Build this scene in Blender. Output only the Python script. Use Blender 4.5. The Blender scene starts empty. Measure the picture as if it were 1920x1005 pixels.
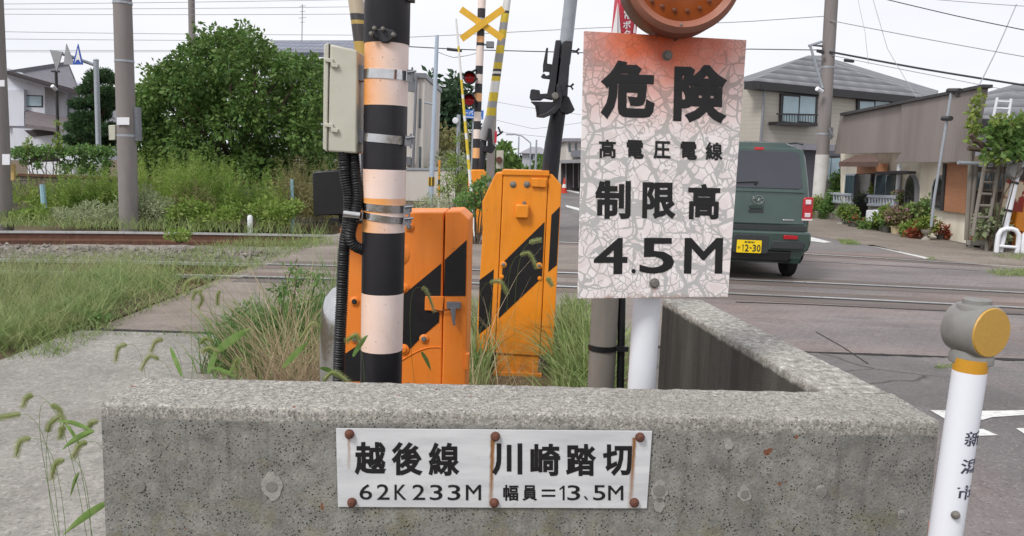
import bpy, bmesh, math, random
import numpy as np
from mathutils import Vector, Matrix
R = math.radians
random.seed(7)
rng = np.random.default_rng(11)
scene = bpy.context.scene
COL = scene.collection
# ------------------------------------------------------------------ camera
H = 1.45; F_PX = 1500.0; PITCH = math.atan(201.5/1500); ROLL = R(1.8)
fw = Vector((0, math.cos(PITCH), -math.sin(PITCH)))
r0 = Vector((1, 0, 0)); u0 = Vector((0, math.sin(PITCH), math.cos(PITCH)))
rt = math.cos(ROLL)*r0 + math.sin(ROLL)*u0
up = -math.sin(ROLL)*r0 + math.cos(ROLL)*u0
CAM = Vector((0, 0, H))
cd = bpy.data.cameras.new('camera'); cam = bpy.data.objects.new('camera', cd); COL.objects.link(cam)
m = Matrix((rt, up, -fw)).transposed().to_4x4(); m.translation = CAM
cam.matrix_world = m
cd.sensor_width = 36; cd.sensor_fit = 'HORIZONTAL'; cd.lens = F_PX/1920*36
cd.clip_start = .05; cd.clip_end = 3000
scene.camera = cam
# ------------------------------------------------------------------ world and sun (overcast)
SUN_EL, SUN_AZ = 48, 222
w = bpy.data.worlds.new('World'); scene.world = w; w.use_nodes = True
nt = w.node_tree; nt.nodes.clear()
wo = nt.nodes.new('ShaderNodeOutputWorld'); bg = nt.nodes.new('ShaderNodeBackground')
sky = nt.nodes.new('ShaderNodeTexSky'); sky.sky_type = 'NISHITA'; sky.sun_disc = False
sky.sun_elevation = R(SUN_EL); sky.sun_rotation = R(SUN_AZ); sky.air_density = 1.2; sky.dust_density = 3
hs = nt.nodes.new('ShaderNodeHueSaturation'); hs.inputs['Saturation'].default_value = .25; hs.inputs['Value'].default_value = .06
nt.links.new(sky.outputs[0], hs.inputs['Color'])
tc = nt.nodes.new('ShaderNodeTexCoord'); mp = nt.nodes.new('ShaderNodeMapping'); mp.inputs['Scale'].default_value = (1, 1, 3.5)
nz = nt.nodes.new('ShaderNodeTexNoise'); nz.inputs['Scale'].default_value = 2.2; nz.inputs['Detail'].default_value = 5
nt.links.new(tc.outputs['Generated'], mp.inputs[0]); nt.links.new(mp.outputs[0], nz.inputs['Vector'])
rp = nt.nodes.new('ShaderNodeValToRGB'); rp.color_ramp.elements[0].position = .3; rp.color_ramp.elements[1].position = .72
rp.color_ramp.elements[0].color = (.86, .885, .95, 1); rp.color_ramp.elements[1].color = (1.0, 1.0, 1.03, 1)
nt.links.new(nz.outputs[0], rp.inputs[0])
mx = nt.nodes.new('ShaderNodeMix'); mx.data_type = 'RGBA'; mx.inputs[0].default_value = .88
nt.links.new(hs.outputs[0], mx.inputs[6]); nt.links.new(rp.outputs[0], mx.inputs[7])
nt.links.new(mx.outputs[2], bg.inputs[0]); bg.inputs[1].default_value = .95
nt.links.new(bg.outputs[0], wo.inputs[0])
sl = bpy.data.lights.new('sun', 'SUN'); sl.energy = 2.0; sl.angle = R(16); sl.color = (1, .97, .93)
so = bpy.data.objects.new('sun', sl); COL.objects.link(so)
so.rotation_euler = (R(90-SUN_EL), 0, R(180-SUN_AZ)+math.pi)
so.rotation_euler = Vector((-math.sin(R(SUN_AZ))*math.cos(R(SUN_EL)), -math.cos(R(SUN_AZ))*math.cos(R(SUN_EL)), -math.sin(R(SUN_EL)))).to_track_quat('-Z', 'Y').to_euler()
vs = scene.view_settings; vs.view_transform = 'Standard'; vs.look = 'None'; vs.exposure = 0.24; vs.gamma = 1
scene.cycles.max_bounces = 6; scene.cycles.transparent_max_bounces = 8
# ------------------------------------------------------------------ projection helpers (a photo point at a real distance)
def ray(x, y): x = float(x); y = float(y); return fw + (x-960)/F_PX*rt - (y-502.5)/F_PX*up
def G(x, y, z=0.0):
    d = ray(x, y); return CAM + d*((z-H)/d.z)
def D(x, y, Y):
    d = ray(x, y); return CAM + d*float(Y/d.y)
class Plane:
    """vertical plane through two ground points; n points towards the viewer"""
    def __init__(s, a, b):
        s.a = Vector((a[0], a[1], 0)); t = Vector((b[0]-a[0], b[1]-a[1], 0)).normalized(); s.t = t
        n = Vector((t.y, -t.x, 0)); s.n = n if n.dot(CAM-s.a) > 0 else -n
    def __call__(s, x, y, off=0.0):
        d = ray(x, y); o = s.a + s.n*off
        return CAM + d*((o-CAM).dot(s.n)/d.dot(s.n))
class PlaneY:
    def __init__(s, Y): s.Y = Y; s.n = Vector((0, -1, 0)); s.t = Vector((1, 0, 0))
    def __call__(s, x, y, off=0.0): return D(x, y, s.Y-off)
class Plane3:
    def __init__(s, a, b, c):
        s.a = Vector(a); n = (Vector(b)-s.a).cross(Vector(c)-s.a).normalized(); s.n = n if n.dot(CAM-s.a) > 0 else -n
    def __call__(s, x, y, off=0.0):
        d = ray(x, y); o = s.a + s.n*off
        return CAM + d*((o-CAM).dot(s.n)/d.dot(s.n))
# ------------------------------------------------------------------ mesh builder
class MB:
    def __init__(s): s.v = []; s.f = []; s.m = []; s.arr = []
    def add(s, v, f, mi=0):
        b = len(s.v); s.v += [tuple(p) for p in v]; s.f += [tuple(i+b for i in q) for q in f]; s.m += [mi]*len(f); return s
    def box(s, c, sz, M=None, mi=0):
        x, y, z = [q/2 for q in sz]; c = Vector(c)
        vv = [Vector((i*x, j*y, k*z)) for i in (-1, 1) for j in (-1, 1) for k in (-1, 1)]
        vv = [c + ((M @ p) if M else p) for p in vv]
        return s.add(vv, [(0, 1, 3, 2), (4, 6, 7, 5), (0, 4, 5, 1), (2, 3, 7, 6), (0, 2, 6, 4), (1, 5, 7, 3)], mi)
    def prism(s, pts, d, mi=0):
        n = len(pts); d = Vector(d); a = [Vector(p) for p in pts]; v = a + [p+d for p in a]
        nn = Vector((0, 0, 0))
        for i in range(n): nn += a[i].cross(a[(i+1) % n])
        f = [tuple(range(n)), tuple(range(2*n-1, n-1, -1))] + [(i, i+n, (i+1) % n+n, (i+1) % n) for i in range(n)]
        if nn.dot(d) > 0: f = [tuple(reversed(q)) for q in f]
        return s.add(v, f, mi)
    def poly(s, pts, mi=0): return s.add(pts, [tuple(range(len(pts)))], mi)
    def tube(s, path, rad, n=10, caps=True, mi=0):
        path = [Vector(p) for p in path]; k = len(path)
        if not hasattr(rad, '__len__'): rad = [rad]*k
        v = []; ref = None
        for i, p in enumerate(path):
            t = (path[min(i+1, k-1)]-path[max(i-1, 0)]).normalized()
            if ref is None:
                ref = Vector((0, 0, 1)) if abs(t.z) < .9 else Vector((1, 0, 0))
            a = (ref - t*ref.dot(t)).normalized(); ref = a; b = t.cross(a)
            v += [p + (a*math.cos(2*math.pi*j/n) + b*math.sin(2*math.pi*j/n))*rad[i] for j in range(n)]
        f = [(i*n+j, i*n+(j+1) % n, (i+1)*n+(j+1) % n, (i+1)*n+j) for i in range(k-1) for j in range(n)]
        if caps: f += [tuple(range(n-1, -1, -1)), tuple(range((k-1)*n, k*n))]
        return s.add(v, f, mi)
    def lathe(s, prof, o, axis=(0, 0, 1), n=32, mi=0):
        """prof: list of (radius, distance along the axis)"""
        ax = Vector(axis).normalized(); a = ax.orthogonal().normalized(); b = ax.cross(a); o = Vector(o)
        v = []; f = []; k = len(prof)
        for r_, h_ in prof: v += [o + ax*h_ + (a*math.cos(2*math.pi*j/n)+b*math.sin(2*math.pi*j/n))*max(r_, 1e-5) for j in range(n)]
        f = [(i*n+j, i*n+(j+1) % n, (i+1)*n+(j+1) % n, (i+1)*n+j) for i in range(k-1) for j in range(n)]
        f += [tuple(range(n-1, -1, -1)), tuple(range((k-1)*n, k*n))]
        return s.add(v, f, mi)
    def ball(s, c, r, n=10, k=7, mi=0, sc=(1, 1, 1)):
        c = Vector(c); v = []; f = []
        for i in range(k+1):
            t = math.pi*i/k
            v += [c + Vector((r*sc[0]*math.sin(t)*math.cos(2*math.pi*j/n), r*sc[1]*math.sin(t)*math.sin(2*math.pi*j/n), r*sc[2]*math.cos(t))) for j in range(n)]
        f = [(i*n+j, (i+1)*n+j, (i+1)*n+(j+1) % n, i*n+(j+1) % n) for i in range(k) for j in range(n)]
        return s.add(v, f, mi)
    def raw(s, V, Fq):     # numpy arrays: verts (n,3), quads (m,4)
        s.arr.append((np.asarray(V), np.asarray(Fq))); return s
    def xf(s, M): s.v = [tuple(M @ Vector(p)) for p in s.v]; return s
MATS = {}
def link(name, mesh, parent=None):
    o = bpy.data.objects.new(name, mesh); COL.objects.link(o)
    if parent: o.parent = parent
    return o
def obj(name, mb, mats, parent=None, smooth=40, bevel=0, seg=2, origin=None):
    """links the builder's shape as ONE mesh object; vertices are given in world space"""
    if not isinstance(mats, (list, tuple)): mats = [mats]
    base = Vector((0, 0, 0)); q = parent
    while q is not None: base = base + Vector(q.location); q = q.parent
    if origin is not None: base = base + (Vector(origin) - base)
    me = bpy.data.meshes.new(name)
    if mb.arr:
        Vs = []; Fs = []; off = 0
        for V, Fq in mb.arr: Vs.append(V); Fs.append(Fq+off); off += len(V)
        V = np.concatenate(Vs) - np.array(base); Fq = np.concatenate(Fs)
        me.vertices.add(len(V)); me.vertices.foreach_set('co', V.astype(np.float32).ravel())
        me.loops.add(Fq.size); me.loops.foreach_set('vertex_index', Fq.astype(np.int32).ravel())
        me.polygons.add(len(Fq)); me.polygons.foreach_set('loop_start', np.arange(0, Fq.size, 4, dtype=np.int32))
        me.update(calc_edges=True); me.validate()
    else:
        me.from_pydata([tuple(Vector(p)-base) for p in mb.v], [], mb.f)
        me.polygons.foreach_set('material_index', mb.m)
        me.update()
        if len(mb.f) < 30000:
            bm = bmesh.new(); bm.from_mesh(me); bmesh.ops.recalc_face_normals(bm, faces=bm.faces); bm.to_mesh(me); bm.free()
    for mm in mats: me.materials.append(mm)
    if smooth and not mb.arr:
        me.polygons.foreach_set('use_smooth', [True]*len(me.polygons)); me.set_sharp_from_angle(angle=R(smooth))
    o = link(name, me, parent)
    if origin is not None and parent is None: o.location = base
    if bevel:
        b = o.modifiers.new('bevel', 'BEVEL'); b.width = bevel; b.segments = seg; b.limit_method = 'ANGLE'; b.angle_limit = R(38)
    return o
def thing(name, label, cat, loc, group=None):
    o = bpy.data.objects.new(name, None); COL.objects.link(o); o.location = loc; o.empty_display_size = .1
    o['label'] = label; o['category'] = cat
    if group: o['group'] = group
    return o
def tag(o, label, cat, group=None, kind=None):
    o['label'] = label; o['category'] = cat
    if group: o['group'] = group
    if kind: o['kind'] = kind
    return o
def struct(name, mb, mats, **k):
    o = obj(name, mb, mats, **k); o['kind'] = 'structure'; return o
# ------------------------------------------------------------------ material helpers
def S(r, g, b):
    f = lambda c: (c/255/12.92) if c/255 <= .04045 else ((c/255+.055)/1.055)**2.4
    return (f(r), f(g), f(b), 1)
class NB:
    def __init__(s, name):
        s.m = bpy.data.materials.new(name); s.m.use_nodes = True; s.t = s.m.node_tree; s.t.nodes.clear()
        s.out = s.t.nodes.new('ShaderNodeOutputMaterial'); s.p = s.t.nodes.new('ShaderNodeBsdfPrincipled')
        s.t.links.new(s.p.outputs[0], s.out.inputs[0]); s._co = None
    def put(s, sock, val):
        if hasattr(val, 'is_output') or isinstance(val, bpy.types.NodeSocket): s.t.links.new(val, sock)
        else:
            try: sock.default_value = val
            except Exception: sock.default_value = val[:3]
    @property
    def co(s):
        if s._co is None: s._co = s.t.nodes.new('ShaderNodeTexCoord').outputs['Object']
        return s._co
    def xyz(s):
        n = s.t.nodes.new('ShaderNodeSeparateXYZ'); s.t.links.new(s.co, n.inputs[0]); return n.outputs[0], n.outputs[1], n.outputs[2]
    def map(s, scale=(1, 1, 1), loc=(0, 0, 0), rot=(0, 0, 0)):
        n = s.t.nodes.new('ShaderNodeMapping'); s.t.links.new(s.co, n.inputs[0])
        n.inputs['Scale'].default_value = scale; n.inputs['Location'].default_value = loc; n.inputs['Rotation'].default_value = rot
        return n.outputs[0]
    def noise(s, scale, detail=4, rough=.55, co=None, dist=0):
        n = s.t.nodes.new('ShaderNodeTexNoise'); s.t.links.new(co or s.co, n.inputs['Vector'])
        n.inputs['Scale'].default_value = scale; n.inputs['Detail'].default_value = detail; n.inputs['Roughness'].default_value = rough
        n.inputs['Distortion'].default_value = dist
        return n.outputs[0]
    def voro(s, scale, feature='F1', out='Distance', co=None, rand=1):
        n = s.t.nodes.new('ShaderNodeTexVoronoi'); n.feature = feature; s.t.links.new(co or s.co, n.inputs['Vector'])
        n.inputs['Scale'].default_value = scale; n.inputs['Randomness'].default_value = rand
        return n.outputs[out]
    def ramp(s, fac, stops, interp='LINEAR'):
        n = s.t.nodes.new('ShaderNodeValToRGB'); s.put(n.inputs[0], fac); cr = n.color_ramp; cr.interpolation = interp
        while len(cr.elements) > 1: cr.elements.remove(cr.elements[-1])
        for i, (p, c) in enumerate(stops):
            e = cr.elements[0] if i == 0 else cr.elements.new(p)
            e.position = p; e.color = c if hasattr(c, '__len__') else (c, c, c, 1)
        return n.outputs[0]
    def mix(s, fac, a, b, blend='MIX'):
        n = s.t.nodes.new('ShaderNodeMix'); n.data_type = 'RGBA'; n.blend_type = blend
        s.put(n.inputs[0], fac); s.put(n.inputs[6], a); s.put(n.inputs[7], b); return n.outputs[2]
    def math(s, op, a, b=0.0, c=None, clamp=False):
        n = s.t.nodes.new('ShaderNodeMath'); n.operation = op; n.use_clamp = clamp
        s.put(n.inputs[0], a); s.put(n.inputs[1], b)
        if c is not None: s.put(n.inputs[2], c)
        return n.outputs[0]
    def range(s, v, a, b, c=0., d=1.):
        n = s.t.nodes.new('ShaderNodeMapRange'); s.put(n.inputs[0], v)
        for i, q in enumerate((a, b, c, d)): n.inputs[i+1].default_value = q
        return n.outputs[0]
    def bump(s, h, strength=.5, dist=.01, normal=None):
        n = s.t.nodes.new('ShaderNodeBump'); s.put(n.inputs['Height'], h); n.inputs['Strength'].default_value = strength; n.inputs['Distance'].default_value = dist
        if normal is not None: s.t.links.new(normal, n.inputs['Normal'])
        return n.outputs[0]
    def set(s, **k):
        for a, b in k.items(): s.put(s.p.inputs[a.replace('_', ' ')], b)
        return s
def plain(name, col, rough=.6, var=.18, scale=6, metal=0, bump=0, bscale=80, spec=.5, dirt=None, dscale=3, damt=.5, stretch=(1, 1, 1)):
    b = NB(name); co = b.map(stretch) if stretch != (1, 1, 1) else b.co
    n = b.noise(scale, 6, .6, co)
    lo = tuple(c*(1-var) for c in col[:3])+(1,); hi = tuple(min(1, c*(1+var)) for c in col[:3])+(1,)
    c = b.ramp(n, [(.3, lo), (.7, hi)])
    if dirt:
        d = b.ramp(b.noise(dscale, 8, .65, co), [(.48, 0.), (.72, damt)]); c = b.mix(d, c, dirt)
    rr = b.ramp(b.noise(scale*1.7, 4), [(.3, max(0, rough-.08)), (.7, min(1, rough+.08))])
    b.set(Base_Color=c, Roughness=rr, Metallic=metal)
    b.p.inputs['Specular IOR Level'].default_value = spec
    if bump: b.set(Normal=b.bump(b.noise(bscale, 5), bump, .004))
    return b.m
def leafmat(name, c1, c2, c3=None, scale=1.2, fine=14):
    b = NB(name)
    n1 = b.noise(scale, 3); n2 = b.noise(fine, 2)
    c = b.ramp(n1, [(.35, c1), (.62, c2)])
    c = b.mix(b.ramp(n2, [(.45, 0.), (.68, .7)]), c, c3 or c2)
    b.set(Base_Color=c, Roughness=.55); b.p.inputs['Specular IOR Level'].default_value = .25
    tr = b.t.nodes.new('ShaderNodeBsdfTranslucent'); b.t.links.new(c, tr.inputs[0])
    ms = b.t.nodes.new('ShaderNodeMixShader'); ms.inputs[0].default_value = .3
    b.t.links.new(b.p.outputs[0], ms.inputs[1]); b.t.links.new(tr.outputs[0], ms.inputs[2]); b.t.links.new(ms.outputs[0], b.out.inputs[0])
    return b.m
def glassmat(name, col, rough=.05):
    b = NB(name); c = b.mix(b.noise(1.3, 3), col, tuple(x*1.6 for x in col[:3])+(1,)); b.set(Base_Color=c, Roughness=rough); b.p.inputs['Specular IOR Level'].default_value = .8
    return b.m
# --- concrete of the low wall: exposed aggregate, pits, paler top and chips
def m_concrete():
    b = NB('weathered_concrete'); x, y, z = b.xyz()
    big = b.noise(2.6, 5); mid = b.noise(22, 5, .65); fine = b.noise(170, 4, .7)
    agg = b.voro(330, 'F1', 'Color'); ag = b.t.nodes.new('ShaderNodeSeparateColor'); b.t.links.new(agg, ag.inputs[0])
    face = b.ramp(mid, [(.3, S(112, 111, 107)), (.7, S(150, 149, 144))])
    face = b.mix(b.ramp(ag.outputs[0], [(.0, .55), (.25, .0), (.8, 0.), (1, .5)]), face, b.ramp(ag.outputs[1], [(.3, S(72, 68, 62)), (.5, S(128, 118, 100)), (.8, S(168, 164, 156))], 'CONSTANT'))
    pit = b.voro(150, 'F1'); pitsel = b.noise(26, 3)
    pm = b.math('MULTIPLY', b.ramp(pit, [(.12, 1.), (.30, 0.)]), b.ramp(pitsel, [(.44, 0.), (.56, 1.)]))
    face = b.mix(pm, face, S(38, 35, 32))
    # long damp stains on the face
    st = b.noise(5, 5, .65, b.map((1, 1, .3)))
    face = b.mix(b.ramp(st, [(.46, 0.), (.74, .5)]), face, S(88, 87, 83))
    face = b.mix(b.ramp(b.noise(9, 5), [(.63, 0.), (.78, .35)]), face, S(128, 116, 78))
    top = b.ramp(b.noise(110, 6, .75), [(.3, S(98, 95, 90)), (.5, S(150, 147, 141)), (.68, S(196, 193, 187))])
    top = b.mix(b.ramp(ag.outputs[2], [(.0, .75), (.22, 0.), (.86, 0.), (1, .7)]), top, b.ramp(ag.outputs[1], [(.2, S(88, 82, 76)), (.5, S(176, 168, 152)), (.8, S(214, 210, 202))], 'CONSTANT'))
    top = b.mix(b.ramp(big, [(.5, 0.), (.7, .35)]), top, S(120, 116, 110))
    wob = b.math('ADD', b.math('MULTIPLY', b.math('SUBTRACT', b.noise(26, 4), .5), .02), b.math('MULTIPLY', b.math('SUBTRACT', b.noise(6, 3), .5), .02))
    k = b.range(b.math('ADD', z, wob), .918, .924)
    c = b.mix(k, face, top)
    dr = b.math('MULTIPLY', b.ramp(b.noise(28, 4, .6, b.map((1, 1, .035), (1, 0, 0))), [(.56, 0.), (.72, .55)]), b.range(z, .60, .93, .25, 1.))
    c = b.mix(b.math('MULTIPLY', dr, b.math('SUBTRACT', 1., k)), c, S(66, 63, 58))
    pale = b.math('MULTIPLY', b.ramp(b.noise(36, 4, .6, b.map((1, 1, .03), (4, 0, 0))), [(.62, 0.), (.74, .4)]), b.math('SUBTRACT', 1., k))
    c = b.mix(pale, c, S(160, 157, 150))
    moss = b.math('MULTIPLY', b.range(z, .80, .71, 0, 1), b.ramp(b.noise(13, 5, .65, b.map((1, 1, 1), (6, 2, 1))), [(.5, 0.), (.62, .3)]))
    c = b.mix(moss, c, S(122, 112, 58))
    # rust specks
    c = b.mix(b.ramp(b.noise(31, 2, .5, b.map((1, 1, 1), (3.3, 1, 2))), [(.745, 0.), (.76, .8)]), c, S(120, 66, 36))
    hgt = b.math('SUBTRACT', b.math('ADD', b.math('MULTIPLY', mid, .16), b.math('MULTIPLY', fine, .5)), b.math('MULTIPLY', pm, 1.1))
    b.set(Base_Color=c, Roughness=.92, Normal=b.bump(hgt, .8, .004)); b.p.inputs['Specular IOR Level'].default_value = .2
    return b.m
def m_wallinner():
    b = NB('dark_streaked_concrete'); x, y, z = b.xyz()
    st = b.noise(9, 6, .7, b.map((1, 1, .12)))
    side = b.ramp(st, [(.3, S(62, 60, 57)), (.55, S(84, 82, 78)), (.8, S(106, 104, 99))])  # side streaked and coloured darker than the front face
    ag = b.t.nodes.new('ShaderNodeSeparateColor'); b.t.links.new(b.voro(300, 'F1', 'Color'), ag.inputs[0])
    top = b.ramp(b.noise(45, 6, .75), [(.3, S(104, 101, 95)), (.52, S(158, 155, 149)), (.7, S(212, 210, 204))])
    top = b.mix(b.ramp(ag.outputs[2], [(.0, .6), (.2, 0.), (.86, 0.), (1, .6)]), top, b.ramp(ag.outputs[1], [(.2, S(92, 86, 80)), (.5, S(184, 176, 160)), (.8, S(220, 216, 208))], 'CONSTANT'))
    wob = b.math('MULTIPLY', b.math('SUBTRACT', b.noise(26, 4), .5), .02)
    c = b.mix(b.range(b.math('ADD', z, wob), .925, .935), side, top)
    h = b.math('ADD', b.noise(200, 4), b.math('MULTIPLY', b.noise(30, 4), .3))
    b.set(Base_Color=c, Roughness=.92, Normal=b.bump(h, .6, .004)); b.p.inputs['Specular IOR Level'].default_value = .2
    return b.m
def m_asphalt():
    b = NB('worn_asphalt'); big = b.noise(.35, 5); mid = b.noise(4, 6, .7)
    ag = b.t.nodes.new('ShaderNodeSeparateColor'); b.t.links.new(b.voro(90, 'F1', 'Color'), ag.inputs[0])
    c = b.ramp(big, [(.35, S(108, 104, 104)), (.65, S(132, 127, 126))])
    c = b.mix(b.ramp(mid, [(.3, .45), (.6, 0.)]), c, S(92, 88, 88))
    c = b.mix(b.ramp(b.noise(.8, 3, .5, b.map((1, .35, 1), (4, 2, 0))), [(.5, 0.), (.72, .4)]), c, S(128, 108, 104))
    c = b.mix(b.ramp(ag.outputs[0], [(0, .4), (.2, 0.), (.85, 0.), (1, .45)]), c, b.ramp(ag.outputs[1], [(.3, S(64, 60, 60)), (.6, S(160, 154, 150))], 'CONSTANT'))
    pc_ = b.t.nodes.new('ShaderNodeSeparateColor'); b.t.links.new(b.voro(.42, 'F1', 'Color', b.map((1, .6, 1), (3, 1, 0))), pc_.inputs[0])
    c = b.mix(b.ramp(pc_.outputs[0], [(.2, .45), (.45, 0.)]), c, S(86, 83, 82))
    c = b.mix(b.ramp(b.noise(7, 7, .75), [(.55, 0.), (.7, .35)]), c, S(150, 144, 140))
    n = b.t.nodes.new('ShaderNodeTexNoise'); n.inputs['Scale'].default_value = 2.5; n.inputs['Detail'].default_value = 5; b.t.links.new(b.co, n.inputs['Vector'])
    cc = b.mix(.12, b.co, n.outputs['Color'])
    crack = b.voro(.55, 'DISTANCE_TO_EDGE', 'Distance', cc)
    cm = b.math('MULTIPLY', b.ramp(crack, [(.0012, 1.), (.005, 0.)]), b.ramp(b.noise(.6, 2, .5, b.map((1, 1, 1), (7, 3, 0))), [(.42, 0.), (.5, 1.)]))
    c = b.mix(b.math('MULTIPLY', cm, .8), c, S(56, 52, 50))
    b.set(Base_Color=c, Roughness=.88, Normal=b.bump(b.math('SUBTRACT', b.noise(120, 3), cm), .5, .006)); b.p.inputs['Specular IOR Level'].default_value = .3
    return b.m
def m_deck():
    b = NB('crossing_deck_surface'); x, y, z = b.xyz()
    grey = b.ramp(b.noise(1.1, 5, .6, b.map((.35, 1, 1))), [(.35, S(112, 106, 106)), (.65, S(140, 132, 130))])
    rust = b.ramp(b.noise(.9, 4, .6, b.map((.3, 1, 1), (2, 5, 0))), [(.46, 0.), (.70, .6)])
    right = b.mix(rust, grey, S(140, 117, 108))
    left = b.ramp(b.noise(1.4, 6, .65), [(.3, S(118, 108, 100)), (.7, S(146, 136, 127))])
    c = b.mix(b.range(x, .3, 2.2), left, right)
    c = b.mix(b.ramp(b.noise(3.5, 7, .75, b.map((.5, 1, 1))), [(.5, 0.), (.68, .5)]), c, S(92, 84, 80))
    c = b.mix(b.ramp(b.noise(6, 6, .75, b.map((.25, 1, 1), (9, 1, 0))), [(.58, 0.), (.7, .4)]), c, S(170, 160, 150))
    # faint dimpled panel pattern
    br = b.t.nodes.new('ShaderNodeTexBrick'); b.t.links.new(b.co, br.inputs['Vector']); br.inputs['Scale'].default_value = 1
    br.inputs['Brick Width'].default_value = .11; br.inputs['Row Height'].default_value = .085; br.inputs['Mortar Size'].default_value = .016
    pat = b.math('MULTIPLY', br.outputs['Fac'], b.range(x, .3, 2.2, 0, .13))
    c = b.mix(pat, c, S(86, 78, 76))
    ag = b.t.nodes.new('ShaderNodeSeparateColor'); b.t.links.new(b.voro(60, 'F1', 'Color'), ag.inputs[0])
    c = b.mix(b.ramp(ag.outputs[0], [(0, .35), (.15, 0.), (.88, 0.), (1, .35)]), c, b.ramp(ag.outputs[1], [(.4, S(70, 64, 62)), (.6, S(170, 162, 154))], 'CONSTANT'))
    b.set(Base_Color=c, Roughness=.8, Normal=b.bump(b.math('ADD', b.noise(90, 3), pat), .4, .005)); b.p.inputs['Specular IOR Level'].default_value = .35
    return b.m
def m_pavement(name, lo, hi, sc=50):
    b = NB(name)
    c = b.ramp(b.noise(.9, 6, .6), [(.3, lo), (.7, hi)])
    ag = b.t.nodes.new('ShaderNodeSeparateColor'); b.t.links.new(b.voro(sc*1.5, 'F1', 'Color'), ag.inputs[0])
    c = b.mix(b.ramp(ag.outputs[0], [(0, .5), (.3, 0.), (.76, 0.), (1, .42)]), c, b.ramp(ag.outputs[1], [(.4, tuple(q*.5 for q in lo[:3])+(1,)), (.6, tuple(min(1, q*1.35) for q in hi[:3])+(1,))], 'CONSTANT'))
    c = b.mix(b.ramp(b.noise(14, 6, .75), [(.4, .35), (.6, 0.)]), c, tuple(q*.55 for q in lo[:3])+(1,))
    c = b.mix(b.ramp(b.noise(1.7, 7, .72, b.map((1, 1, 1), (5, 1, 1))), [(.5, 0.), (.72, .55)]), c, tuple(q*.65 for q in lo[:3])+(1,))
    b.set(Base_Color=c, Roughness=.9, Normal=b.bump(b.noise(sc*2.2, 4), .5, .006)); b.p.inputs['Specular IOR Level'].default_value = .25
    return b.m
def m_bands(name, bands, stain=True, rough=.42):
    """bands: list of (z_low, colour) from the bottom up, hard edges"""
    b = NB(name); x, y, z = b.xyz()
    zmin = bands[0][0]; zmax = bands[-1][0]+.4
    wob = b.math('MULTIPLY', b.math('SUBTRACT', b.noise(40, 3), .5), .0015)
    t = b.range(b.math('ADD', z, wob), zmin, zmax)
    c = b.ramp(t, [(max(0, min(1, (q-zmin)/(zmax-zmin))), col) for q, col in bands], 'CONSTANT')
    if stain:
        c = b.mix(b.ramp(b.noise(7, 6, .7, b.map((1, 1, .3))), [(.58, 0.), (.8, .35)]), c, S(120, 92, 66), 'MULTIPLY')
        c = b.mix(b.ramp(b.noise(90, 2), [(.70, 0.), (.74, .55)]), c, S(110, 84, 64))
    b.set(Base_Color=c, Roughness=rough, Normal=b.bump(b.noise(30, 3), .06, .003))
    return b.m
# --- small palette
M = {}
M['concrete'] = m_concrete(); M['inner'] = m_wallinner(); M['asphalt'] = m_asphalt(); M['deck'] = m_deck()
M['walk'] = m_pavement('grey_concrete_paving', S(136, 132, 126), S(168, 164, 158))
M['walk2'] = m_pavement('brownish_concrete_paving', S(124, 114, 105), S(152, 143, 133), 40)
M['farasph'] = m_pavement('old_asphalt', S(98, 94, 92), S(122, 117, 113), 30)
M['soil'] = m_pavement('dry_soil', S(78, 66, 50), S(118, 104, 82), 30)
M['paint'] = plain('road_paint', S(214, 214, 212), .7, .05, 20, dirt=S(140, 134, 130), dscale=14, damt=.8)
M['ball'] = m_pavement('ballast_stone', S(112, 104, 98), S(164, 158, 152), 8)
M['railtop'] = plain('polished_rail_steel', S(205, 206, 208), .32, .08, 8, metal=.55)
M['rust'] = plain('rusty_rail_steel', S(92, 62, 48), .85, .3, 9, bump=.3)
M['plank'] = plain('worn_crossing_plank', S(100, 92, 88), .8, .25, 5, dirt=S(132, 108, 96), dscale=2, damt=.7, stretch=(.12, 1, 1))
M['dark'] = plain('dark_gap', S(42, 39, 38), .9, .2)
def m_cab(name, base, dirt, pale):
    b = NB(name); x, y, z = b.xyz()
    c = b.mix(b.ramp(b.noise(3, 6, .65), [(.42, 0.), (.75, .45)]), base, pale)
    c = b.mix(b.ramp(b.noise(11, 7, .7, b.map((1, 1, .12))), [(.52, 0.), (.8, .5)]), c, dirt)
    c = b.mix(b.math('MULTIPLY', b.range(z, 0., .5, 1, 0), b.ramp(b.noise(16, 6, .7), [(.35, 0.), (.65, .75)])), c, S(132, 96, 58))
    c = b.mix(b.ramp(b.noise(60, 5, .6, b.map((1, 1, .03))), [(.69, 0.), (.74, .35)]), c, S(246, 196, 128))
    c = b.mix(b.ramp(b.noise(55, 2), [(.72, 0.), (.75, .8)]), c, S(110, 58, 30))
    b.set(Base_Color=c, Roughness=b.ramp(b.noise(9, 5), [(.3, .34), (.7, .6)]), Normal=b.bump(b.noise(7, 4), .12, .01)); return b.m
M['orange'] = m_cab('orange_machine_paint', S(236, 130, 38), S(170, 88, 30), S(240, 158, 84))
M['orange2'] = m_cab('amber_machine_paint', S(230, 138, 24), S(166, 94, 22), S(236, 160, 66))
M['black'] = plain('matt_black_sticker', S(20, 19, 21), .5, .15, 12)
M['blackpl'] = plain('black_plastic', S(18, 18, 20), .45, .2, 20)
M['charcoal'] = plain('weathered_black_metal', S(36, 36, 42), .5, .22, 9, dirt=S(72, 68, 66), dscale=12, damt=.35)
M['steel'] = plain('stainless_steel', S(200, 200, 200), .16, .06, 30, metal=1.0)
M['galv'] = plain('galvanised_steel', S(164, 170, 178), .5, .12, 14, metal=.35)
M['beige'] = plain('beige_box_plastic', S(190, 188, 174), .5, .05, 5, dirt=S(140, 134, 112), dscale=9, damt=.3)
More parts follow.
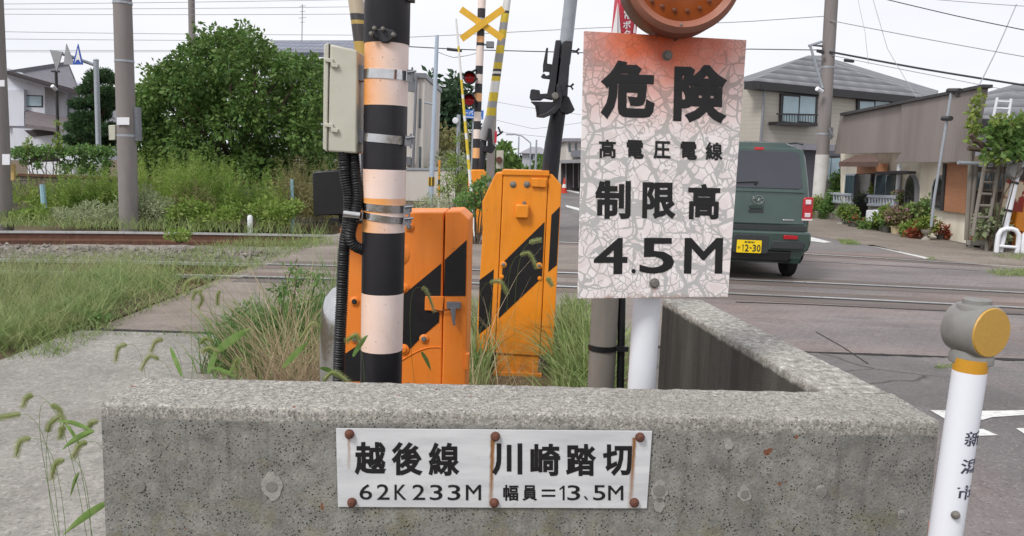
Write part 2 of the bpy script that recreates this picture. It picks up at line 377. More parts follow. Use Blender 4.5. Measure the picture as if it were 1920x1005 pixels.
M['bracket'] = plain('grey_bracket_steel', S(128, 130, 136), .5, .12, 20, metal=.5)
M['white'] = plain('white_enamel', S(226, 228, 234), .35, .03, 8, dirt=S(170, 166, 160), dscale=8, damt=.3)
M['rustbolt'] = plain('rusted_bolt', S(96, 58, 44), .8, .35, 120, bump=.4, bscale=400)
M['letter'] = plain('black_sign_paint', S(19, 18, 20), .5, .1, 30)
M['white_l'] = plain('white_sign_paint', S(232, 230, 232), .5, .05, 30)
M['pole_c'] = plain('spun_concrete_pole', S(132, 126, 124), .85, .12, 3, bump=.1, dirt=S(98, 92, 90), dscale=2, damt=.6, stretch=(1, 1, .15))
M['wood'] = plain('grey_timber', S(124, 118, 110), .85, .25, 12, stretch=(1, 1, .1))
M['bark'] = plain('tree_bark', S(82, 70, 58), .9, .3, 10, bump=.5, bscale=30)
M['grass'] = leafmat('grass_green', (0.156, 0.24, 0.072, 1), (0.26, 0.345, 0.124, 1), (0.403, 0.416, 0.208, 1), 1.6, 6)
M['grass_y'] = leafmat('grass_pale', (0.23, 0.27, 0.127, 1), (0.333, 0.356, 0.184, 1), (0.414, 0.391, 0.23, 1), 1.6, 6)
M['grass_d'] = leafmat('grass_deep', (0.088, 0.189, 0.047, 1), (0.162, 0.29, 0.081, 1), (0.257, 0.365, 0.135, 1), 2.5, 9)
M['straw'] = leafmat('dry_straw', (.40, .32, .19, 1), (.55, .46, .30, 1), (.34, .25, .15, 1), 4, 20)
M['straw_d'] = leafmat('dead_straw', (.20, .14, .09, 1), (.33, .25, .16, 1), (.14, .10, .07, 1), 6, 20)
M['tree'] = leafmat('broad_leaf', (.06, .13, .03, 1), (.12, .22, .05, 1), (.21, .28, .085, 1), .9, 5)
M['pine'] = leafmat('pine_needle', (0.035, 0.085, 0.036, 1), (0.07, 0.135, 0.055, 1), (0.1, 0.17, 0.07, 1), 1, 6)
M['conifer'] = leafmat('conifer_leaf', (0.03, 0.068, 0.036, 1), (0.055, 0.1, 0.05, 1), (0.075, 0.125, 0.06, 1), .4, 2)
M['weed'] = leafmat('goldenrod_leaf', (0.15, 0.26, 0.045, 1), (0.26, 0.37, 0.075, 1), (0.36, 0.41, 0.14, 1), .8, 5)
M['weed_b'] = leafmat('brownish_weed', (0.19, 0.2, 0.08, 1), (0.28, 0.27, 0.12, 1), (0.24, 0.18, 0.09, 1), 1.2, 6)
M['sage'] = leafmat('feathery_sage', (0.28, 0.34, 0.18, 1), (0.39, 0.44, 0.26, 1), (0.45, 0.48, 0.32, 1), 2, 9)
M['ytree'] = leafmat('yellow_green_leaf', (0.15, 0.23, 0.05, 1), (0.24, 0.32, 0.07, 1), (0.34, 0.37, 0.1, 1), 3, 12)
M['fox'] = leafmat('foxtail_green', (0.26, 0.32, 0.1, 1), (0.38, 0.42, 0.19, 1), (0.46, 0.47, 0.26, 1), 8, 40)
M['foxleaf'] = leafmat('foxtail_leaf', (0.121, 0.231, 0.055, 1), (0.198, 0.319, 0.088, 1), (0.275, 0.363, 0.132, 1), 8, 30)
M['pink'] = leafmat('pink_petal', (.35, .16, .22, 1), (.5, .25, .34, 1), (.25, .17, .16, 1), 8, 20)
M['redfl'] = leafmat('red_leaf', (.25, .04, .03, 1), (.4, .09, .05, 1), (.12, .12, .04, 1), 8, 14)
M['yellow'] = plain('yellow_warning_paint', S(222, 176, 38), .5, .1, 6)
M['amber'] = plain('amber_reflector', S(188, 147, 66), .35, .06, 160, bump=.25, bscale=500)
M['grey_h'] = plain('grey_cast_plastic', S(128, 127, 124), .6, .1, 16, dirt=S(96, 94, 90), dscale=18, damt=.5)
M['tyre'] = plain('tyre_rubber', S(30, 30, 31), .85, .2, 30)
M['red_p'] = plain('red_sign_paint', S(196, 38, 62), .5, .06, 10)
M['wire'] = plain('cable_black', S(60, 60, 66), .7, .1)
M['wire_l'] = plain('cable_grey', S(150, 150, 156), .7, .1)
M['frame'] = plain('dark_window_frame', S(44, 42, 44), .5, .15)
M['glass'] = glassmat('window_glass', S(58, 72, 78)); M['glass_l'] = glassmat('curtained_glass', S(128, 148, 156), .1); M['glass_d'] = glassmat('dark_glass', S(30, 30, 34), .06)
# ------------------------------------------------------------------ foliage generators (numpy, quads)
def unit(v): return v/np.maximum(np.linalg.norm(v, axis=1, keepdims=True), 1e-9)
def leafquads(P, size, aspect=.45, droop=.25, dirs=None, fold=.12):
    n = len(P); size = np.broadcast_to(size, (n,))[:, None]
    d = rng.normal(size=(n, 3)) if dirs is None else dirs + rng.normal(size=(n, 3))*.45
    d = unit(d); d[:, 2] -= droop; d = unit(d)
    s = unit(np.cross(d, rng.normal(size=(n, 3)))); nn = np.cross(d, s)
    a = P; mid = P + d*size*.5 + nn*size*fold
    V = np.stack([a, mid + s*size*aspect*.5, P + d*size, mid - s*size*aspect*.5], 1).reshape(-1, 3)
    return V, np.arange(4*n).reshape(n, 4)
def blob_leaves(blobs, dens, size, aspect=.5, droop=.25, shell=.55, squash=1.0):
    """blobs: (x,y,z,r[,rz]); leaves spread through each blob, thicker towards its skin"""
    Ps = []; Dr = []
    for bl in blobs:
        c = np.array(bl[:3]); r_ = bl[3]; rz = bl[4] if len(bl) > 4 else r_*squash
        n = max(6, int(dens*r_*r_))
        d = unit(rng.normal(size=(n, 3))); rad = shell + (1-shell)*rng.random(n)**.7 + rng.normal(size=n)*.06
        Ps.append(c + d*rad[:, None]*np.array([r_, r_, rz])); Dr.append(d)
    P = np.concatenate(Ps); Dd = np.concatenate(Dr)
    return leafquads(P, size*(.6+.8*rng.random(len(P))), aspect, droop, Dd)
def blades(base, h, width, lean=.35, curl=.5, seg=4, az=None):
    n = len(base); h = np.broadcast_to(h, (n,)); az = rng.random(n)*2*np.pi if az is None else az
    dx = np.cos(az); dy = np.sin(az); ln = lean*(.3+rng.random(n)*1.0); cu = curl*rng.random(n)
    wd = np.broadcast_to(width, (n,))*(.6+.8*rng.random(n)); px = -dy; py = dx
    tw = rng.random(n)*np.pi; sx = np.cos(tw); sy = np.sin(tw)
    V = np.zeros((n, seg+1, 2, 3))
    for k in range(seg+1):
        t = k/seg; hor = h*(ln*t + cu*t*t); z = h*(t - .45*cu*t*t*t)
        ww = wd*(1-t**1.6)*.5+.0003
        for j, sg in enumerate((-1, 1)):
            V[:, k, j, 0] = base[:, 0]+dx*hor+sx*ww*sg; V[:, k, j, 1] = base[:, 1]+dy*hor+sy*ww*sg; V[:, k, j, 2] = base[:, 2]+z
    idx = np.arange(n*(seg+1)*2).reshape(n, seg+1, 2)
    Fq = np.stack([idx[:, :-1, 0], idx[:, :-1, 1], idx[:, 1:, 1], idx[:, 1:, 0]], -1).reshape(-1, 4)
    return V.reshape(-1, 3), Fq
def weed_plants(base, h, nleaf, lsize, lwid=.22, spread=.16, stem=.006):
    """upright stems with narrow leaves all the way up, tip bushy"""
    out = []
    n = len(base); h = np.broadcast_to(h, (n,))
    out.append(blades(base, h, stem*2, .12, .15, 3))
    t = rng.random((n, nleaf))**.9
    P = base[:, None, :] + np.zeros((n, nleaf, 3)); az = rng.random((n, nleaf))*2*np.pi
    P[..., 2] += (h[:, None])*(.12+.88*t)
    lean = rng.normal(size=(n, 1, 2))*.07; P[..., :2] += lean*(h[:, None, None])*t[..., None]**1.5
    dirs = np.stack([np.cos(az), np.sin(az), .5+.6*rng.random((n, nleaf))], -1).reshape(-1, 3)
    sz = (lsize*(1.3-1.0*t)*(.7+.6*rng.random((n, nleaf)))).ravel()
    out.append(leafquads(P.reshape(-1, 3), sz, lwid, .1, dirs*1.6))
    return out
def inpoly(n, poly, z=0.0):
    """n random points in a ground polygon"""
    poly = np.array([p[:2] for p in poly]); lo = poly.min(0); hi = poly.max(0); res = []
    while len(res) < n:
        q = lo+(hi-lo)*rng.random(2); c = False; j = len(poly)-1
        for i in range(len(poly)):
            if (poly[i, 1] > q[1]) != (poly[j, 1] > q[1]) and q[0] < (poly[j, 0]-poly[i, 0])*(q[1]-poly[i, 1])/(poly[j, 1]-poly[i, 1])+poly[i, 0]: c = not c
            j = i
        if c: res.append((q[0], q[1], z))
    return np.array(res)
# ------------------------------------------------------------------ lettering
def glyphs(body, weight):
    if body == '1':      # drawn with its flag
        return np.array([(.62, 0, 0), (1, 0, 0), (1, 1, 0), (.74, 1, 0), (0, .80, 0), (0, .68, 0), (.62, .82, 0)]), [(0, 1, 2, 3, 6), (3, 4, 5, 6)]
    c = bpy.data.curves.new('lettering', 'FONT'); c.body = body; c.bevel_depth = weight; c.bevel_resolution = 1; c.resolution_u = 3
    o = bpy.data.objects.new('lettering', c); COL.objects.link(o)
    bpy.context.view_layer.update()
    dg = bpy.context.evaluated_depsgraph_get(); me = bpy.data.meshes.new_from_object(o.evaluated_get(dg))
    v = [tuple(q.co) for q in me.vertices]; f = [tuple(p.vertices) for p in me.polygons]
    bpy.data.objects.remove(o); bpy.data.curves.remove(c); bpy.data.meshes.remove(me)
    return np.array(v), f
def put_text(mb, body, quad, plane, weight=.02, off=.0008):
    """writes body on a plane; quad = photo corners tl,tr,br,bl of the inked area"""
    v, f = glyphs(body, weight); lo = v.min(0); hi = v.max(0)
    out = []
    for p in v:
        a = (p[0]-lo[0])/max(hi[0]-lo[0], 1e-6); b_ = (hi[1]-p[1])/max(hi[1]-lo[1], 1e-6)
        x = (quad[0][0]*(1-a)+quad[1][0]*a)*(1-b_)+(quad[3][0]*(1-a)+quad[2][0]*a)*b_
        y = (quad[0][1]*(1-a)+quad[1][1]*a)*(1-b_)+(quad[3][1]*(1-a)+quad[2][1]*a)*b_
        out.append(plane(x, y, off + (p[2]-lo[2])/max(hi[2]-lo[2], 1e-4)*.0005))
    mb.add(out, f)
def rect(x0, y0, x1, y1, sl=0, tl=0.0):
    """inked rectangle; sl shifts the lower edge sideways, tl drops the right side"""
    return [(x0, y0), (x1, y0+tl), (x1+sl, y1+tl), (x0+sl, y1)]
# ================================================================== SETTING: ground, road, crossing
g = MB(); Q = 1500
g.poly([(-Q, -Q, -.26), (Q, -Q, -.26), (Q, Q, -.26), (-Q, Q, -.26)])
struct('ground', g, M['soil'], smooth=0)
def slab(name, pts, mat, top=0.0, th=.27):
    b = MB(); b.prism([(p[0], p[1], top) for p in pts], (0, 0, -th)); return struct(name, b, mat, smooth=0)
RD = Vector((.093, 1, 0)).normalized()            # direction of the road
slab('road', [(.95, -6), (14, -6), (14, 6.28), (.95, 6.28)], M['asphalt'])
slab('crossing_deck', [(-3.35, 6.30), (14.5, 6.30), (14.5, 14.35), (-3.35, 14.35)], M['deck'])
slab('far_road', [(-.2, 14.37), (14.5, 14.37), (14.5, 17), (22, 100), (7, 100)], M['asphalt'])
slab('sidewalk', [(-3.45, -6), (-.62, -6), (-.62, 1.5), (-.62, 6.28), (-3.45, 6.28)], M['walk'])
slab('grass_bank', [(-60, -6), (-3.47, -6), (-3.47, 8.75), (-60, 8.75)], M['soil'], top=-.03)
slab('verge', [(-.60, -6), (.93, -6), (.93, 6.28), (-.60, 6.28)], M['soil'], top=-.012)
slab('far_sidewalk', [(-3.3, 14.37), (-.25, 14.37), (6.9, 100), (1, 100)], M['walk2'], top=-.003)
slab('shop_forecourt', [(14.6, 5), (60, 5), (60, 100), (23, 100), (14.6, 17)], M['farasph'], top=-.006)
slab('far_yard', [(-60, 22), (-3.4, 22), (1, 60), (1, 100), (-60, 100)], M['soil'], top=-.02)
# paved apron right of the road, along the shop front
ap = MB(); ap.poly([G(1512, 440, .004), G(1640, 462, .004), G(1760, 487, .004), G(1990, 515, .004), G(1990, 460, .004), G(1870, 474, .004), G(1700, 432, .004), G(1540, 403, .004), G(1400, 380, .004), G(1420, 424, .004)])
struct('roadside_apron', ap, M['walk2'], smooth=0)
# ballast: uneven stones left of the crossing
bb = MB()
nx, ny = 120, 34
X = np.linspace(-26, -3.36, nx); Y = np.linspace(9.0, 14.6, ny)
V = []; 
for j in range(ny):
    for i in range(nx):
        V.append((X[i], Y[j], -.23+.03*rng.random()))
bb.add(V, [(j*nx+i, j*nx+i+1, (j+1)*nx+i+1, (j+1)*nx+i) for j in range(ny-1) for i in range(nx-1)])
struct('ballast_bed', bb, M['ball'], smooth=0)
st = MB()
for k in range(2600):
    x = -13+9.6*rng.random(); y = 10.35+2.9*rng.random(); r_ = .018+.028*rng.random()
    c = Vector((x, y, -.205+.02*rng.random())); vv = []
    for a in ((1, 0, 0), (-1, 0, 0), (0, 1, 0), (0, -1, 0), (0, 0, 1), (0, 0, -1)):
        vv.append(c+Vector(a)*r_*(.7+.6*rng.random())+Vector(rng.normal(size=3))*r_*.2)
    st.add(vv, [(0, 2, 4), (2, 1, 4), (1, 3, 4), (3, 0, 4), (2, 0, 5), (1, 2, 5), (3, 1, 5), (0, 3, 5)])
o = obj('ballast_stones', st, M['ball'], smooth=0); tag(o, 'loose grey ballast stones lying between the two tracks', 'ballast', kind='stuff')
# painted markings, 4 mm sheets
def marking(name, pts, z=.004):
    b = MB(); b.poly([G(x, y, z) for x, y in pts]); return struct(name, b, M['paint'], smooth=0)
marking('stop_line', [(1744, 769), (1800, 770), (1870, 770), (2100, 764), (2100, 772), (1920, 778), (1860, 782), (1815, 795), (1775, 787)])
marking('dashed_line', [(1770, 806), (1843, 804), (1872, 816), (1790, 818)])
marking('dashed_line', [(1905, 803), (1990, 800), (1990, 816), (1925, 816)])
marking('edge_line', [(1500, 441), (1516, 443), (1560, 454), (1545, 455), (1505, 450)])
marking('edge_line', [(1625, 459), (1636, 459), (1745, 484), (1735, 485)])
marking('edge_line', [(1050, 352), (1086, 360), (1086, 363), (1050, 355)])
marking('edge_line', [(1060, 384), (1086, 390), (1086, 395), (1062, 388)])
# rails: each laid along the line it has on the ground
def railpath(px): return [G(x, y) for x, y in px]
def smoothpath(P, n=60):
    xs = np.array([p.x for p in P]); ys = np.array([p.y for p in P]); c = np.polyfit(xs, ys, 2 if len(P) > 2 else 1)
    t = np.linspace(xs[0], xs[-1], n); return t, np.polyval(c, t)
def rail(name, px, label, x0, x1, xl, web=True):
    P = railpath(px); xs = np.array([p.x for p in P]); ys = np.array([p.y for p in P]); c = np.polyfit(xs, ys, 2)
    if c[0] > 0: pass
    t = np.linspace(x0, x1, 90); y = np.polyval(c, np.clip(t, xs.min()-1, xs.max()+1)); sl = np.polyval(np.polyder(c), np.clip(t, xs.min()-1, xs.max()+1))
    y = y + sl*(t-np.clip(t, xs.min()-1, xs.max()+1))
    root = thing(name, label, 'rail', (t[45], y[45], 0), 'rails across the level crossing')
    prof_h = [(-.032, -.03), (-.032, .006), (.032, .006), (.032, -.03)]
    prof_w = [(-.09, -.25), (-.09, -.15), (-.0635, -.14), (-.012, -.12), (-.012, -.03), (.012, -.03), (.012, -.12), (.0635, -.14), (.09, -.15), (.09, -.25)]
    for pr, nm, mm in ((prof_h, 'rail_head', M['railtop']), (prof_w, 'rail_web', M['rust'])):
        b = MB(); k = len(pr); v = []
        for i in range(90): v += [(t[i], y[i]+q[0], q[1]) for q in pr]
        b.add(v, [(i*k+j, i*k+(j+1) % k, (i+1)*k+(j+1) % k, (i+1)*k+j) for i in range(89) for j in range(k)] + [tuple(range(k)), tuple(range(89*k, 90*k))])
        obj(nm, b, mm, root, smooth=0)
    # dark flangeway on the near side, only on the deck
    b = MB(); v = []; ii = [i for i in range(90) if t[i] > -3.3]
    for i in ii: v += [(t[i], y[i]-.12, .003), (t[i], y[i]-.034, .003)]
    b.add(v, [(2*i, 2*i+2, 2*i+3, 2*i+1) for i in range(len(ii)-1)])
    obj('flangeway', b, M['dark'], root, smooth=0)
    for k0, k1 in ((-.44, -.125), (.05, .36)):
        b = MB(); v = []
        for i in ii: v += [(t[i], y[i]+k0, .0022), (t[i], y[i]+k1, .0022)]
        b.add(v, [(2*i, 2*i+2, 2*i+3, 2*i+1) for i in range(len(ii)-1)]); obj('plank', b, M['plank'], root, smooth=0)
    return t, y
rail('track_rail', [(0, 434), (640, 440), (1065, 455), (1510, 478), (1920, 500)], 'polished rail of the track farther from the concrete wall, brown web showing above the ballast', -26, 14.4, 0)
rail('track_rail', [(0, 487), (500, 493), (1380, 526), (1920, 548)], 'bright rail beside the dark flangeway in the middle of the crossing', -22, 14.4, 0)
rail('track_rail', [(400, 517), (620, 522), (1380, 551), (1920, 577)], 'rail sunk between dark planks closest to the concrete wall', -14, 14.4, 0)
for px, wd, nm in (([(1380, 566), (1500, 570), (1780, 583), (1920, 590)], .05, 'plank_seam'), ([(1500, 489), (1650, 497), (1840, 508)], .03, 'plank_seam'), ([(350, 519), (640, 526)], .05, 'plank_seam'),
                   ([(1530, 622), (1580, 650), (1628, 682)], .012, 'deck_groove')):
    b = MB(); v = []
    for x, y in px:
        p = G(x, y, .0035); v += [p+Vector((0, -wd/2, 0)) if nm != 'deck_groove' else p+Vector((-wd/2, 0, 0)), p+Vector((0, wd/2, 0)) if nm != 'deck_groove' else p+Vector((wd/2, 0, 0))]
    b.add(v, [(2*i, 2*i+2, 2*i+3, 2*i+1) for i in range(len(px)-1)]); struct(nm, b, M['dark'], smooth=0)
# broken joint between the road and the deck
b = MB(); v = []; xs = np.linspace(1.0, 5.5, 120)
for x in xs:
    e = .012+.03*abs(math.sin(x*9.1)*math.sin(x*3.3+1))+.02*rng.random(); v += [(x, 6.27-e+.01*rng.random()-.02*(x-3), .0045), (x, 6.27+e*.6-.02*(x-3), .0045)]
b.add(v, [(2*i, 2*i+2, 2*i+3, 2*i+1) for i in range(119)]); struct('broken_joint', b, M['dark'], smooth=0)
b = MB(); b.poly([(-3.4, 6.255, .0045), (-.62, 6.255, .0045), (-.62, 6.32, .0045), (-3.4, 6.32, .0045)]); struct('paving_joint', b, M['dark'], smooth=0)
# ================================================================== LOW CONCRETE WALL
def nz3(p, s, k):
    from mathutils import noise
    return noise.noise(Vector(p)*s+Vector((k, k*1.7, k*.3)))
def wall_loft(mb, p0, p1, th, top, bottom, n, chamf=.006, amp=.0010, flip=False):
    p0 = Vector(p0); p1 = Vector(p1); t = (p1-p0).normalized(); s = Vector((0, 0, 1)).cross(t)   # s: thickness direction
    if flip: s = -s
    pr = []
    zs = list(np.linspace(bottom, top-chamf-.16, 8))[:-1]+list(np.linspace(top-chamf-.16, top-chamf, 20))
    pr += [(0, z) for z in zs] + [(chamf*.35, top-chamf*.4), (chamf, top)]
    pr += [(q, top) for q in np.linspace(chamf, th-chamf, 20)[1:-1]]
    pr += [(th-chamf, top), (th-chamf*.35, top-chamf*.4)] + [(th, z) for z in reversed(zs)]
    v = []; k = len(pr)
    for i in range(n+1):
        q = p0+(p1-p0)*(i/n)
        for a, z in pr:
            p = q+s*a+Vector((0, 0, z))
            near = max(0, 1-abs(z-top)/.03)
            d = amp*(nz3(p, 60, 1)+.8*nz3(p, 25, 4)) + near*.0022*nz3(p, 38, 9)
            nrm = s*(-1 if a < th/2 else 1) if z < top-.001 else Vector((0, 0, 1))
            v.append(p+nrm*d)
    f = [(i*k+j, i*k+j+1, (i+1)*k+j+1, (i+1)*k+j) for i in range(n) for j in range(k-1)]
    f += [tuple(range(k)), tuple(range(n*k, (n+1)*k))]
    mb.add(v, f)
WT = .95
A = G(189, 757, WT); B = G(1761, 790, WT)
Ab = G(256, 709, WT)
wth = ((Ab.y-A.y)+(G(1000, 727, WT).y-G(1000, 783, WT).y))/2
yb = G(1000, 727, WT).y
wroot = thing('concrete_wall', 'low weathered grey concrete wall with a wing running back along the road', 'wall', ((A.x+B.x)/2, A.y, 0))
b = MB(); wall_loft(b, (A.x, A.y, 0), (B.x, B.y, 0), wth, WT, -.2, 240)
obj('front_panel', b, M['concrete'], wroot, smooth=60)
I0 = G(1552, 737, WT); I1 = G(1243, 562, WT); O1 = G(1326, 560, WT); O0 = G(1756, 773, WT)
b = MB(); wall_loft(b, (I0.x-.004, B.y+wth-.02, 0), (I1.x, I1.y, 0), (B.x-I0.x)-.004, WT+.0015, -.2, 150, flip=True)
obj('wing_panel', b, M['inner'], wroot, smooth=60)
fy = PlaneY(A.y)
M['plug'] = plain('mortar_plug', S(122, 120, 116), .9, .15, 60, bump=.5, bscale=200)
M['mortar'] = plain('pale_mortar_smear', S(148, 146, 141), .95, .15, 60, bump=.5, bscale=160)
fp = Plane((A.x, A.y), (B.x, B.y))
for (x, y, r_, s_) in ((262, 912, 12, .0), (510, 912, 12, 27), (1540, 922, 12, 15), (1236, 919, 13, 22), (1396, 926, 9, 16), (1690, 965, 6, 9), (1366, 832, 0, 14), (1236, 945, 0, 15), (640, 720, 0, 0)):
    if s_:
        b = MB(); pts = []; kk = 40
        for j in range(kk):
            a = 2*math.pi*j/kk; rr = s_*(.82+.30*nz3((math.cos(a)*1.2, math.sin(a)*1.2, x), 1, 2)+.12*nz3((math.cos(a)*5, math.sin(a)*5, x), 1, 2)); pts.append(fp(x+rr*math.cos(a)*.85, y+rr*math.sin(a)*1.1, .0018))
        b.prism(pts, fp.n*-.008); obj('mortar_smear', b, M['mortar'], wroot)
    if r_:
        b = MB(); b.lathe([(0.0, .0028), (r_/1080, .0028), (r_/1080+.0008, .002), (r_/1080+.001, -.01)], fp(x, y, .0), fp.n, 24); obj('form_tie_plug', b, M['plug'], wroot)
# ---- name plate on the wall
def m_plate(streaks, base):
    b = NB('rust_streaked_plate'); x, y, z = b.xyz()
    c = b.ramp(b.noise(14, 5, .6, b.map((.3, 1, 2.2))), [(.35, S(190, 192, 195)), (.65, S(214, 215, 217))])
    c = b.mix(b.ramp(b.noise(40, 4), [(.62, 0.), (.75, .3)]), c, S(160, 160, 158))
    for sx, wd, z0, z1, st in streaks:
        wob = b.math('MULTIPLY', b.math('SUBTRACT', b.noise(70, 3), .5), wd*.9)
        dx = b.math('ABSOLUTE', b.math('ADD', b.math('SUBTRACT', x, sx), wob))
        tz = b.range(z, z0, z1, 1., .25)
        mk = b.math('MULTIPLY', b.range(dx, 0, wd, 1, 0), b.math('MULTIPLY', tz, b.math('LESS_THAN', z, z0+.006)))
        mk = b.math('MULTIPLY', b.math('POWER', mk, .7), b.math('GREATER_THAN', z, z1-.002))
        c = b.mix(b.math('MULTIPLY', mk, st, 0, True), c, S(140, 98, 58))
    b.set(Base_Color=c, Roughness=.38, Metallic=.0); return b.m
pz = 2.743; tp = lambda x, y: (600+x/pz, 680+y/pz)
pp = Plane((A.x, A.y-.003), (B.x, B.y-.003))
C4 = [tp(83, 336), tp(1708, 350), tp(1680, 748), tp(93, 740)]
pc = pp(*tp(900, 740))
proot = thing('name_plate', 'white metal plate with black lettering held by six rusty bolts on the concrete wall', 'sign', (pc.x, pc.y, pc.z))
def rel(x, y): return pp(*tp(x, y))-pc
streaks = [(rel(152, 0).x, .004, rel(0, 366).z, rel(0, 540).z, .8), (rel(900, 0).x, .0055, rel(0, 366).z, rel(0, 720).z, 1.6), (rel(1636, 0).x, .006, rel(0, 366).z, rel(0, 720).z, 1.3)]
b = MB(); b.prism([pp(*c) for c in C4], pp.n*.0022); obj('plate', b, m_plate(streaks, 0), proot, smooth=0, bevel=.0006, seg=1)
for x, y in ((152, 366), (902, 378), (1645, 382), (165, 717), (896, 719), (1616, 718)):
    b = MB(); b.lathe([(.0, .012), (.0045, .0118), (.008, .0085), (.0095, .003), (.0098, .0)], pp(*tp(x, y), .002), pp.n, 14); obj('bolt', b, M['rustbolt'], proot)
lt = MB()
for ch, r4, wt in (('越', (178, 408, 340, 578), .034), ('後', (368, 408, 528, 580), .034), ('線', (558, 410, 717, 582), .03), ('川', (885, 415, 1040, 580), .034), ('崎', (1082, 417, 1235, 583), .032), ('踏', (1265, 418, 1420, 583), .032), ('切', (1455, 420, 1605, 583), .034),
                   ('6', (203, 625, 268, 705), .005), ('2', (292, 625, 357, 705), .005), ('K', (383, 627, 445, 706), .005), ('2', (475, 627, 540, 706), .005), ('3', (565, 628, 630, 707), .005), ('3', (657, 628, 722, 708), .005), ('M', (750, 628, 828, 708), .005),
                   ('幅', (942, 628, 1020, 710), .026), ('員', (1040, 630, 1117, 710), .026), ('=', (1140, 652, 1210, 690), .0), ('1', (1232, 632, 1258, 708), .005), ('3', (1272, 630, 1338, 708), .005), ('、', (1357, 685, 1378, 708), .02), ('5', (1405, 630, 1468, 708), .005), ('M', (1482, 632, 1560, 708), .005)):
    put_text(lt, ch, [tp(r4[0], r4[1]), tp(r4[2], r4[1]), tp(r4[2], r4[3]), tp(r4[0], r4[3])], pp, wt, .0022+.0006)
obj('lettering', lt, M['letter'], proot, smooth=0)
# ================================================================== WARNING SIGN ON ITS POST
TL = D(1095, 58, 1.90); TR = D(1400, 75, 1.965); BL = D(1083, 560, 1.90)
sp = Plane3(TL, TR, BL)
sc4 = [(1095, 58), (1400, 75), (1365, 557), (1083, 560)]
sc_ = sp(1235, 310)
sroot = thing('warning_sign', 'tall white danger sign with crackled paint and black lettering on a white post', 'sign', (sc_.x, sc_.y+.02, 0))
BX = sp(1227, 531).x-sroot.location.x; BZ = sp(1227, 531).z; BZ2 = sp(1220, 559).z
def m_crackle(cx, ztop):
    b = NB('crackled_sign_paint'); x, y, z = b.xyz()
    wv = b.t.nodes.new('ShaderNodeTexNoise'); wv.inputs['Scale'].default_value = 16; wv.inputs['Detail'].default_value = 2; b.t.links.new(b.co, wv.inputs['Vector'])
    co = b.mix(.045, b.co, wv.outputs['Color'])
    sel = b.math('GREATER_THAN', b.noise(7, 2), .52); e1a = b.voro(36, 'DISTANCE_TO_EDGE', 'Distance', co); e1b = b.voro(64, 'DISTANCE_TO_EDGE', 'Distance', co); e1 = b.math('ADD', b.math('MULTIPLY', e1a, b.math('SUBTRACT', 1., sel)), b.math('MULTIPLY', e1b, sel)); e2 = b.voro(14, 'DISTANCE_TO_EDGE', 'Distance', co)
    wid = b.ramp(b.noise(9, 2), [(.35, .03), (.65, .072)])
    l1 = b.math('SMOOTHSTEP', 0, 1) if False else b.math('GREATER_THAN', wid, e1)
    l2 = b.math('GREATER_THAN', b.ramp(b.noise(6, 2, .5, b.map((1, 1, 1), (2, 2, 2))), [(.4, .02), (.65, .075)]), e2)
    cell = b.t.nodes.new('ShaderNodeSeparateColor'); b.t.links.new(b.voro(50, 'F1', 'Color', co), cell.inputs[0])
    white = b.ramp(cell.outputs[0], [(0, S(230, 219, 218)), (.5, S(240, 233, 232)), (1, S(224, 212, 210))])
    dz = b.math('SUBTRACT', ztop, z); dx = b.math('MULTIPLY', b.math('SUBTRACT', x, cx), .62)
    dd = b.math('SQRT', b.math('ADD', b.math('MULTIPLY', dz, dz), b.math('MULTIPLY', dx, dx)))
    dd = b.math('ADD', dd, b.math('MULTIPLY', b.math('SUBTRACT', b.noise(13, 4), .5), .09))
    org = b.ramp(b.math('MULTIPLY', dd, 4.), [(0., 1.), (.22, .95), (.5, .5), (.95, 0.)])
    paint = b.mix(org, white, b.ramp(b.noise(12, 3), [(.3, S(196, 74, 26)), (.7, S(222, 104, 52))]))
    line = b.mix(b.math('MULTIPLY', org, .9), S(180, 180, 178), b.mix(.5, S(190, 80, 34), S(120, 60, 34)))
    thin = b.math('GREATER_THAN', .014, e1)
    lm = b.math('MAXIMUM', b.math('MULTIPLY', l1, b.ramp(org, [(.5, 1.), (.85, 0.)])), b.math('MULTIPLY', l2, b.ramp(org, [(.45, 1.), (.8, 0.)])))
    c = b.mix(b.math('MULTIPLY', lm, .92), paint, line)
    # dark hairline along one side of every crack
    hair = b.math('MULTIPLY', b.math('GREATER_THAN', .012, b.math('ABSOLUTE', b.math('SUBTRACT', e1, wid))), .22)
    c = b.mix(hair, c, S(150, 128, 124))
    c = b.mix(b.math('MULTIPLY', thin, b.math('MULTIPLY', org, .6)), c, S(120, 62, 36))
    c = b.mix(b.ramp(b.noise(60, 3), [(.66, 0.), (.75, .3)]), c, S(186, 176, 170))
    run = b.math('MULTIPLY', b.range(b.math('ABSOLUTE', b.math('ADD', b.math('SUBTRACT', x, BX), b.math('MULTIPLY', b.math('SUBTRACT', b.noise(60, 3), .5), .012))), 0, .012, 1, 0), b.math('MULTIPLY', b.math('LESS_THAN', z, BZ+.004), b.range(z, BZ, BZ-.03, 1, 0)))
    c = b.mix(b.math('MULTIPLY', run, .9), c, S(168, 98, 66))
    edge = b.math('MULTIPLY', b.range(z, BZ2+.012, BZ2, 0, 1), b.ramp(b.noise(40, 4), [(.45, 0.), (.6, .8)]))
    c = b.mix(edge, c, S(150, 116, 96))
    b.set(Base_Color=c, Roughness=.5, Normal=b.bump(b.math('SUBTRACT', 1., lm), .25, .001)); return b.m
b = MB(); b.prism([sp(*c) for c in sc4], sp.n*-.003)
relp = Vector(sroot.location)
board = obj('board', b, m_crackle(sp(1250, 70).x-relp.x, sp(1250, 66).z), sroot, smooth=0, bevel=.0008, seg=1)
lt = MB()
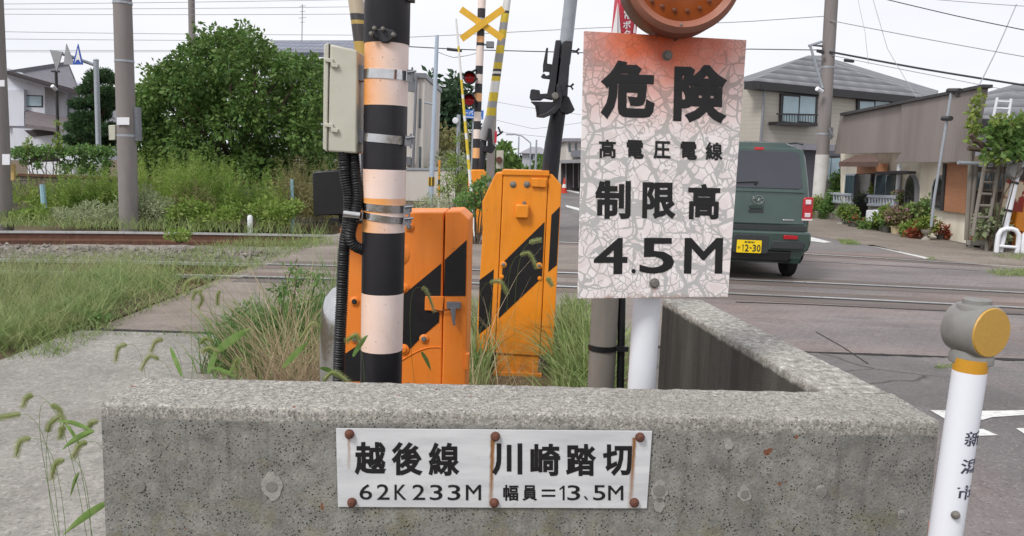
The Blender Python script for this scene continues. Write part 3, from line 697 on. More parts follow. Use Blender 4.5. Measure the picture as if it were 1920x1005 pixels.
for ch, q, wt in (('危', rect(1127, 112, 1229, 223, -2, 3), .048), ('険', rect(1265, 120, 1365, 229, -3, 3), .046),
                  ('高', rect(1123, 261, 1155, 296, 0, 1), .03), ('電', rect(1175, 262, 1207, 297, 0, 1), .03), ('圧', rect(1225, 264, 1257, 298, 0, 1), .03), ('電', rect(1276, 265, 1307, 299, 0, 1), .03), ('線', rect(1323, 266, 1355, 300, 0, 1), .03),
                  ('制', rect(1116, 338, 1183, 410, -1, 1), .036), ('限', rect(1205, 341, 1268, 410, -1, 1), .036), ('高', rect(1291, 344, 1351, 411, -2, 1), .036),
                  ('4', rect(1114, 446, 1177, 514, -1, 0), .016), ('.', rect(1184, 504, 1192, 513, 0, 0), .0), ('5', rect(1200, 446, 1265, 513, -1, 0), .016), ('M', rect(1284, 446, 1356, 513, -2, 0), .016)):
    if (ch in '危高制4' or 250 < q[0][1] < 310) and lt.v and not (ch == '高' and q[0][1] > 300): obj('lettering', lt, M['letter'], board, smooth=0); lt = MB()
    put_text(lt, ch, q, sp, wt, .0007)
obj('lettering', lt, M['letter'], board, smooth=0)
M['boltgrey'] = plain('dull_bolt', S(120, 116, 110), .6, .2, 60, metal=.3)
for x, y, mm in ((1251, 104, 'boltgrey'), (1227, 531, 'boltgrey')):
    b = MB(); b.lathe([(0, .007), (.0085, .007), (.0098, .005), (.0098, 0)], sp(x, y, 0), sp.n, 6); b.lathe([(.0, .0018), (.0125, .0018), (.0125, 0)], sp(x, y, 0), sp.n, 20)
    obj('bolt', b, M[mm], board)
def axis_px(l0, r0_, y0, l1, r1_, y1, Y):
    a = D((l0+r0_)/2, y0, Y); b_ = D((l1+r1_)/2, y1, Y); ra = (D(r0_, y0, Y)-D(l0, y0, Y)).length/2; rb = (D(r1_, y1, Y)-D(l1, y1, Y)).length/2
    return a, b_, ra, rb
def to_z(a, b_, z): return a+(b_-a)*((z-a.z)/(b_.z-a.z))
a, b_, ra, rb = axis_px(1187, 1239, 562, 1177, 1228, 725, 2.005)
b = MB(); tp_ = to_z(a, b_, sp(1240, 62).z); bt = to_z(a, b_, -.1); b.tube([bt, to_z(a, b_, 1.0), tp_], ra, 28)
obj('post', b, plain('white_post_paint', S(224, 226, 232), .35, .03, 6, dirt=S(176, 176, 176), dscale=9, damt=.25, stretch=(1, 1, .25)), sroot)
# ---- amber round lamp above it
M['lens'] = plain('amber_lens', S(140, 66, 18), .2, .25, 14, spec=.6); M['lensrim'] = plain('amber_lens_rim', S(150, 98, 80), .35, .08, 12); M['lamphouse'] = plain('brown_lamp_housing', S(104, 66, 54), .5, .12, 10)
lc = D(1282, -53, 1.86); lr = 110/F_PX*1.86
lroot = thing('amber_lamp', 'round amber crossing lamp in a brown housing above the crackled sign', 'lamp', (lc.x, lc.y+.06, lc.z-lr))
b = MB(); b.lathe([(lr*.9, .115), (lr*.985, .10), (lr*1.0, .01), (lr*.985, .0)], lc, (0, 1, 0), 64); obj('housing', b, M['lamphouse'], lroot)
b = MB(); b.lathe([(lr*.985, -.001), (lr*.97, -.010), (lr*.90, -.018), (lr*.80, -.006), (lr*.76, .002)], lc, (0, 1, 0), 64); obj('lens_rim', b, M['lensrim'], lroot)
b = MB(); b.lathe([(lr*.80, -.004), (lr*.72, -.007), (lr*.5, -.012), (lr*.25, -.0145), (.0, -.015)], lc, (0, 1, 0), 64); ln = obj('lens', b, M['lens'], lroot)
M['lensdot'] = plain('lens_boss', S(96, 46, 20), .35, .2, 30)
for x, y in ((1242, 12), (1265, 19), (1289, 20), (1312, 15), (1222, 2), (1330, 2), (1300, -15), (1258, -15)):
    b = MB(); b.lathe([(.0, .0012), (.003, .001), (.0052, .0)], D(x, y, 1.86-.0115), (0, -1, 0), 12); obj('lens_boss', b, M['lensdot'], ln)
b = MB(); b.lathe([(0, .003), (.0028, .002), (.0028, 0)], D(1277, 46, 1.843), (0, -1, 0), 12); obj('screw', b, M['boltgrey'], lroot)
b = MB(); b.tube([Vector((tp_.x, tp_.y, sp(1240, 62).z+.0)), Vector((lc.x-.005, lc.y+.075, lc.z-lr*.9))], .02, 14); obj('mount', b, M['lamphouse'], lroot)
# ---- emergency button sign with its concrete post
ea, eb, era, erb = axis_px(1108, 1159, 590, 1101, 1152, 728, 2.55)
eroot = thing('emergency_sign', 'red three-sided emergency sign with white triangles on a grey post behind the crackled sign', 'sign', to_z(ea, eb, 0))
b = MB(); ez = D(1165, 70, 2.62).z; top = D(1170, -60, 2.62); b.tube([to_z(ea, eb, -.1), to_z(ea, eb, .6), to_z(ea, eb, 1.05), Vector((D(1171, 62, 2.66).x, 2.66, ez)), Vector((top.x+.0, 2.66, top.z))], [era, era, era, era*.6, era*.5], 20); obj('post', b, M['wood'], eroot)
b = MB(); z1 = D(1155, -80, 2.6).z; z0 = D(1150, 64, 2.6).z
b.prism([(D(1146, 62, 2.62).x, 2.62, z0), (D(1158, 62, 2.55).x, 2.55, z0), (D(1193, 62, 2.6).x, 2.6, z0), (D(1175, 62, 2.7).x, 2.72, z0)], (.012, 0, z1-z0)); obj('panel', b, M['red_p'], eroot, smooth=0)
P1 = Plane((D(1158, 62, 2.55).x, 2.55), (D(1193, 62, 2.6).x, 2.6)); P0 = Plane((D(1146, 62, 2.62).x, 2.62), (D(1158, 62, 2.55).x, 2.55))
for tri in ([P0(1147.5, 62, .003), P0(1158, 4, .003), P0(1157.8, 62, .003)], [P1(1159, 62, .003), P1(1159, 4, .003), P1(1164, 62, .003)], [P1(1187, 62, .003), P1(1192, 24, .003), P1(1192, 62, .003)]):
    b = MB(); b.poly(tri); obj('white_triangle', b, M['white_l'], eroot, smooth=0)
lt = MB(); put_text(lt, '非', rect(1171, -8, 1184, 14), P1, .03, .003); put_text(lt, '常', rect(1170, 17, 1184, 36), P1, .03, .003); put_text(lt, 'ボ', rect(1168, 39, 1183, 54), P1, .03, .003); put_text(lt, 'タ', rect(1169, 56, 1182, 70), P1, .03, .003); obj('lettering', lt, M['white_l'], eroot, smooth=0)
b = MB(); zz = D(1130, 657, 2.5).z; q = to_z(ea, eb, zz); b.lathe([(era+.002, -.009), (era+.004, -.008), (era+.004, .008), (era+.002, .009)], q, (0, 0, 1), 24); b.box(q+Vector((.055, -.02, 0)), (.05, .012, .016)); obj('strap', b, M['blackpl'], eroot)
b = MB(); a, b_, ra, rb = axis_px(1160, 1172, 562, 1157, 1169, 730, 2.55); b.tube([to_z(a, b_, -.1), to_z(a, b_, 1.2)], ra*1.2, 14); obj('conduit', b, M['blackpl'], eroot)
# ================================================================== BOLLARD
a, b_, ra, rb = axis_px(1789, 1848, 692, 1742, 1802, 1005, 1.42)
bt = to_z(a, b_, 0); tpn = to_z(a, b_, D(1820, 672, 1.42).z)
broot = thing('delineator_post', 'white roadside post with a grey drum head and round amber reflector beside the wall', 'post', bt)
b = MB(); b.tube([bt, to_z(a, b_, .5), tpn], ra, 32)
zb = D(1818, 706, 1.42-.03).z
obj('post', b, m_bands('white_post_amber_collar', [(0, S(226, 228, 236)), (zb, S(196, 142, 40))], False, .35), broot)
ph = R(20); ax = Vector((-math.sin(ph), math.cos(ph), 0)); fc = D(1858, 624, 1.40); hr = 51/F_PX*1.415
b = MB(); b.lathe([(hr*.96, .0), (hr*1.0, .004), (hr*1.0, .05), (hr*.95, .066), (hr*.7, .072), (.0, .074)], fc, ax, 48)
b.lathe([(hr*.46, hr*1.15), (hr*.50, hr*1.13), (hr*.50, hr*.95), (hr*.66, hr*.93), (hr*.70, hr*.8), (hr*.7, hr*.5)], fc+ax*.034, (0, 0, 1), 32)
b.lathe([(ra*1.25, -hr*1.30), (ra*1.3, -hr*1.27), (ra*1.3, -hr*1.0), (ra*1.1, -hr*.8)], fc+ax*.034, (0, 0, 1), 32)
hd = obj('drum_head', b, M['grey_h'], broot, bevel=.001)
b = MB(); b.lathe([(0, -.0035), (hr*.90, -.003), (hr*.935, .0)], fc, ax, 48); obj('reflector', b, M['amber'], hd)
b = MB(); b.lathe([(0, .004), (.004, .004), (.0045, 0)], fc+ax*.034+Vector((-ra*.75, -ra*.95, -hr*1.14)), (-.5, -.8, 0), 8); obj('screw', b, M['boltgrey'], hd)
# lettering bent round the post
tdir = (b_-a).normalized(); 
def post_text(mb, ch, yc, hpx):
    v, f = glyphs(ch, .012); lo = v.min(0); hi = v.max(0); zc = D(1795, yc, 1.39).z; q = to_z(a, b_, zc)
    tocam = Vector((CAM.x-q.x, CAM.y-q.y, 0)).normalized(); th0 = math.atan2(tocam.y, tocam.x); hh = hpx/F_PX*1.4; out = []
    for p in v:
        u_ = (p[0]-lo[0])/(hi[0]-lo[0]); vv_ = (p[1]-lo[1])/(hi[1]-lo[1])-.5
        th = th0 + R(16) + u_*R(72); c = to_z(a, b_, zc+vv_*hh)
        out.append(c+Vector((math.cos(th), math.sin(th), 0))*(ra+.0004+(p[2]-lo[2])/max(hi[2]-lo[2], 1e-4)*.0005))
    mb.add(out, f)
M['print'] = plain('faded_blue_black_print', S(58, 60, 78), .5, .1, 30)
for ch, yy in (('新', 823), ('潟', 875), ('市', 924)): lt = MB(); post_text(lt, ch, yy, 30); obj('lettering', lt, M['print'], broot, smooth=0)
q = to_z(a, b_, D(1796, 966, 1.39).z); tocam = Vector((CAM.x-q.x, CAM.y-q.y, 0)).normalized(); sd = (Matrix.Rotation(R(22), 3, 'Z') @ tocam)
b = MB(); b.lathe([(0, .010), (.004, .009), (.0075, .004), (.008, 0)], q+sd*ra, sd, 14); obj('button', b, M['boltgrey'], broot)
b = MB(); p = G(1738, 985, .62); b.box((p.x+.03, p.y+.05, .3), (.09, .04, .6)); o = obj('orange_marker', b, plain('red_orange_plastic', S(206, 96, 66), .5, .1, 12), bevel=.004); tag(o, 'red-orange marker block low behind the end of the concrete wall', 'marker')
# ================================================================== STRIPED SIGNAL POLE
PY = 2.42
a, b_, ra, rb = axis_px(685, 768, 2, 676, 753, 716, PY)
def pz_(y): return D(722, y, PY-.06).z
def m_mainpole(bands, lean):
    b = NB('striped_reflective_sleeve'); x, y, z = b.xyz()
    z0 = bands[0][0]; z1 = bands[-1][0]+.4
    wob = b.math('MULTIPLY', b.math('SUBTRACT', b.noise(60, 3), .5), .001)
    t = b.range(b.math('ADD', z, wob), z0, z1)
    P = lambda q: max(0, min(1, (q-z0)/(z1-z0)))
    blk = b.ramp(t, [(P(q), 0. if k == 'k' else 1.) for q, k in bands], 'CONSTANT')
    ob = b.ramp(t, [(P(q), {'o': 1., 'p': .86, 'w': .3, 'k': 0.}[k]) for q, k in bands], 'CONSTANT')
    x = b.math('SUBTRACT', x, b.math('MULTIPLY', z, lean))
    side = b.range(b.math('ADD', x, b.math('MULTIPLY', b.math('SUBTRACT', b.noise(9, 5), .5), .05)), -.075, .042, 1, 0)
    of = b.math('ADD', b.math('MULTIPLY', ob, b.math('ADD', .08, b.math('MULTIPLY', side, 1.3))), b.math('MULTIPLY', b.math('GREATER_THAN', ob, .9), .6), clamp=True)
    white = b.ramp(b.noise(12, 4), [(.3, S(232, 212, 204)), (.7, S(242, 226, 222))])
    c = b.mix(of, white, b.ramp(b.noise(16, 5), [(.3, S(226, 148, 74)), (.7, S(238, 172, 100))]))
    c = b.mix(b.ramp(b.noise(24, 6, .7, b.map((1, 1, .25))), [(.6, 0.), (.85, .4)]), c, S(168, 120, 84))
    black = b.ramp(b.noise(10, 6, .7, b.map((1, 1, .4))), [(.3, S(19, 18, 23)), (.75, S(38, 36, 42))])
    c = b.mix(blk, black, c)
    c = b.mix(b.math('MULTIPLY', b.ramp(b.noise(130, 2), [(.70, 0.), (.73, .7)]), blk), c, S(70, 48, 34))
    b.set(Base_Color=c, Roughness=.42, Normal=b.bump(b.noise(25, 3), .08, .003)); return b.m
B0 = to_z(a, b_, 0)
proot = thing('signal_pole', 'thick crossing signal pole in black, white and faded orange bands with steel straps', 'pole', B0)
bands = [(0, 'k'), (pz_(666), 'w'), (pz_(555), 'k'), (pz_(438), 'p'), (pz_(402), 'o'), (pz_(374), 'w'), (pz_(321), 'k'), (pz_(199), 'p'), (pz_(78), 'k')]
b = MB(); tt = to_z(a, b_, pz_(-120)+1.3); b.tube([to_z(a, b_, -.1), to_z(a, b_, .5), to_z(a, b_, .9), to_z(a, b_, 1.3), to_z(a, b_, 1.7), tt], [rb, rb, rb, (ra+rb)/2, ra, ra], 48)
obj('pole', b, m_mainpole(bands, (a.x-B0.x)/a.z), proot)
b = MB(); b.lathe([(ra+.0012, -.2), (ra+.0022, -.198), (ra+.0022, .2)], to_z(a, b_, pz_(78)+.2), (b_-a)*-1, 48); obj('black_sleeve', b, M['charcoal'], proot)
def strap(y, h, tilt=0, lug=True):
    q = to_z(a, b_, pz_(y)); nx_ = Vector((tilt, 0, 1)).normalized(); b = MB(); rr = (ra+rb)/2+.0008
    b.lathe([(rr, -h/2), (rr+.0018, -h/2), (rr+.0018, h/2), (rr, h/2)], q, nx_, 48)
    s = obj('strap', b, M['steel'], proot)
    if lug:
        b = MB(); e = q+Vector((rr+.006, -.028, -tilt*rr))
        b.box(e+Vector((.002, 0, 0)), (.016, .012, h*1.3)); b.box(e+Vector((.012, .004, h*.1)), (.006, .02, h*.9)); b.tube([e+Vector((-.004, -.008, h*.35)), e+Vector((.022, -.008, h*.5))], .0035, 8); b.tube([e+Vector((.01, -.006, -h*.9)), e+Vector((.01, -.006, h*.9))], .003, 8)
        obj('strap_buckle', b, M['bracket'], s)
strap(138, .027, .02); strap(260, .024, .06); strap(391, .022, .05); strap(410, .020, .12)
# cable clamp high on the pole
b = MB(); q = Plane3(D(690, 60, PY-.075), D(760, 60, PY-.075), D(720, 80, PY-.075))
b.prism([q(695, 62), (q(706, 54)), q(722, 52), q(738, 56), q(744, 66), q(736, 74), q(728, 80), q(716, 80), q(708, 72), q(698, 70)], (0, .03, 0)); cl = obj('cable_clamp', b, M['charcoal'], proot, bevel=.004)
for x, y in ((697, 64), (703, 54), (719, 55), (738, 66)):
    b = MB(); b.lathe([(0, .016), (.004, .015), (.0065, .011), (.0065, 0)], q(x, y), (0, -1, 0), 10); obj('clamp_bolt', b, M['boltgrey'], cl)
b = MB(); q2 = D(765, 2, PY); b.box(q2+Vector((.012, -.02, .008)), (.02, .03, .03)); b.box(q2+Vector((.008, -.02, .05)), (.008, .012, .06)); obj('bracket', b, M['charcoal'], proot, bevel=.002)
# ---- beige relay box strapped to it
xr = D(606, 290, 2.40)
rroot = thing('relay_box', 'beige plastic terminal box with two lid clips strapped beside the striped pole', 'box', (xr.x, 2.44, D(640, 288, 2.4).z))
PB = PlaneY(2.38)
b = MB(); b.prism([PB(618, 82), PB(670, 94), PB(669, 288), PB(614, 284)], (0, .13, 0)); obj('box_body', b, M['beige'], rroot, bevel=.006, seg=3)
b = MB(); b.prism([PB(607, 84, .004), PB(616, 79, .004), PB(613, 285, .004), PB(605, 279, .004)], (0, .13, 0)); ld = obj('lid', b, M['beige'], rroot, bevel=.003)
b = MB(); b.prism([PB(616, 83, -.004), PB(618.5, 83, -.004), PB(615, 284, -.004), PB(612.5, 284, -.004)], (0, .12, 0)); obj('lid_seal', b, M['dark'], ld)
for y in (115, 237):
    b = MB(); b.prism([PB(608, y-7, .010), PB(624, y-5, .010), PB(624, y+2, .010), PB(634, y+5, .010), PB(633, y+12, .010), PB(620, y+10, .010), PB(620, y+2, .010), PB(608, y, .010)], (0, .012, 0)); obj('lid_clip', b, M['beige'], ld, bevel=.0015)
for y0, y1 in ((120, 151), (242, 268)):
    b = MB(); b.prism([D(667, y0, 2.40), D(686, y0+3, 2.40), D(685, y1+2, 2.40), D(666, y1-1, 2.40)], (0, .05, 0)); obj('mounting_bracket', b, M['bracket'], rroot, bevel=.002)
# ---- corrugated conduits
M['hose'] = plain('corrugated_black_hose', S(22, 22, 25), .5, .2, 30)
def hose(name, label, px, Y, rpx, pitch=.0075):
    P = [D(x, y, Y+dy) for x, y, dy in px]
    # Catmull-Rom resample
    pts = []
    for i in range(len(P)-1):
        p0 = P[max(i-1, 0)]; p1 = P[i]; p2 = P[i+1]; p3 = P[min(i+2, len(P)-1)]; n = max(4, int((p2-p1).length/(pitch/4)))
        for k in range(n):
            t = k/n; pts.append(.5*((2*p1)+(p2-p0)*t+(2*p0-5*p1+4*p2-p3)*t*t+(3*p1-p0-3*p2+p3)*t**3))
    pts.append(P[-1]); r_ = rpx/F_PX*Y; L = 0; rad = []
    for i, p in enumerate(pts):
        if i: L += (p-pts[i-1]).length
        rad.append(r_*(1+.10*math.sin(2*math.pi*L/pitch)))
    b = MB(); b.tube(pts, rad, 16); o = obj(name, b, M['hose'], origin=pts[-1]); tag(o, label, 'hose', 'corrugated cable conduits'); return o
hose('conduit_hose', 'long black corrugated conduit running down from the beige box behind the wall', [(644, 284, 0), (648, 330, 0), (655, 370, .0), (652, 420, 0), (645, 470, 0), (641, 560, 0), (637, 640, .0), (634, 740, .02)], 2.40, 11)
hose('conduit_hose', 'short black corrugated conduit curving from the beige box into the striped pole', [(662, 284, .02), (667, 330, .0), (671, 372, -.01), (664, 410, -.02), (657, 440, -.02), (664, 460, -.01), (690, 472, .02)], 2.40, 10)
hc = MB(); hc.tube([D(645, 400, 2.36), D(676, 404, 2.36)], .012, 12); o = obj('hose_clamp', hc, M['steel']); tag(o, 'small bright steel clamp holding the two black conduits together', 'clamp')
b = MB(); Pq = PlaneY(2.75); b.prism([Pq(585, 326), (Pq(590, 321)), Pq(640, 318), Pq(646, 322), Pq(648, 403), Pq(588, 405)], (0, .04, 0)); bp = thing('black_backboard', 'square black sheet-metal backboard behind the hoses', 'board', (Pq(616, 400).x, 2.77, Pq(616, 404).z))
obj('panel', b, M['blackpl'], bp, bevel=.005); b = MB(); b.tube([Pq(640, 402, -.03), Pq(640, 416, -.03), Pq(690, 412, -.03)], .012, 8); b.box(Pq(629, 412, .0), (.03, .03, .012)); obj('bracket', b, M['blackpl'], bp)
b = MB(); b.prism([D(676, 175, 2.62), D(690, 175, 2.62), D(690, 281, 2.62), D(672, 279, 2.62)], (0, .05, 0)); rb_ = thing('red_button_box', 'narrow red box showing between the beige box and the striped pole', 'box', D(683, 281, 2.64)); obj('case', b, plain('red_box', S(204, 74, 52), .4, .08, 8), rb_, bevel=.003)
b = MB(); b.prism([D(676, 160, 2.60), D(692, 160, 2.60), D(692, 174, 2.60), D(676, 174, 2.60)], (0, .07, 0)); obj('lid', b, M['beige'], rb_, bevel=.002)
# ---- black and yellow raised arm behind the box
a2 = D(662, -40, 3.1); b2 = D(683, 120, 3.05); c2 = D(694, 420, 3.0)
zz = lambda y: D(675, y, 3.07).z
b = MB(); b.tube([a2, b2, D(690, 240, 3.05), c2], [.029, .029, .029, .029], 16)
ARM1 = b
# ---- dome of galvanised sheet beside the first machine
q = D(648, 640, 3.05); zb_ = .0
droot = thing('steel_drum', 'shiny steel domed drum behind the hoses at the edge of the grass', 'drum', (q.x, 3.05, 0))
zt = D(640, 536, 3.0).z
b = MB(); rr = .098; b.lathe([(rr*.92, 0), (rr, .05), (rr*1.02, zt-.20), (rr*.97, zt-.11), (rr*.80, zt-.05), (rr*.5, zt-.015), (0, zt)], (q.x, 3.05, 0), (0, 0, 1), 40); obj('shell', b, M['steel'], droot, smooth=80)
# ================================================================== BARRIER MACHINE beside the striped pole
Y1 = 2.86; F1 = PlaneY(Y1)
g1 = D(770, 700, Y1)
m1 = thing('barrier_machine', 'orange barrier machine with black diagonal stripes and a side latch behind the striped pole', 'barrier machine', (g1.x, Y1+.15, 0))
obj('arm', ARM1, m_bands('black_yellow_arm', [(zz(420), S(40, 38, 42)), (zz(180), S(176, 146, 70)), (zz(80), S(58, 54, 52)), (zz(48), S(172, 146, 76)), (zz(40), S(52, 50, 52)), (zz(27), S(176, 162, 140)), (zz(-10), S(150, 146, 140))], True), m1)
def zp(P, x, y0, z):   # drop an edge point to height z
    p = P(x, y0); return Vector((p.x, p.y, z))
dep = Vector((0, .26, 0))
b = MB(); b.prism([F1(637, 430), F1(662, 398), F1(832, 398), F1(828, 720), zp(F1, 828, 720, .02), zp(F1, 645, 720, .02), F1(640, 690)], dep); obj('cabinet', b, M['orange'], m1, smooth=0, bevel=.005)
b = MB(); b.prism([F1(835, 397, .006), F1(863, 396, .006), F1(880, 411, .006), F1(875, 655, .006), F1(873, 722, .006), zp(F1, 872, 722, .02)+Vector((0, -.006, 0)), zp(F1, 829, 722, .02)+Vector((0, -.006, 0)), F1(831, 600, .006)], dep+Vector((0, .006, 0))); sd1 = obj('side_door', b, M['orange'], m1, smooth=0, bevel=.005)
b = MB(); b.prism([F1(752, 556, .002), F1(827, 494, .002), F1(826, 555, .002), F1(805, 560, .002), F1(800, 582, .002), F1(824, 586, .002), F1(823, 604, .002), F1(790, 632, .002), F1(770, 653, .002), F1(750, 660, .002)], (0, .0012, 0)); obj('hazard_stripe', b, M['black'], m1, smooth=0)
b = MB(); b.prism([F1(834, 487, .008), F1(875, 450, .008), F1(873, 555, .008), F1(832, 555, .008)], (0, .0012, 0)); obj('hazard_stripe', b, M['black'], m1, smooth=0)
b = MB(); b.prism([F1(646, 664, .002), F1(690, 634, .002), F1(690, 715, .002), F1(644, 715, .002)], (0, .0012, 0)); obj('hazard_stripe', b, M['black'], m1, smooth=0)
def washbolt(P, x, y, r_, par, matw, matb, off=0, nm='bolt'):
    b = MB(); b.lathe([(0, .006), (r_*1.15, .006), (r_*1.35, .004), (r_*1.4, 0)], P(x, y, off), P.n, 20); o = obj(nm, b, matw, par)
    b = MB(); b.lathe([(0, .0115), (r_*.62, .0112), (r_*.78, .009), (r_*.8, .006)], P(x, y, off), P.n, 12); obj('bolt_head', b, matb, o)
for x, y in ((767, 425), (795, 635), (665, 635)): washbolt(F1, x, y, .0125, m1, M['orange'], M['boltgrey'])
washbolt(F1, 665, 565, .0125, m1, M['orange'], M['dark']); washbolt(F1, 757, 655, .015, m1, M['orange'], M['orange']); washbolt(F1, 758, 540, .013, m1, M['orange'], M['orange'])
b = MB(); b.lathe([(0, .004), (.04, .004), (.045, .0)], F1(746, 476, 0), F1.n, 32); obj('round_cap', b, M['orange'], m1)
pts = [F1(752+75*t, 676-22*math.sin(math.pi*t*.62)-4*t, .0015) for t in np.linspace(0, 1, 16)]; b = MB(); b.tube(pts, .002, 6); obj('weld_seam', b, M['orange'], m1)
b = MB(); b.prism([F1(797, 556, .012), F1(832, 556, .012), F1(830, 584, .012), F1(796, 582, .012)], (0, .012, 0)); lt_ = obj('latch', b, M['orange'], sd1, bevel=.002)
b = MB(); b.box(F1(851, 572, .016), (.05, .012, .024)); b.tube([F1(846, 576, .022), F1(852, 610, .026)], .005, 8); b.box(F1(851, 590, .024), (.012, .01, .05)); obj('latch_lever', b, M['bracket'], sd1, bevel=.001)
b = MB(); b.tube([F1(815, 580, .014), F1(825, 583, .016), F1(845, 580, .02)], .0022, 6); obj('latch_wire', b, M['steel'], sd1)
b = MB(); b.box(F1(876, 677, .004), (.014, .03, .06)); obj('hinge', b, M['orange'], sd1, bevel=.002)
# ================================================================== SECOND MACHINE
Y2 = 5.35; F2 = PlaneY(Y2)
g2 = D(975, 700, Y2)
m2 = thing('barrier_machine', 'tall orange barrier machine with black stripes standing in dry grass beyond the striped pole', 'barrier machine', (g2.x, Y2+.2, 0))
dep2 = Vector((0, .42, 0))
zf = F2(970, 700).z
b = MB(); b.prism([F2(944, 323), F2(1028, 325), F2(1012, 668), F2(929, 663)], dep2); obj('cabinet', b, M['orange2'], m2, smooth=0, bevel=.008)
b = MB(); b.prism([F2(930, 324, -.004), F2(943, 323, -.004), F2(928, 661, -.004), F2(895, 662, -.004), F2(893, 638, -.004), F2(905, 430, -.004), F2(904, 378, -.004)], dep2); obj('side_panel', b, M['orange2'], m2, smooth=0, bevel=.006)
b = MB(); b.prism([F2(1029, 325, -.004), F2(1036, 327, -.004), F2(1053, 347, -.004), F2(1051, 392, -.004), F2(1037, 666, -.004), F2(1013, 667, -.004)], dep2); obj('side_panel', b, M['orange2'], m2, smooth=0, bevel=.006)
b = MB(); b.prism([F2(932, 662, -.012), F2(1011, 666, -.012), zp(F2, 1009, 703, 0)+Vector((0, .012, 0)), zp(F2, 930, 701, 0)+Vector((0, .012, 0))], dep2*.9); obj('foot', b, M['orange2'], m2, smooth=0, bevel=.005)
b = MB(); b.prism([F2(925, 698, .02), F2(1016, 702, .02), zp(F2, 1016, 702, -.04)+Vector((0, -.02, 0)), zp(F2, 925, 698, -.04)+Vector((0, -.02, 0))], dep2); obj('base_flange', b, M['orange2'], m2, smooth=0)
b = MB(); b.prism([F2(942, 318, .01), F2(1030, 320, .01), F2(1030, 330, .01), F2(941, 328, .01)], dep2); obj('top_lip', b, M['orange2'], m2, smooth=0, bevel=.004)
for pts, o_ in (([(899, 525), (926, 505), (921, 608), (897, 628)], -.0025), ([(943, 492), (1021, 416), (1016, 521), (935, 597)], .0025), ([(1034, 403), (1050, 387), (1044, 497), (1028, 510)], -.0025)):
    b = MB(); b.prism([F2(x, y, o_) for x, y in pts], (0, .0015, 0)); obj('hazard_stripe', b, M['black'], m2, smooth=0)
b = MB(); b.box(F2(979, 396, .02), (.085, .05, .09)); lb = obj('lock_box', b, M['orange2'], m2, bevel=.008); b = MB(); b.lathe([(0, .01), (.011, .009), (.014, 0)], F2(983, 381, .012), F2.n, 12); obj('bolt', b, M['boltgrey'], lb)
b = MB(); b.prism([F2(997, 334, .022), F2(1025, 335, .022), F2(1024, 352, .022), F2(996, 350, .022)], (0, .02, 0)); obj('name_block', b, M['orange2'], m2, bevel=.005)
for x, y in ((962, 346), (988, 346), (944, 496), (1011, 498)): washbolt(F2, x, y, .016, m2, M['boltgrey'] if y < 400 else M['orange2'], M['boltgrey'])
for x, y in ((941, 519), (1012, 522)): washbolt(F2, x, y, .011, m2, M['orange2'], M['orange2'])
# ---- its raised arm: black tube, holder with cable bracket, grey arm
YA = 5.4; FA = PlaneY(YA)
b0 = D(1022, 420, YA+.1); b1 = D(1050, 190, YA)
ar = m2
b = MB(); b.tube([D(1025, 380, YA+.08), D(1037, 270, YA+.03), b1, D(1056, 110, YA)], [.062, .056, .048, .045], 20); obj('lower_tube', b, plain('black_tube_steel', S(30, 32, 39), .4, .2, 4, dirt=S(70, 74, 80), dscale=5, damt=.3), ar)
b = MB(); b.tube([D(1057, 120, YA+.01), D(1077, -60, YA-.06)], [.043, .043], 20); obj('upper_tube', b, M['galv'], ar)
def ppart(nm, pts, off, th, bev=.004, mat='charcoal', par=ar):
    b = MB(); b.prism([FA(x, y, off) for x, y in pts], (0, th, 0)); return obj(nm, b, M[mat], par, bevel=bev)
ppart('holder_rail', [(1042, 75), (1052, 75), (1041, 176), (1026, 176), (1031, 150)], .075, .06)
ppart('holder_rail', [(1056, 78), (1060, 76), (1073, 77), (1073, 88), (1059, 181), (1043, 181)], .095, .08)
ppart('lever', [(1024, 90), (1028, 89), (1026, 119), (1038, 121), (1034, 149), (1018, 147), (1014, 144), (1018, 138), (1021, 138), (1024, 142), (1030, 140), (1030, 135), (1022, 134), (1018, 136), (1018, 122)], .06, .02, .002)
ppart('cable_bracket', [(995, 168), (999, 167), (1012, 169), (1013, 176), (1038, 174), (1043, 177), (1043, 185), (1034, 187), (1020, 184), (1014, 188), (996, 188), (993, 182)], .10, .05)
ppart('spring_housing', [(995, 190), (1040, 191), (1044, 205), (1028, 217), (1006, 219), (1006, 206), (1004, 198)], .09, .06)
for k in range(6):
    b = MB(); b.tube([FA(1003+.6*k, 198+3.4*k, .09), FA(1010, 199+3.4*k, .09)], .006, 6); obj('spring_coil', b, M['charcoal'], ar)
ppart('curved_strut', [(1044, 158), (1048, 156), (1054, 180), (1052, 200), (1040, 213), (1020, 221), (1008, 220), (1010, 216), (1026, 211), (1040, 200), (1043, 186)], .125, .025, .003)
ppart('end_weight', [(1058, 176), (1067, 182), (1078, 206), (1074, 210), (1064, 214), (1050, 209), (1048, 200), (1054, 190)], .05, .09)
b = MB(); b.lathe([(0, .02), (.02, .018), (.024, 0)], FA(1041, 180, .13), FA.n, 16); obj('pivot_bolt', b, M['boltgrey'], ar)
for y in (95, 161):
    x = 1071-(y-95)*.16
    b = MB(); b.tube([FA(x, y, .06), FA(x+10, y+1, .06), FA(x+14, y+7, .06)], .006, 6); b.tube([FA(x+10, y+1, .06), FA(x+15, y-4, .06)], .007, 6); obj('cable_hook', b, M['charcoal'], ar)
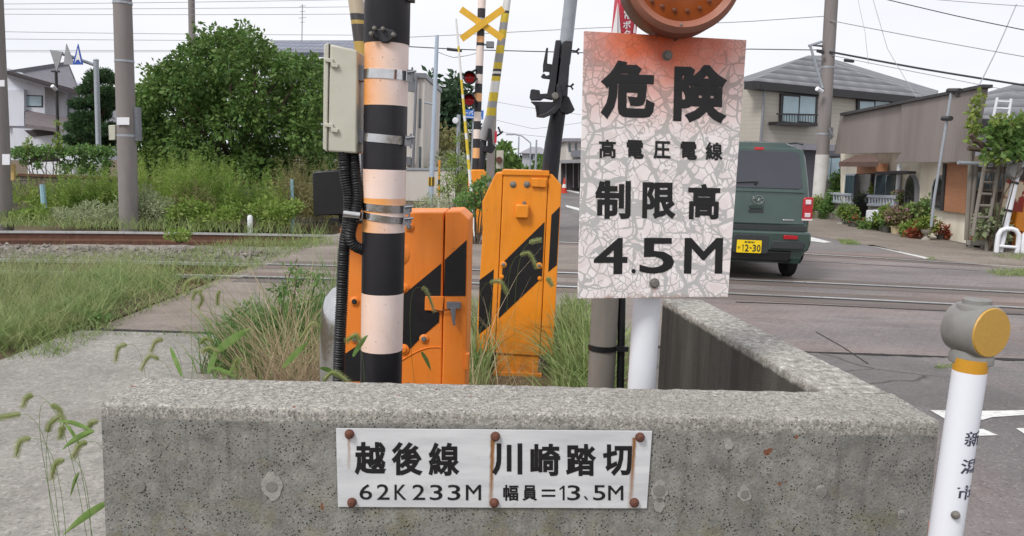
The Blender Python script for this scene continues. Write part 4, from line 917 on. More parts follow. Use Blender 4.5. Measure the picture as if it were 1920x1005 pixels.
# ================================================================== GREEN VAN crossing the tracks
def m_car():
    b = NB('dark_green_car_paint'); c = b.ramp(b.noise(3, 3), [(.3, S(60, 79, 74)), (.7, S(71, 90, 84))])
    b.set(Base_Color=c, Roughness=.2, Metallic=.45); b.p.inputs['Coat Weight'].default_value = .7; b.p.inputs['Coat Roughness'].default_value = .06
    return b.m
M['car'] = m_car(); M['carblk'] = plain('dark_bumper_plastic', S(46, 50, 52), .55, .15, 20); M['lampred'] = plain('red_lamp_plastic', S(170, 26, 36), .15, .15, 20); M['lampclr'] = plain('clear_lamp_plastic', S(214, 196, 200), .12, .05, 20)
M['chrome'] = plain('chrome_trim', S(210, 212, 214), .12, .05, 10, metal=.9); M['plate_y'] = plain('yellow_plate', S(238, 204, 20), .45, .04, 10); M['glass_car'] = glassmat('tinted_car_glass', S(46, 48, 57), .03)
CX, CY = 3.13, 10.32
Mc = Matrix.Translation((CX, CY, 0)) @ Matrix.Rotation(-math.atan(.05), 4, 'Z') @ Matrix.Diagonal((.955, 1, 1, 1))
van = thing('compact_van', 'dark green compact van seen from behind driving over the crossing beside the crackled sign', 'van', (CX, CY+1.5, 0))
def cpart(nm, b, mat, par=van, **k): b.xf(Mc); return obj(nm, b, mat, par, **k)
def halfw(z):
    zs = [.22, .30, .5, .85, 1.0, 1.15, 1.45, 1.62, 1.70, 1.75, 1.785]; ws = [.66, .70, .732, .738, .735, .722, .672, .636, .60, .53, .40]
    return float(np.interp(z, zs, ws))
ZS = [.24, .30, .40, .55, .70, .85, 1.0, 1.1, 1.2, 1.35, 1.5, 1.6, 1.66, 1.71, 1.75, 1.78, 1.792]
def section(y, zmax=1.8, k=1.0, lo=.24):
    P = []
    zs = [min(z, zmax) for z in ZS if z < zmax-.001] + [zmax]
    while len(zs) < len(ZS): zs.append(zmax)
    zs = [max(z, lo) for z in zs]
    for z in zs:
        w_ = halfw(min(z*1.8/zmax if zmax < 1.8 and z > 1.0 else z, 1.79)); P.append((w_*k, z))
    return [(-x, y, z) for x, z in P] + [(x, y, z) for x, z in reversed(P)]
b = MB(); v = []; secs = [(0.0, 1.80, .90), (.015, 1.80, .935), (.045, 1.80, .965), (.10, 1.80, .988), (.2, 1.8, 1.0), (.9, 1.81, 1.), (1.8, 1.80, 1.), (2.35, 1.74, 1.), (2.8, 1.30, 1.), (2.95, 1.08, 1.), (3.3, .95, .97), (3.39, .85, .9)]
for y, zm, k in secs:
    s_ = section(y, zm, k)
    if y < .25: s_ = [(p[0], p[1]+max(0, p[2]-1.0)*.10+(max(0, p[2]-1.66)**2)*3.0+max(0, .4-p[2])*.1, p[2]-.02*(p[2] > 1.7)) for p in s_]
    v += s_
n_ = len(ZS)*2
b.add(v, [(i*n_+j, i*n_+(j+1) % n_, (i+1)*n_+(j+1) % n_, (i+1)*n_+j) for i in range(len(secs)-1) for j in range(n_)] + [tuple(range(n_)), tuple(range((len(secs)-1)*n_, len(secs)*n_))])
cpart('body', b, M['car'], smooth=35)
def rearY(z): return max(0, z-1.0)*.10+(max(0, z-1.66)**2)*3.0+max(0, .4-z)*.1
def rpanel(nm, pts, off, th, mat, bev=.004, par=van, seg=2):
    """panel on the rear face; pts (x,z)"""
    b = MB(); n = len(pts); f = [Vector((x, rearY(z)-off, z)) for x, z in pts]; q = [p+Vector((0, th, 0)) for p in f]
    b.add(f+q, [tuple(range(n)), tuple(range(2*n-1, n-1, -1))]+[(i, i+n, (i+1) % n+n, (i+1) % n) for i in range(n)])
    return cpart(nm, b, mat, par, smooth=30, bevel=bev, seg=seg)
def rr(x0, z0, x1, z1, r_=.03, k=5):
    o = []
    for cx, cz, a0 in ((x1-r_, z1-r_, 0), (x0+r_, z1-r_, 90), (x0+r_, z0+r_, 180), (x1-r_, z0+r_, 270)):
        o += [(cx+r_*math.cos(R(a0+90*i/k)), cz+r_*math.sin(R(a0+90*i/k))) for i in range(k+1)]
    return o
tg = rpanel('tailgate', [(-.64, .74), (.64, .74), (.655, 1.05), (.63, 1.2), (.575, 1.69), (.52, 1.715), (-.52, 1.715), (-.575, 1.69), (-.63, 1.2), (-.655, 1.05)], .012, .03, M['car'], .012, seg=3)
rw = rpanel('rear_window', [(-.575, 1.24), (-.55, 1.2), (.55, 1.2), (.578, 1.235), (.515, 1.645), (.49, 1.672), (-.49, 1.672), (-.515, 1.645)], .018, .012, M['glass_car'], .004)
b = MB(); b.tube([Vector((-.35, rearY(1.27)-.03, 1.255)), Vector((-.05, rearY(1.28)-.035, 1.275))], .008, 6); b.tube([Vector((-.05, -.01, 1.24)), Vector((-.02, .0, 1.28))], .014, 8); cpart('wiper', b, M['blackpl'], rw)
rpanel('ledge', [(-.62, 1.15), (.62, 1.15), (.60, 1.19), (-.60, 1.19)], .026, .02, M['car'], .006)
rpanel('brake_light', [(-.08, 1.683), (.05, 1.683), (.045, 1.718), (-.075, 1.718)], .02, .02, M['lampred'])
for s in (-1, 1):
    q = [(s*.60, .82), (s*.735, .82), (s*.735, 1.10), (s*.62, 1.10), (s*.60, 1.07)]
    tl = rpanel('tail_lamp', q, .016, .16, M['lampred'], .01)
    for z0, z1 in ((.845, .90), (1.01, 1.07)): rpanel('clear_lens', [(s*.63, z0), (s*.705, z0), (s*.705, z1), (s*.63, z1)], .023, .012, M['lampclr'], .006, tl)
    rpanel('lamp_rim', [(s*.597, .80), (s*.738, .80), (s*.738, .825), (s*.597, .825)], .02, .12, M['lampclr'], .004, tl)
    rpanel('reflector', [(s*.36, .56), (s*.545, .56), (s*.545, .605), (s*.36, .612)], .072, .02, M['lampred'], .004)
    b = MB(); xx = s*.645; b.lathe([(.20, -.075), (.268, -.07), (.285, -.05), (.285, .05), (.268, .07), (.20, .075)], (xx, .62, .285), (1, 0, 0), 40); wh = cpart('wheel', b, M['tyre'])
    b = MB(); b.lathe([(0, .05), (.06, .07), (.19, .06), (.2, .03)], (xx, .62, .285), (s, 0, 0), 24); cpart('rim', b, M['galv'], wh)
    b = MB(); b.lathe([(.20, -.075), (.268, -.07), (.285, -.05), (.285, .05), (.268, .07), (.20, .075)], (xx, 2.95, .285), (1, 0, 0), 40); cpart('wheel', b, M['tyre'])
    b = MB(); b.prism([(s*.724, .35, 1.2), (s*.724, 2.2, 1.2), (s*.65, 2.0, 1.62), (s*.65, .45, 1.62)], (s*.006, 0, 0)); cpart('side_window', b, M['glass_car'], bevel=.002)
    b = MB(); b.tube([(s*.61, .25, 1.775), (s*.61, .5, 1.80), (s*.61, 1.8, 1.80), (s*.61, 2.0, 1.765)], .014, 8); cpart('roof_rail', b, M['carblk'])
    b = MB(); b.box((s*.82, 2.15, 1.15), (.12, .07, .17)); cpart('wing_mirror', b, M['car'], bevel=.02)
bm_ = rpanel('bumper', [(-.70, .40), (.70, .40), (.735, .50), (.735, .64), (.70, .655), (-.70, .655), (-.735, .64), (-.735, .50)], .05, .30, M['car'], .03, seg=3)
rpanel('bumper_slot', [(-.66, .66), (.66, .66), (.66, .725), (-.66, .725)], .014, .03, M['carblk'], .004)
rpanel('lower_skirt', [(-.46, .26), (.46, .26), (.50, .40), (-.50, .40)], .035, .2, M['blackpl'], .02)
rpanel('plate_recess', rr(-.30, .36, .17, .60, .03), .058, .02, M['carblk'], .006)
rpanel('bumper_trim', [(.20, .43), (.62, .43), (.66, .50), (.62, .535), (.22, .535)], .066, .03, M['carblk'], .01)
pl = rpanel('number_plate', rr(-.255, .366, .075, .531, .012), .075, .008, M['plate_y'], .002)
cl = rpanel('door_handle', rr(-.11, .935, .08, .99, .02), .026, .03, M['chrome' if 0 else 'car'], .006)
rpanel('handle_recess', rr(-.115, .88, .085, .93, .015), .0155, .01, M['carblk'], .003)
# winged oval badge
b = MB(); th = np.linspace(0, 2*math.pi, 28, endpoint=False); b.tube([Vector((.0+.072*math.cos(t), -.022+rearY(1.04), 1.05+.052*math.sin(t))) for t in np.append(th, 0)], .006, 6, caps=False)
b.tube([Vector((-.065, -.022, 1.065)), Vector((-.03, -.024, 1.068)), Vector((0, -.024, 1.035)), Vector((.03, -.024, 1.068)), Vector((.065, -.022, 1.065))], .006, 6); cpart('badge', b, M['chrome'], tg)
b = MB(); b.box((.42, -.018, .80), (.15, .008, .022)); cpart('name_badge', b, M['chrome'], tg, bevel=.004)
lt = MB(); Pn = lambda x, y, o=0: Mc @ Vector((x, rearY(y)-.0755-o, y))
class PL:
    n = Vector((0, -1, 0))
    def __call__(s, x, y, off=0): return Mc @ Vector((x, -.0765-off, y))
M['plate_ink'] = plain('plate_ink', S(30, 40, 34), .5, .1, 30)
for t_, q in (('1', (-.185, .476, -.165, .385)), ('2', (-.145, .476, -.095, .385)), ('-', (-.083, .44, -.057, .424)), ('3', (-.045, .476, .003, .385)), ('0', (.013, .476, .062, .385)), ('か', (-.24, .45, -.205, .415)), ('新潟580', (-.155, .52, -.02, .492))):
    put_text(lt, t_, [(q[0], q[1]), (q[2], q[1]), (q[2], q[3]), (q[0], q[3])], PL(), .02, .0)
obj('lettering', lt, M['plate_ink'], pl, smooth=0)
# ================================================================== LEFT: poles, house, signs, block wall
def conc_pole(label, l0, r0_, y0, l1, r1_, y1, Y, group=None, name='utility_pole'):
    a, b_, ra, rb = axis_px(l0, r0_, y0, l1, r1_, y1, Y); t = to_z(a, b_, D(l0, y0-260, Y).z); q = to_z(a, b_, 0)
    r = thing(name, label, 'pole', q, group); b = MB(); b.tube([to_z(a, b_, -.3), b_, a, t], [rb*1.02, rb, ra, ra*.9], 32); obj('shaft', b, M['pole_c'], r); return r, a, b_, ra, rb
def pband(r, a, b_, rad, Y, y, h, mat, nm='band'):
    z = D((a.x), y, Y).z; q = to_z(a, b_, D(230, y, Y).z); b = MB(); b.lathe([(rad, -h/2), (rad+.006, -h/2), (rad+.006, h/2), (rad, h/2)], q, (0, 0, 1), 32); return obj(nm, b, mat, r)
up1, a, b_, ra, rb = conc_pole('thick concrete utility pole with a white tag rising from weeds near the bushy tree', 213, 246, 0, 222, 256, 310, 15.2)
for y in (6, 115, 254): pband(up1, a, b_, (ra+rb)/2, 15.2, y, .04, M['galv'])
b = MB(); b.prism([D(219, 220, 15.0), D(242, 220, 15.0), D(242, 234, 15.0), D(219, 234, 15.0)], (0, .02, 0)); obj('tag', b, M['white'], up1)
b = MB(); b.prism([D(203, 235, 15.1), D(216, 234, 15.1), D(216, 262, 15.1), D(204, 263, 15.1)], (0, .15, 0)); bx = obj('meter_box', b, M['beige'], up1, bevel=.01)
b = MB(); b.lathe([(.09, 0), (.09, .62)], D(257, 264, 15.25), (0, 0, 1), 16); obj('cable_guard', b, M['bracket'], up1)
up0, a, b_, ra, rb = conc_pole('concrete pole with white tags cut by the picture edge near the white house', -19, 5, 0, -12, 22, 400, 15.6)
for y0, y1 in ((150, 162), (289, 309)):
    x0 = 4 if y0 > 200 else -6; b = MB(); b.prism([D(x0, y0, 15.3), D(x0+14, y0, 15.3), D(x0+14, y1, 15.3), D(x0, y1, 15.3)], (0, .02, 0)); obj('tag', b, M['white'], up0)
b = MB(); b.prism([D(20, 308, 15.4), D(26, 308, 15.4), D(26, 338, 15.4), D(20, 338, 15.4)], (0, .06, 0)); obj('post_tag', b, plain('tan_board', S(176, 150, 96), .7), up0)
up2, a, b_, ra, rb = conc_pole('slim concrete pole standing behind the crown of the bushy tree', 353, 365, 0, 354, 366, 70, 38)
# --- white house
YH = 31
hs_ = thing('white_house', 'white two-storey house with a grey sloping roof behind the hedge beyond the tracks', 'house', (D(80, 270, YH).x, YH+3, 0))
M['wallw'] = plain('white_siding', S(206, 208, 218), .7, .04, 3, dirt=S(160, 160, 166), dscale=1.2, damt=.4, stretch=(1, 1, .3)); M['wallg'] = plain('grey_siding', S(172, 174, 182), .75, .05, 3); M['roofg'] = plain('grey_sheet_roof', S(140, 138, 146), .6, .1, 4); M['eave'] = plain('dark_eave', S(62, 56, 58), .7, .15)  # wallg: plain grey siding for the other houses
PH = PlaneY(YH); up_ = lambda P, x, y, off=0: P(x, y, off)
def wall_px(nm, P, pts, off, th, mat, par, bev=0, ground=False):
    b = MB(); q = [P(x, y, off) for x, y in pts]; b.prism(q, P.n*-th); return obj(nm, b, mat, par, smooth=0, bevel=bev)
wall_px('wall', PH, [(-30, 128), (16, 128), (84, 156), (84, 300), (-30, 300)], 0, 5, M['wallw'], hs_)
wall_px('wall', PH, [(84, 158), (150, 172), (150, 300), (84, 300)], -1.6, 4, M['wallw'], hs_)
b = MB()
for q in ([D(-30, 133, 30.2), D(17, 121, 30.2), D(150, 168, 30.2)],): 
    pass
e0 = D(9, 133, 30.3); e1 = D(149, 172, 30.3); t0 = e0+Vector((.05, 4.2, .85)); t1 = D(141, 148, 35)
b.add([e0, e1, t1, t0, e0-Vector((0, 0, .16)), e1-Vector((0, 0, .16)), t1-Vector((0, 0, .16)), t0-Vector((0, 0, .16))], [(0, 1, 2, 3), (7, 6, 5, 4), (0, 4, 5, 1), (1, 5, 6, 2), (2, 6, 7, 3), (3, 7, 4, 0)])
rf = obj('roof', b, plain('dark_grey_sheet_roof', S(104, 102, 110), .6, .1, 4), hs_, smooth=0)
b = MB(); b.prism([D(7, 135, 30.25), D(9, 131, 30.25), D(150, 170, 30.25), D(150, 178, 30.25)], (0, .12, 0)); obj('fascia', b, M['eave'], rf, smooth=0)
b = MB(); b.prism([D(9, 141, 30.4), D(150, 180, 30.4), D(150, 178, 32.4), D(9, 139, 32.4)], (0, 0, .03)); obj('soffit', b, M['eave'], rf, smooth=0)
for pts, off in (([(46, 178), (80, 179), (80, 201), (46, 200)], .02), ([(114, 184), (128, 186), (128, 220), (114, 219)], -1.57)):
    fr = wall_px('window', PH, pts, off, .08, M['frame'], hs_); cx = sum(p[0] for p in pts)/4; cy = sum(p[1] for p in pts)/4
    wall_px('pane', PH, [(cx+(x-cx)*.86, cy+(y-cy)*.82) for x, y in pts], off+.02, .03, M['glass_l'], fr)
b = MB(); f0 = D(47, 232, 29.6); f1 = D(118, 242, 29.6); f2 = D(134, 222, 31); f3 = D(47, 206, 31)
b.add([f0, f1, f2, f3, f0-Vector((0, 0, .14)), f1-Vector((0, 0, .14)), f2-Vector((0, 0, .14)), f3-Vector((0, 0, .14))], [(0, 1, 2, 3), (7, 6, 5, 4), (0, 4, 5, 1), (1, 5, 6, 2), (2, 6, 7, 3), (3, 7, 4, 0)]); obj('porch_roof', b, plain('brown_grey_roof', S(112, 104, 106), .7, .12), hs_, smooth=0)
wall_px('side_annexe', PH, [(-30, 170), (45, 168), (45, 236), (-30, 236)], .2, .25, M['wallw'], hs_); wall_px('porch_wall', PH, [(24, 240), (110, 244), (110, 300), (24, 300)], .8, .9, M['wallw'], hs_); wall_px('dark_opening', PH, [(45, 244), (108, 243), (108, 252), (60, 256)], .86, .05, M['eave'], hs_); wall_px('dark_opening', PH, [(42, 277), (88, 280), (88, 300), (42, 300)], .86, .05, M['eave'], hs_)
# --- roof of the house behind the tree
rr_ = thing('tiled_roof_house', 'house showing only a dark tiled roof above the bushy tree', 'house', (D(560, 270, 36).x, 37, 0))
def m_tiles(name, lo, hi, row=.24, colw=.25):
    b = NB(name); x, y, z = b.xyz(); br = b.t.nodes.new('ShaderNodeTexWave'); br.wave_type = 'BANDS'; br.bands_direction = 'Z'; br.wave_profile = 'SAW'
    br.inputs['Scale'].default_value = .314/row; b.t.links.new(b.co, br.inputs[0])
    w2 = b.t.nodes.new('ShaderNodeTexWave'); w2.bands_direction = 'X'; w2.inputs['Scale'].default_value = .314/colw; b.t.links.new(b.co, w2.inputs[0])
    c = b.mix(br.outputs['Fac'], lo, hi); c = b.mix(b.math('MULTIPLY', w2.outputs['Fac'], .3), c, lo); c = b.mix(b.ramp(b.noise(1.4, 5), [(.4, 0.), (.7, .4)]), c, tuple(q*.7 for q in lo[:3])+(1,))
    b.set(Base_Color=c, Roughness=.5, Normal=b.bump(b.math('ADD', br.outputs['Fac'], b.math('MULTIPLY', w2.outputs['Fac'], .4)), .8, .05)); return b.m
M['tile_b'] = m_tiles('blue_grey_tiles', S(92, 96, 112), S(136, 140, 156)); M['tile_g'] = m_tiles('dark_grey_tiles', S(70, 70, 76), S(138, 138, 144), .30, .9)
b = MB(); q = [D(505, 98, 34), D(700, 98, 34), D(700, 76, 37), D(514, 76, 37)]; b.prism(q, (0, 0, -.2)); obj('roof', b, M['tile_b'], rr_, smooth=0)
b = MB(); b.prism([D(500, 112, 35.5), D(700, 112, 35.5), D(700, 400, 35.5), D(500, 400, 35.5)], (0, 3, 0)); obj('wall', b, M['wallg'], rr_, smooth=0)
b = MB(); b.tube([D(566, 80, 36), D(567, 8, 36)], .02, 6); 
for y, w_ in ((12, 6), (22, 5), (34, 7), (42, 4)): b.tube([D(567-w_, y, 36), D(567+w_, y-1, 36)], .012, 5)
o = obj('tv_aerial', b, M['wire_l']); tag(o, 'thin television aerial standing above the tiled roof behind the tree', 'aerial'); 
# --- sign arm with triangular signs
gt = thing('sign_gantry', 'pale grey sign post whose arm carries a blue triangle and two signs seen from behind', 'sign', G(185, 380, 0) if 0 else (D(185, 300, 24).x, 24, 0))
b = MB(); t = D(180, 113, 24); b.tube([Vector((D(186, 330, 24).x, 24, -.3)), t], .075, 16); b.lathe([(0, .05), (.06, .04), (.09, 0)], t, (0, 0, 1), 12); obj('post', b, M['galv'], gt)
b = MB(); b.tube([D(178, 122, 24), D(150, 112, 23.9), D(112, 99, 23.8)], .05, 10); obj('arm', b, M['galv'], gt)
P24 = PlaneY(23.7)
M['signback'] = plain('grey_sign_back', S(150, 150, 154), .6, .1); M['sblue'] = plain('blue_sign', S(46, 84, 176), .5, .1)
b = MB(); b.prism([P24(146, 82), P24(155, 121), P24(136, 121)], (0, .04, 0)); s1 = obj('blue_triangle', b, M['sblue'], gt, smooth=0)
b = MB(); b.prism([P24(146, 90, .01), P24(148, 100, .01), P24(152, 118, .01), P24(148, 112, .01), P24(144, 112, .01), P24(140, 118, .01), P24(144, 100, .01)], (0, .01, 0)); obj('white_figure', b, M['white_l'], s1, smooth=0)
b = MB(); b.prism([P24(124, 82), P24(139, 121), P24(119, 121)], (0, .04, 0)); obj('sign_back', b, M['signback'], gt, smooth=0)
b = MB(); b.prism([P24(93, 93), P24(117, 97), P24(106, 134)], (0, .04, 0)); obj('sign_back', b, M['signback'], gt, smooth=0)
dk = thing('dark_post', 'thin dark steel post with a small side lamp in front of the white house', 'post', (D(109, 300, 25).x, 25, 0)); b = MB(); b.tube([Vector((D(110, 320, 25).x, 25, -.2)), D(105, 132, 25)], .045, 10); b.box(D(104, 134, 25), (.25, .05, .05)); obj('shaft', b, M['frame'], dk); b = MB(); b.tube([D(105, 168, 24.95), D(98, 161, 24.8)], .055, 10); obj('lamp', b, M['white'], dk)
# --- block wall on the far side of the tracks
YB = 19.5
def m_block():
    b = NB('mossy_block_wall'); br = b.t.nodes.new('ShaderNodeTexBrick'); mpn = b.map((1, 1, 1), rot=(R(90), 0, 0)); b.t.links.new(mpn, br.inputs['Vector']); br.inputs['Scale'].default_value = 1; br.inputs['Brick Width'].default_value = .4; br.inputs['Row Height'].default_value = .2; br.inputs['Mortar Size'].default_value = .012
    br.inputs['Color1'].default_value = S(120, 112, 104); br.inputs['Color2'].default_value = S(96, 90, 84); br.inputs['Mortar'].default_value = S(60, 56, 52)
    c = b.mix(b.ramp(b.noise(4, 6), [(.45, 0.), (.7, .8)]), br.outputs[0], S(58, 52, 44)); b.set(Base_Color=c, Roughness=.9); return b.m
bw = thing('block_wall', 'low mossy concrete block wall behind the weeds along the far track', 'wall', (-8, YB, 0))
b = MB(); b.prism([(D(-60, 335, YB).x, YB, -.3), (D(700, 335, YB).x, YB, -.3), (D(700, 335, YB).x, YB, D(350, 340, YB).z), (D(-60, 335, YB).x, YB, D(350, 340, YB).z)], (0, .15, 0)); obj('blocks', b, m_block(), bw, smooth=0)
b = MB(); zc = D(350, 340, YB).z; b.prism([(D(-60, 335, YB).x, YB-.04, zc), (D(700, 335, YB).x, YB-.04, zc), (D(700, 335, YB).x, YB-.04, zc+.06), (D(-60, 335, YB).x, YB-.04, zc+.06)], (0, .23, 0)); obj('coping', b, M['rust'], bw, smooth=0)
M['postblue'] = plain('pale_blue_post', S(150, 188, 200), .5, .1, 8, dirt=S(110, 120, 120), damt=.5)
for (x0, y0, x1, y1, wd, Y, lb) in ((79, 346, 84, 400, 11, 16.6, 'pale blue leaning marker post in front of the block wall'), (547, 336, 548, 372, 7, 16.8, 'pale blue marker post in weeds behind the bushes by the path')):
    b = MB(); hw = wd/2/F_PX*Y; b.tube([Vector((D(x1, y1, Y).x, Y, -.2)), D(x1, y1, Y), D(x0, y0, Y)], [hw, hw, hw*.8], 8); o = obj('marker_post', b, M['postblue'], origin=Vector((D(x1, y1, Y).x, Y, 0))); tag(o, lb, 'post')
p = G(469, 431); b = MB(); ztop = D(468, 404, p.y).z; b.lathe([(.05, -.05), (.05, ztop-.03), (.035, ztop), (0, ztop+.01)], p, (0, 0, 1), 14); o = obj('kilometre_post', b, M['white'], origin=p); tag(o, 'short white round-topped marker post just behind the far rail', 'post')
# white van behind the hedge
wv = thing('white_van', 'white van mostly hidden behind the hedge below the white house', 'van', (D(95, 310, 22.5).x, 23, 0))
P22 = PlaneY(22.4)
b = MB(); b.prism([P22(50, 297), P22(58, 287), P22(104, 285), P22(122, 300), P22(140, 306), P22(142, 345), P22(50, 345)], (0, 1.6, 0)); obj('body', b, M['white'], wv, bevel=.08, seg=3)
b = MB(); b.prism([P22(56, 298, .01), P22(62, 290, .01), P22(102, 289, .01), P22(114, 302, .01), P22(56, 304, .01)], (0, .02, 0)); obj('window', b, M['glass_d'], wv)
for x in (66, 126):
    b = MB(); b.lathe([(.2, -.09), (.3, -.09), (.3, .09), (.2, .09)], (P22(x, 320).x, 22.45, .3), (0, 1, 0), 24); obj('wheel', b, M['tyre'], wv)
# ================================================================== FAR SIDE OF THE CROSSING (centre)
YC = 15.8; FC = PlaneY(YC)
def stripes(y_list, P): return [(P(900, y).z, c) for y, c in y_list]
K_ = S(44, 42, 46); W_ = S(232, 216, 208); O_ = S(236, 176, 120)
a, b_, ra, rb = axis_px(896, 911, 2, 885, 898, 318, YC)
cs = thing('crossing_signal', 'distant banded signal pole with yellow crossbuck and two red lamps across the tracks', 'signal', to_z(a, b_, 0))
bl = [(420, K_), (313, K_), (297, O_), (279, K_), (262, W_), (243, K_), (228, W_), (210, K_), (192, O_), (175, K_), (158, W_), (140, K_), (125, W_), (105, W_), (88, K_), (81, O_), (70, K_), (52, W_), (35, K_), (17, W_), (0, W_), (-40, K_)]
b = MB(); b.tube([to_z(a, b_, -.1), b_, a, to_z(a, b_, FC(900, -70).z)], [rb, rb, ra, ra], 24); obj('pole', b, m_bands('far_pole_bands', stripes(bl, FC), True), cs)
M['xyel'] = plain('crossbuck_yellow', S(220, 172, 48), .5, .08, 6)
for (x0, y0, x1, y1), o_ in (((864, 17, 942, 72), .13), ((865, 73, 944, 16), .16)):
    p0 = FC(x0, y0, o_); p1 = FC(x1, y1, o_); d = (p1-p0).normalized(); n_ = Vector((d.z, 0, -d.x))*.062
    b = MB(); b.prism([p0+n_, p1+n_, p1-n_, p0-n_], (0, .02, 0)); obj('crossbuck_board', b, M['xyel'], cs, smooth=0)
b = MB(); b.lathe([(ra+.005, -.1), (ra+.03, -.1), (ra+.03, .1), (ra+.005, .1)], to_z(a, b_, FC(903, 45).z), (0, 0, 1), 20); obj('clamp', b, M['galv'], cs)
for x, y in ((881, 146), (880, 188)):
    c = FC(x, y, .18); r_ = 9.5/F_PX*YC
    b = MB(); b.lathe([(r_*1.25, .0), (r_*1.25, .03), (r_*.9, .14), (0, .15)], c+Vector((0, -.02, 0)), (0, 1, 0), 24); lp = obj('lamp', b, M['charcoal'], cs)
    b = MB(); b.lathe([(0, -.03), (r_*.6, -.02), (r_*.95, .0)], c+Vector((0, -.025, 0)), (0, 1, 0), 24); obj('lens', b, M['lampred'], lp)
    b = MB(); kk = 12; v = []
    for j in range(kk+1):
        t = R(10+160*j/kk)
        for rr_2, dy in ((r_*1.28, -.02), (r_*1.15, -.20)): v.append(c+Vector((math.cos(t)*rr_2, dy, math.sin(t)*rr_2)))
    b.add(v, [(2*j, 2*j+1, 2*j+3, 2*j+2) for j in range(kk)]); hd_ = obj('hood', b, M['charcoal'], lp); hd_.modifiers.new('t', 'SOLIDIFY').thickness = .01
    b = MB(); q = to_z(a, b_, FC(900, y-18).z); b.tube([c+Vector((.02, .05, r_*1.1)), q], .022, 8); b.tube([c+Vector((r_, .06, 0)), to_z(a, b_, c.z)], .02, 8); obj('lamp_arm', b, M['charcoal'], cs)
b = MB(); q = FC(919, 84, .0); b.box(q, (.15, .12, .12)); b.tube([q, to_z(a, b_, q.z)], .02, 6); obj('speaker', b, M['bracket'], cs, bevel=.02)
fm = thing('barrier_machine', 'orange barrier machine half hidden by weeds at the foot of the crossbuck pole', 'barrier machine', (FC(892, 340).x, YC, 0))
b = MB(); b.prism([FC(884, 318, .2), FC(906, 318, .2), FC(912, 326, .2), zp(FC, 912, 326, 0)+Vector((0, -.2, 0)), zp(FC, 878, 326, 0)+Vector((0, -.2, 0)), FC(878, 330, .2)], (0, .4, 0)); obj('cabinet', b, M['orange2'], fm, bevel=.02)
b = MB(); b.prism([FC(878, 352, .205), FC(912, 330, .205), FC(912, 345, .205), FC(878, 366, .205)], (0, .004, 0)); obj('hazard_stripe', b, M['black'], fm, smooth=0)
# striped arm with bracket
a, b_, ra, rb = axis_px(944, 958, 0, 911, 929, 217, YC+.4)
Yl = S(216, 190, 58); Gy = S(158, 158, 160); Wt = S(226, 226, 224); Bk = S(60, 60, 62)
fa = fm
bl = [(330, Gy), (217, Yl), (203, Gy), (190, Yl), (174, Wt), (152, Yl), (143, Bk), (139, Wt), (134, Bk), (130, Yl), (117, Gy), (101, Yl), (86, Gy), (73, Yl), (57, Gy), (42, Yl), (25, Bk), (20, Wt), (-2, Yl), (-20, Gy)]
FC2 = PlaneY(YC+.4)
b = MB(); b.tube([D(905, 262, YC+.4), b_, a, to_z(a, b_, FC2(900, -60).z)], [rb, rb, ra, ra], 16); obj('arm', b, m_bands('far_arm_bands', [(FC2(915, y).z, c) for y, c in bl], True), fa)
b = MB(); b.tube([D(898, 350, YC+.4), D(905, 285, YC+.4), D(909, 240, YC+.4)], [.07, .07, .05], 12); obj('lower_tube', b, M['charcoal'], fa)
ppart('bracket', [(0, 0), (1, 0), (1, 1)], 0, .01) if 0 else None
b = MB(); b.prism([FC2(x, y, .12) for x, y in [(904, 272), (914, 274), (916, 240), (922, 242), (924, 270), (930, 276), (922, 288), (906, 284)]], (0, .12, 0)); obj('bracket', b, M['charcoal'], fa, bevel=.01)
# concrete post with button box behind it
cp = thing('concrete_post', 'grey concrete post with red tag and cream cabinet beside the far barrier', 'post', (FC2(922, 400).x, YC+1, 0))
b = MB(); q = PlaneY(YC+1); b.prism([q(916, 200), q(931, 200), q(924, 420), q(908, 420)], (0, .18, 0)); obj('shaft', b, M['pole_c'], cp, smooth=0)
b = MB(); b.prism([q(928, 246, .02), q(932, 246, .02), q(931, 268, .02), q(927, 268, .02)], (0, .02, 0)); obj('red_tag', b, M['red_p'], cp)
b = MB(); b.prism([q(931, 282, .0), q(944, 282, .0), q(943, 316, .0), q(930, 316, .0)], (0, .3, 0)); obj('cabinet', b, M['beige'], cp)
b = MB(); b.lathe([(0, .1), (.06, .1), (.07, 0)], q(936, 300, .0), (0, -1, 0), 16); obj('button', b, M['lamphouse'], cp)
b = MB(); b.tube([q(929, 256), q(939, 250), q(943, 246)], .02, 6); b.tube([q(939, 250), q(934, 238)], .02, 6); obj('hook', b, M['charcoal'], cp)
# thin rod
a, b_, ra, rb = axis_px(853, 857, 35, 877, 883, 320, YC-.6)
tr_ = thing('warning_rod', 'thin leaning rod with yellow and white stripes left of the crossbuck pole', 'rod', to_z(a, b_, 0))
FR = PlaneY(YC-.6); bl = [(420, Wt), (318, Yl), (300, Wt), (290, Yl), (262, Wt), (250, Yl), (228, Wt), (218, Yl), (185, Wt), (178, Yl), (150, Wt), (98, Yl), (88, Wt)]
b = MB(); b.tube([to_z(a, b_, 0), b_, a], [rb, rb, ra*.9], 10); obj('rod', b, m_bands('thin_rod_bands', [(FR(868, y).z, c) for y, c in bl], False), tr_)
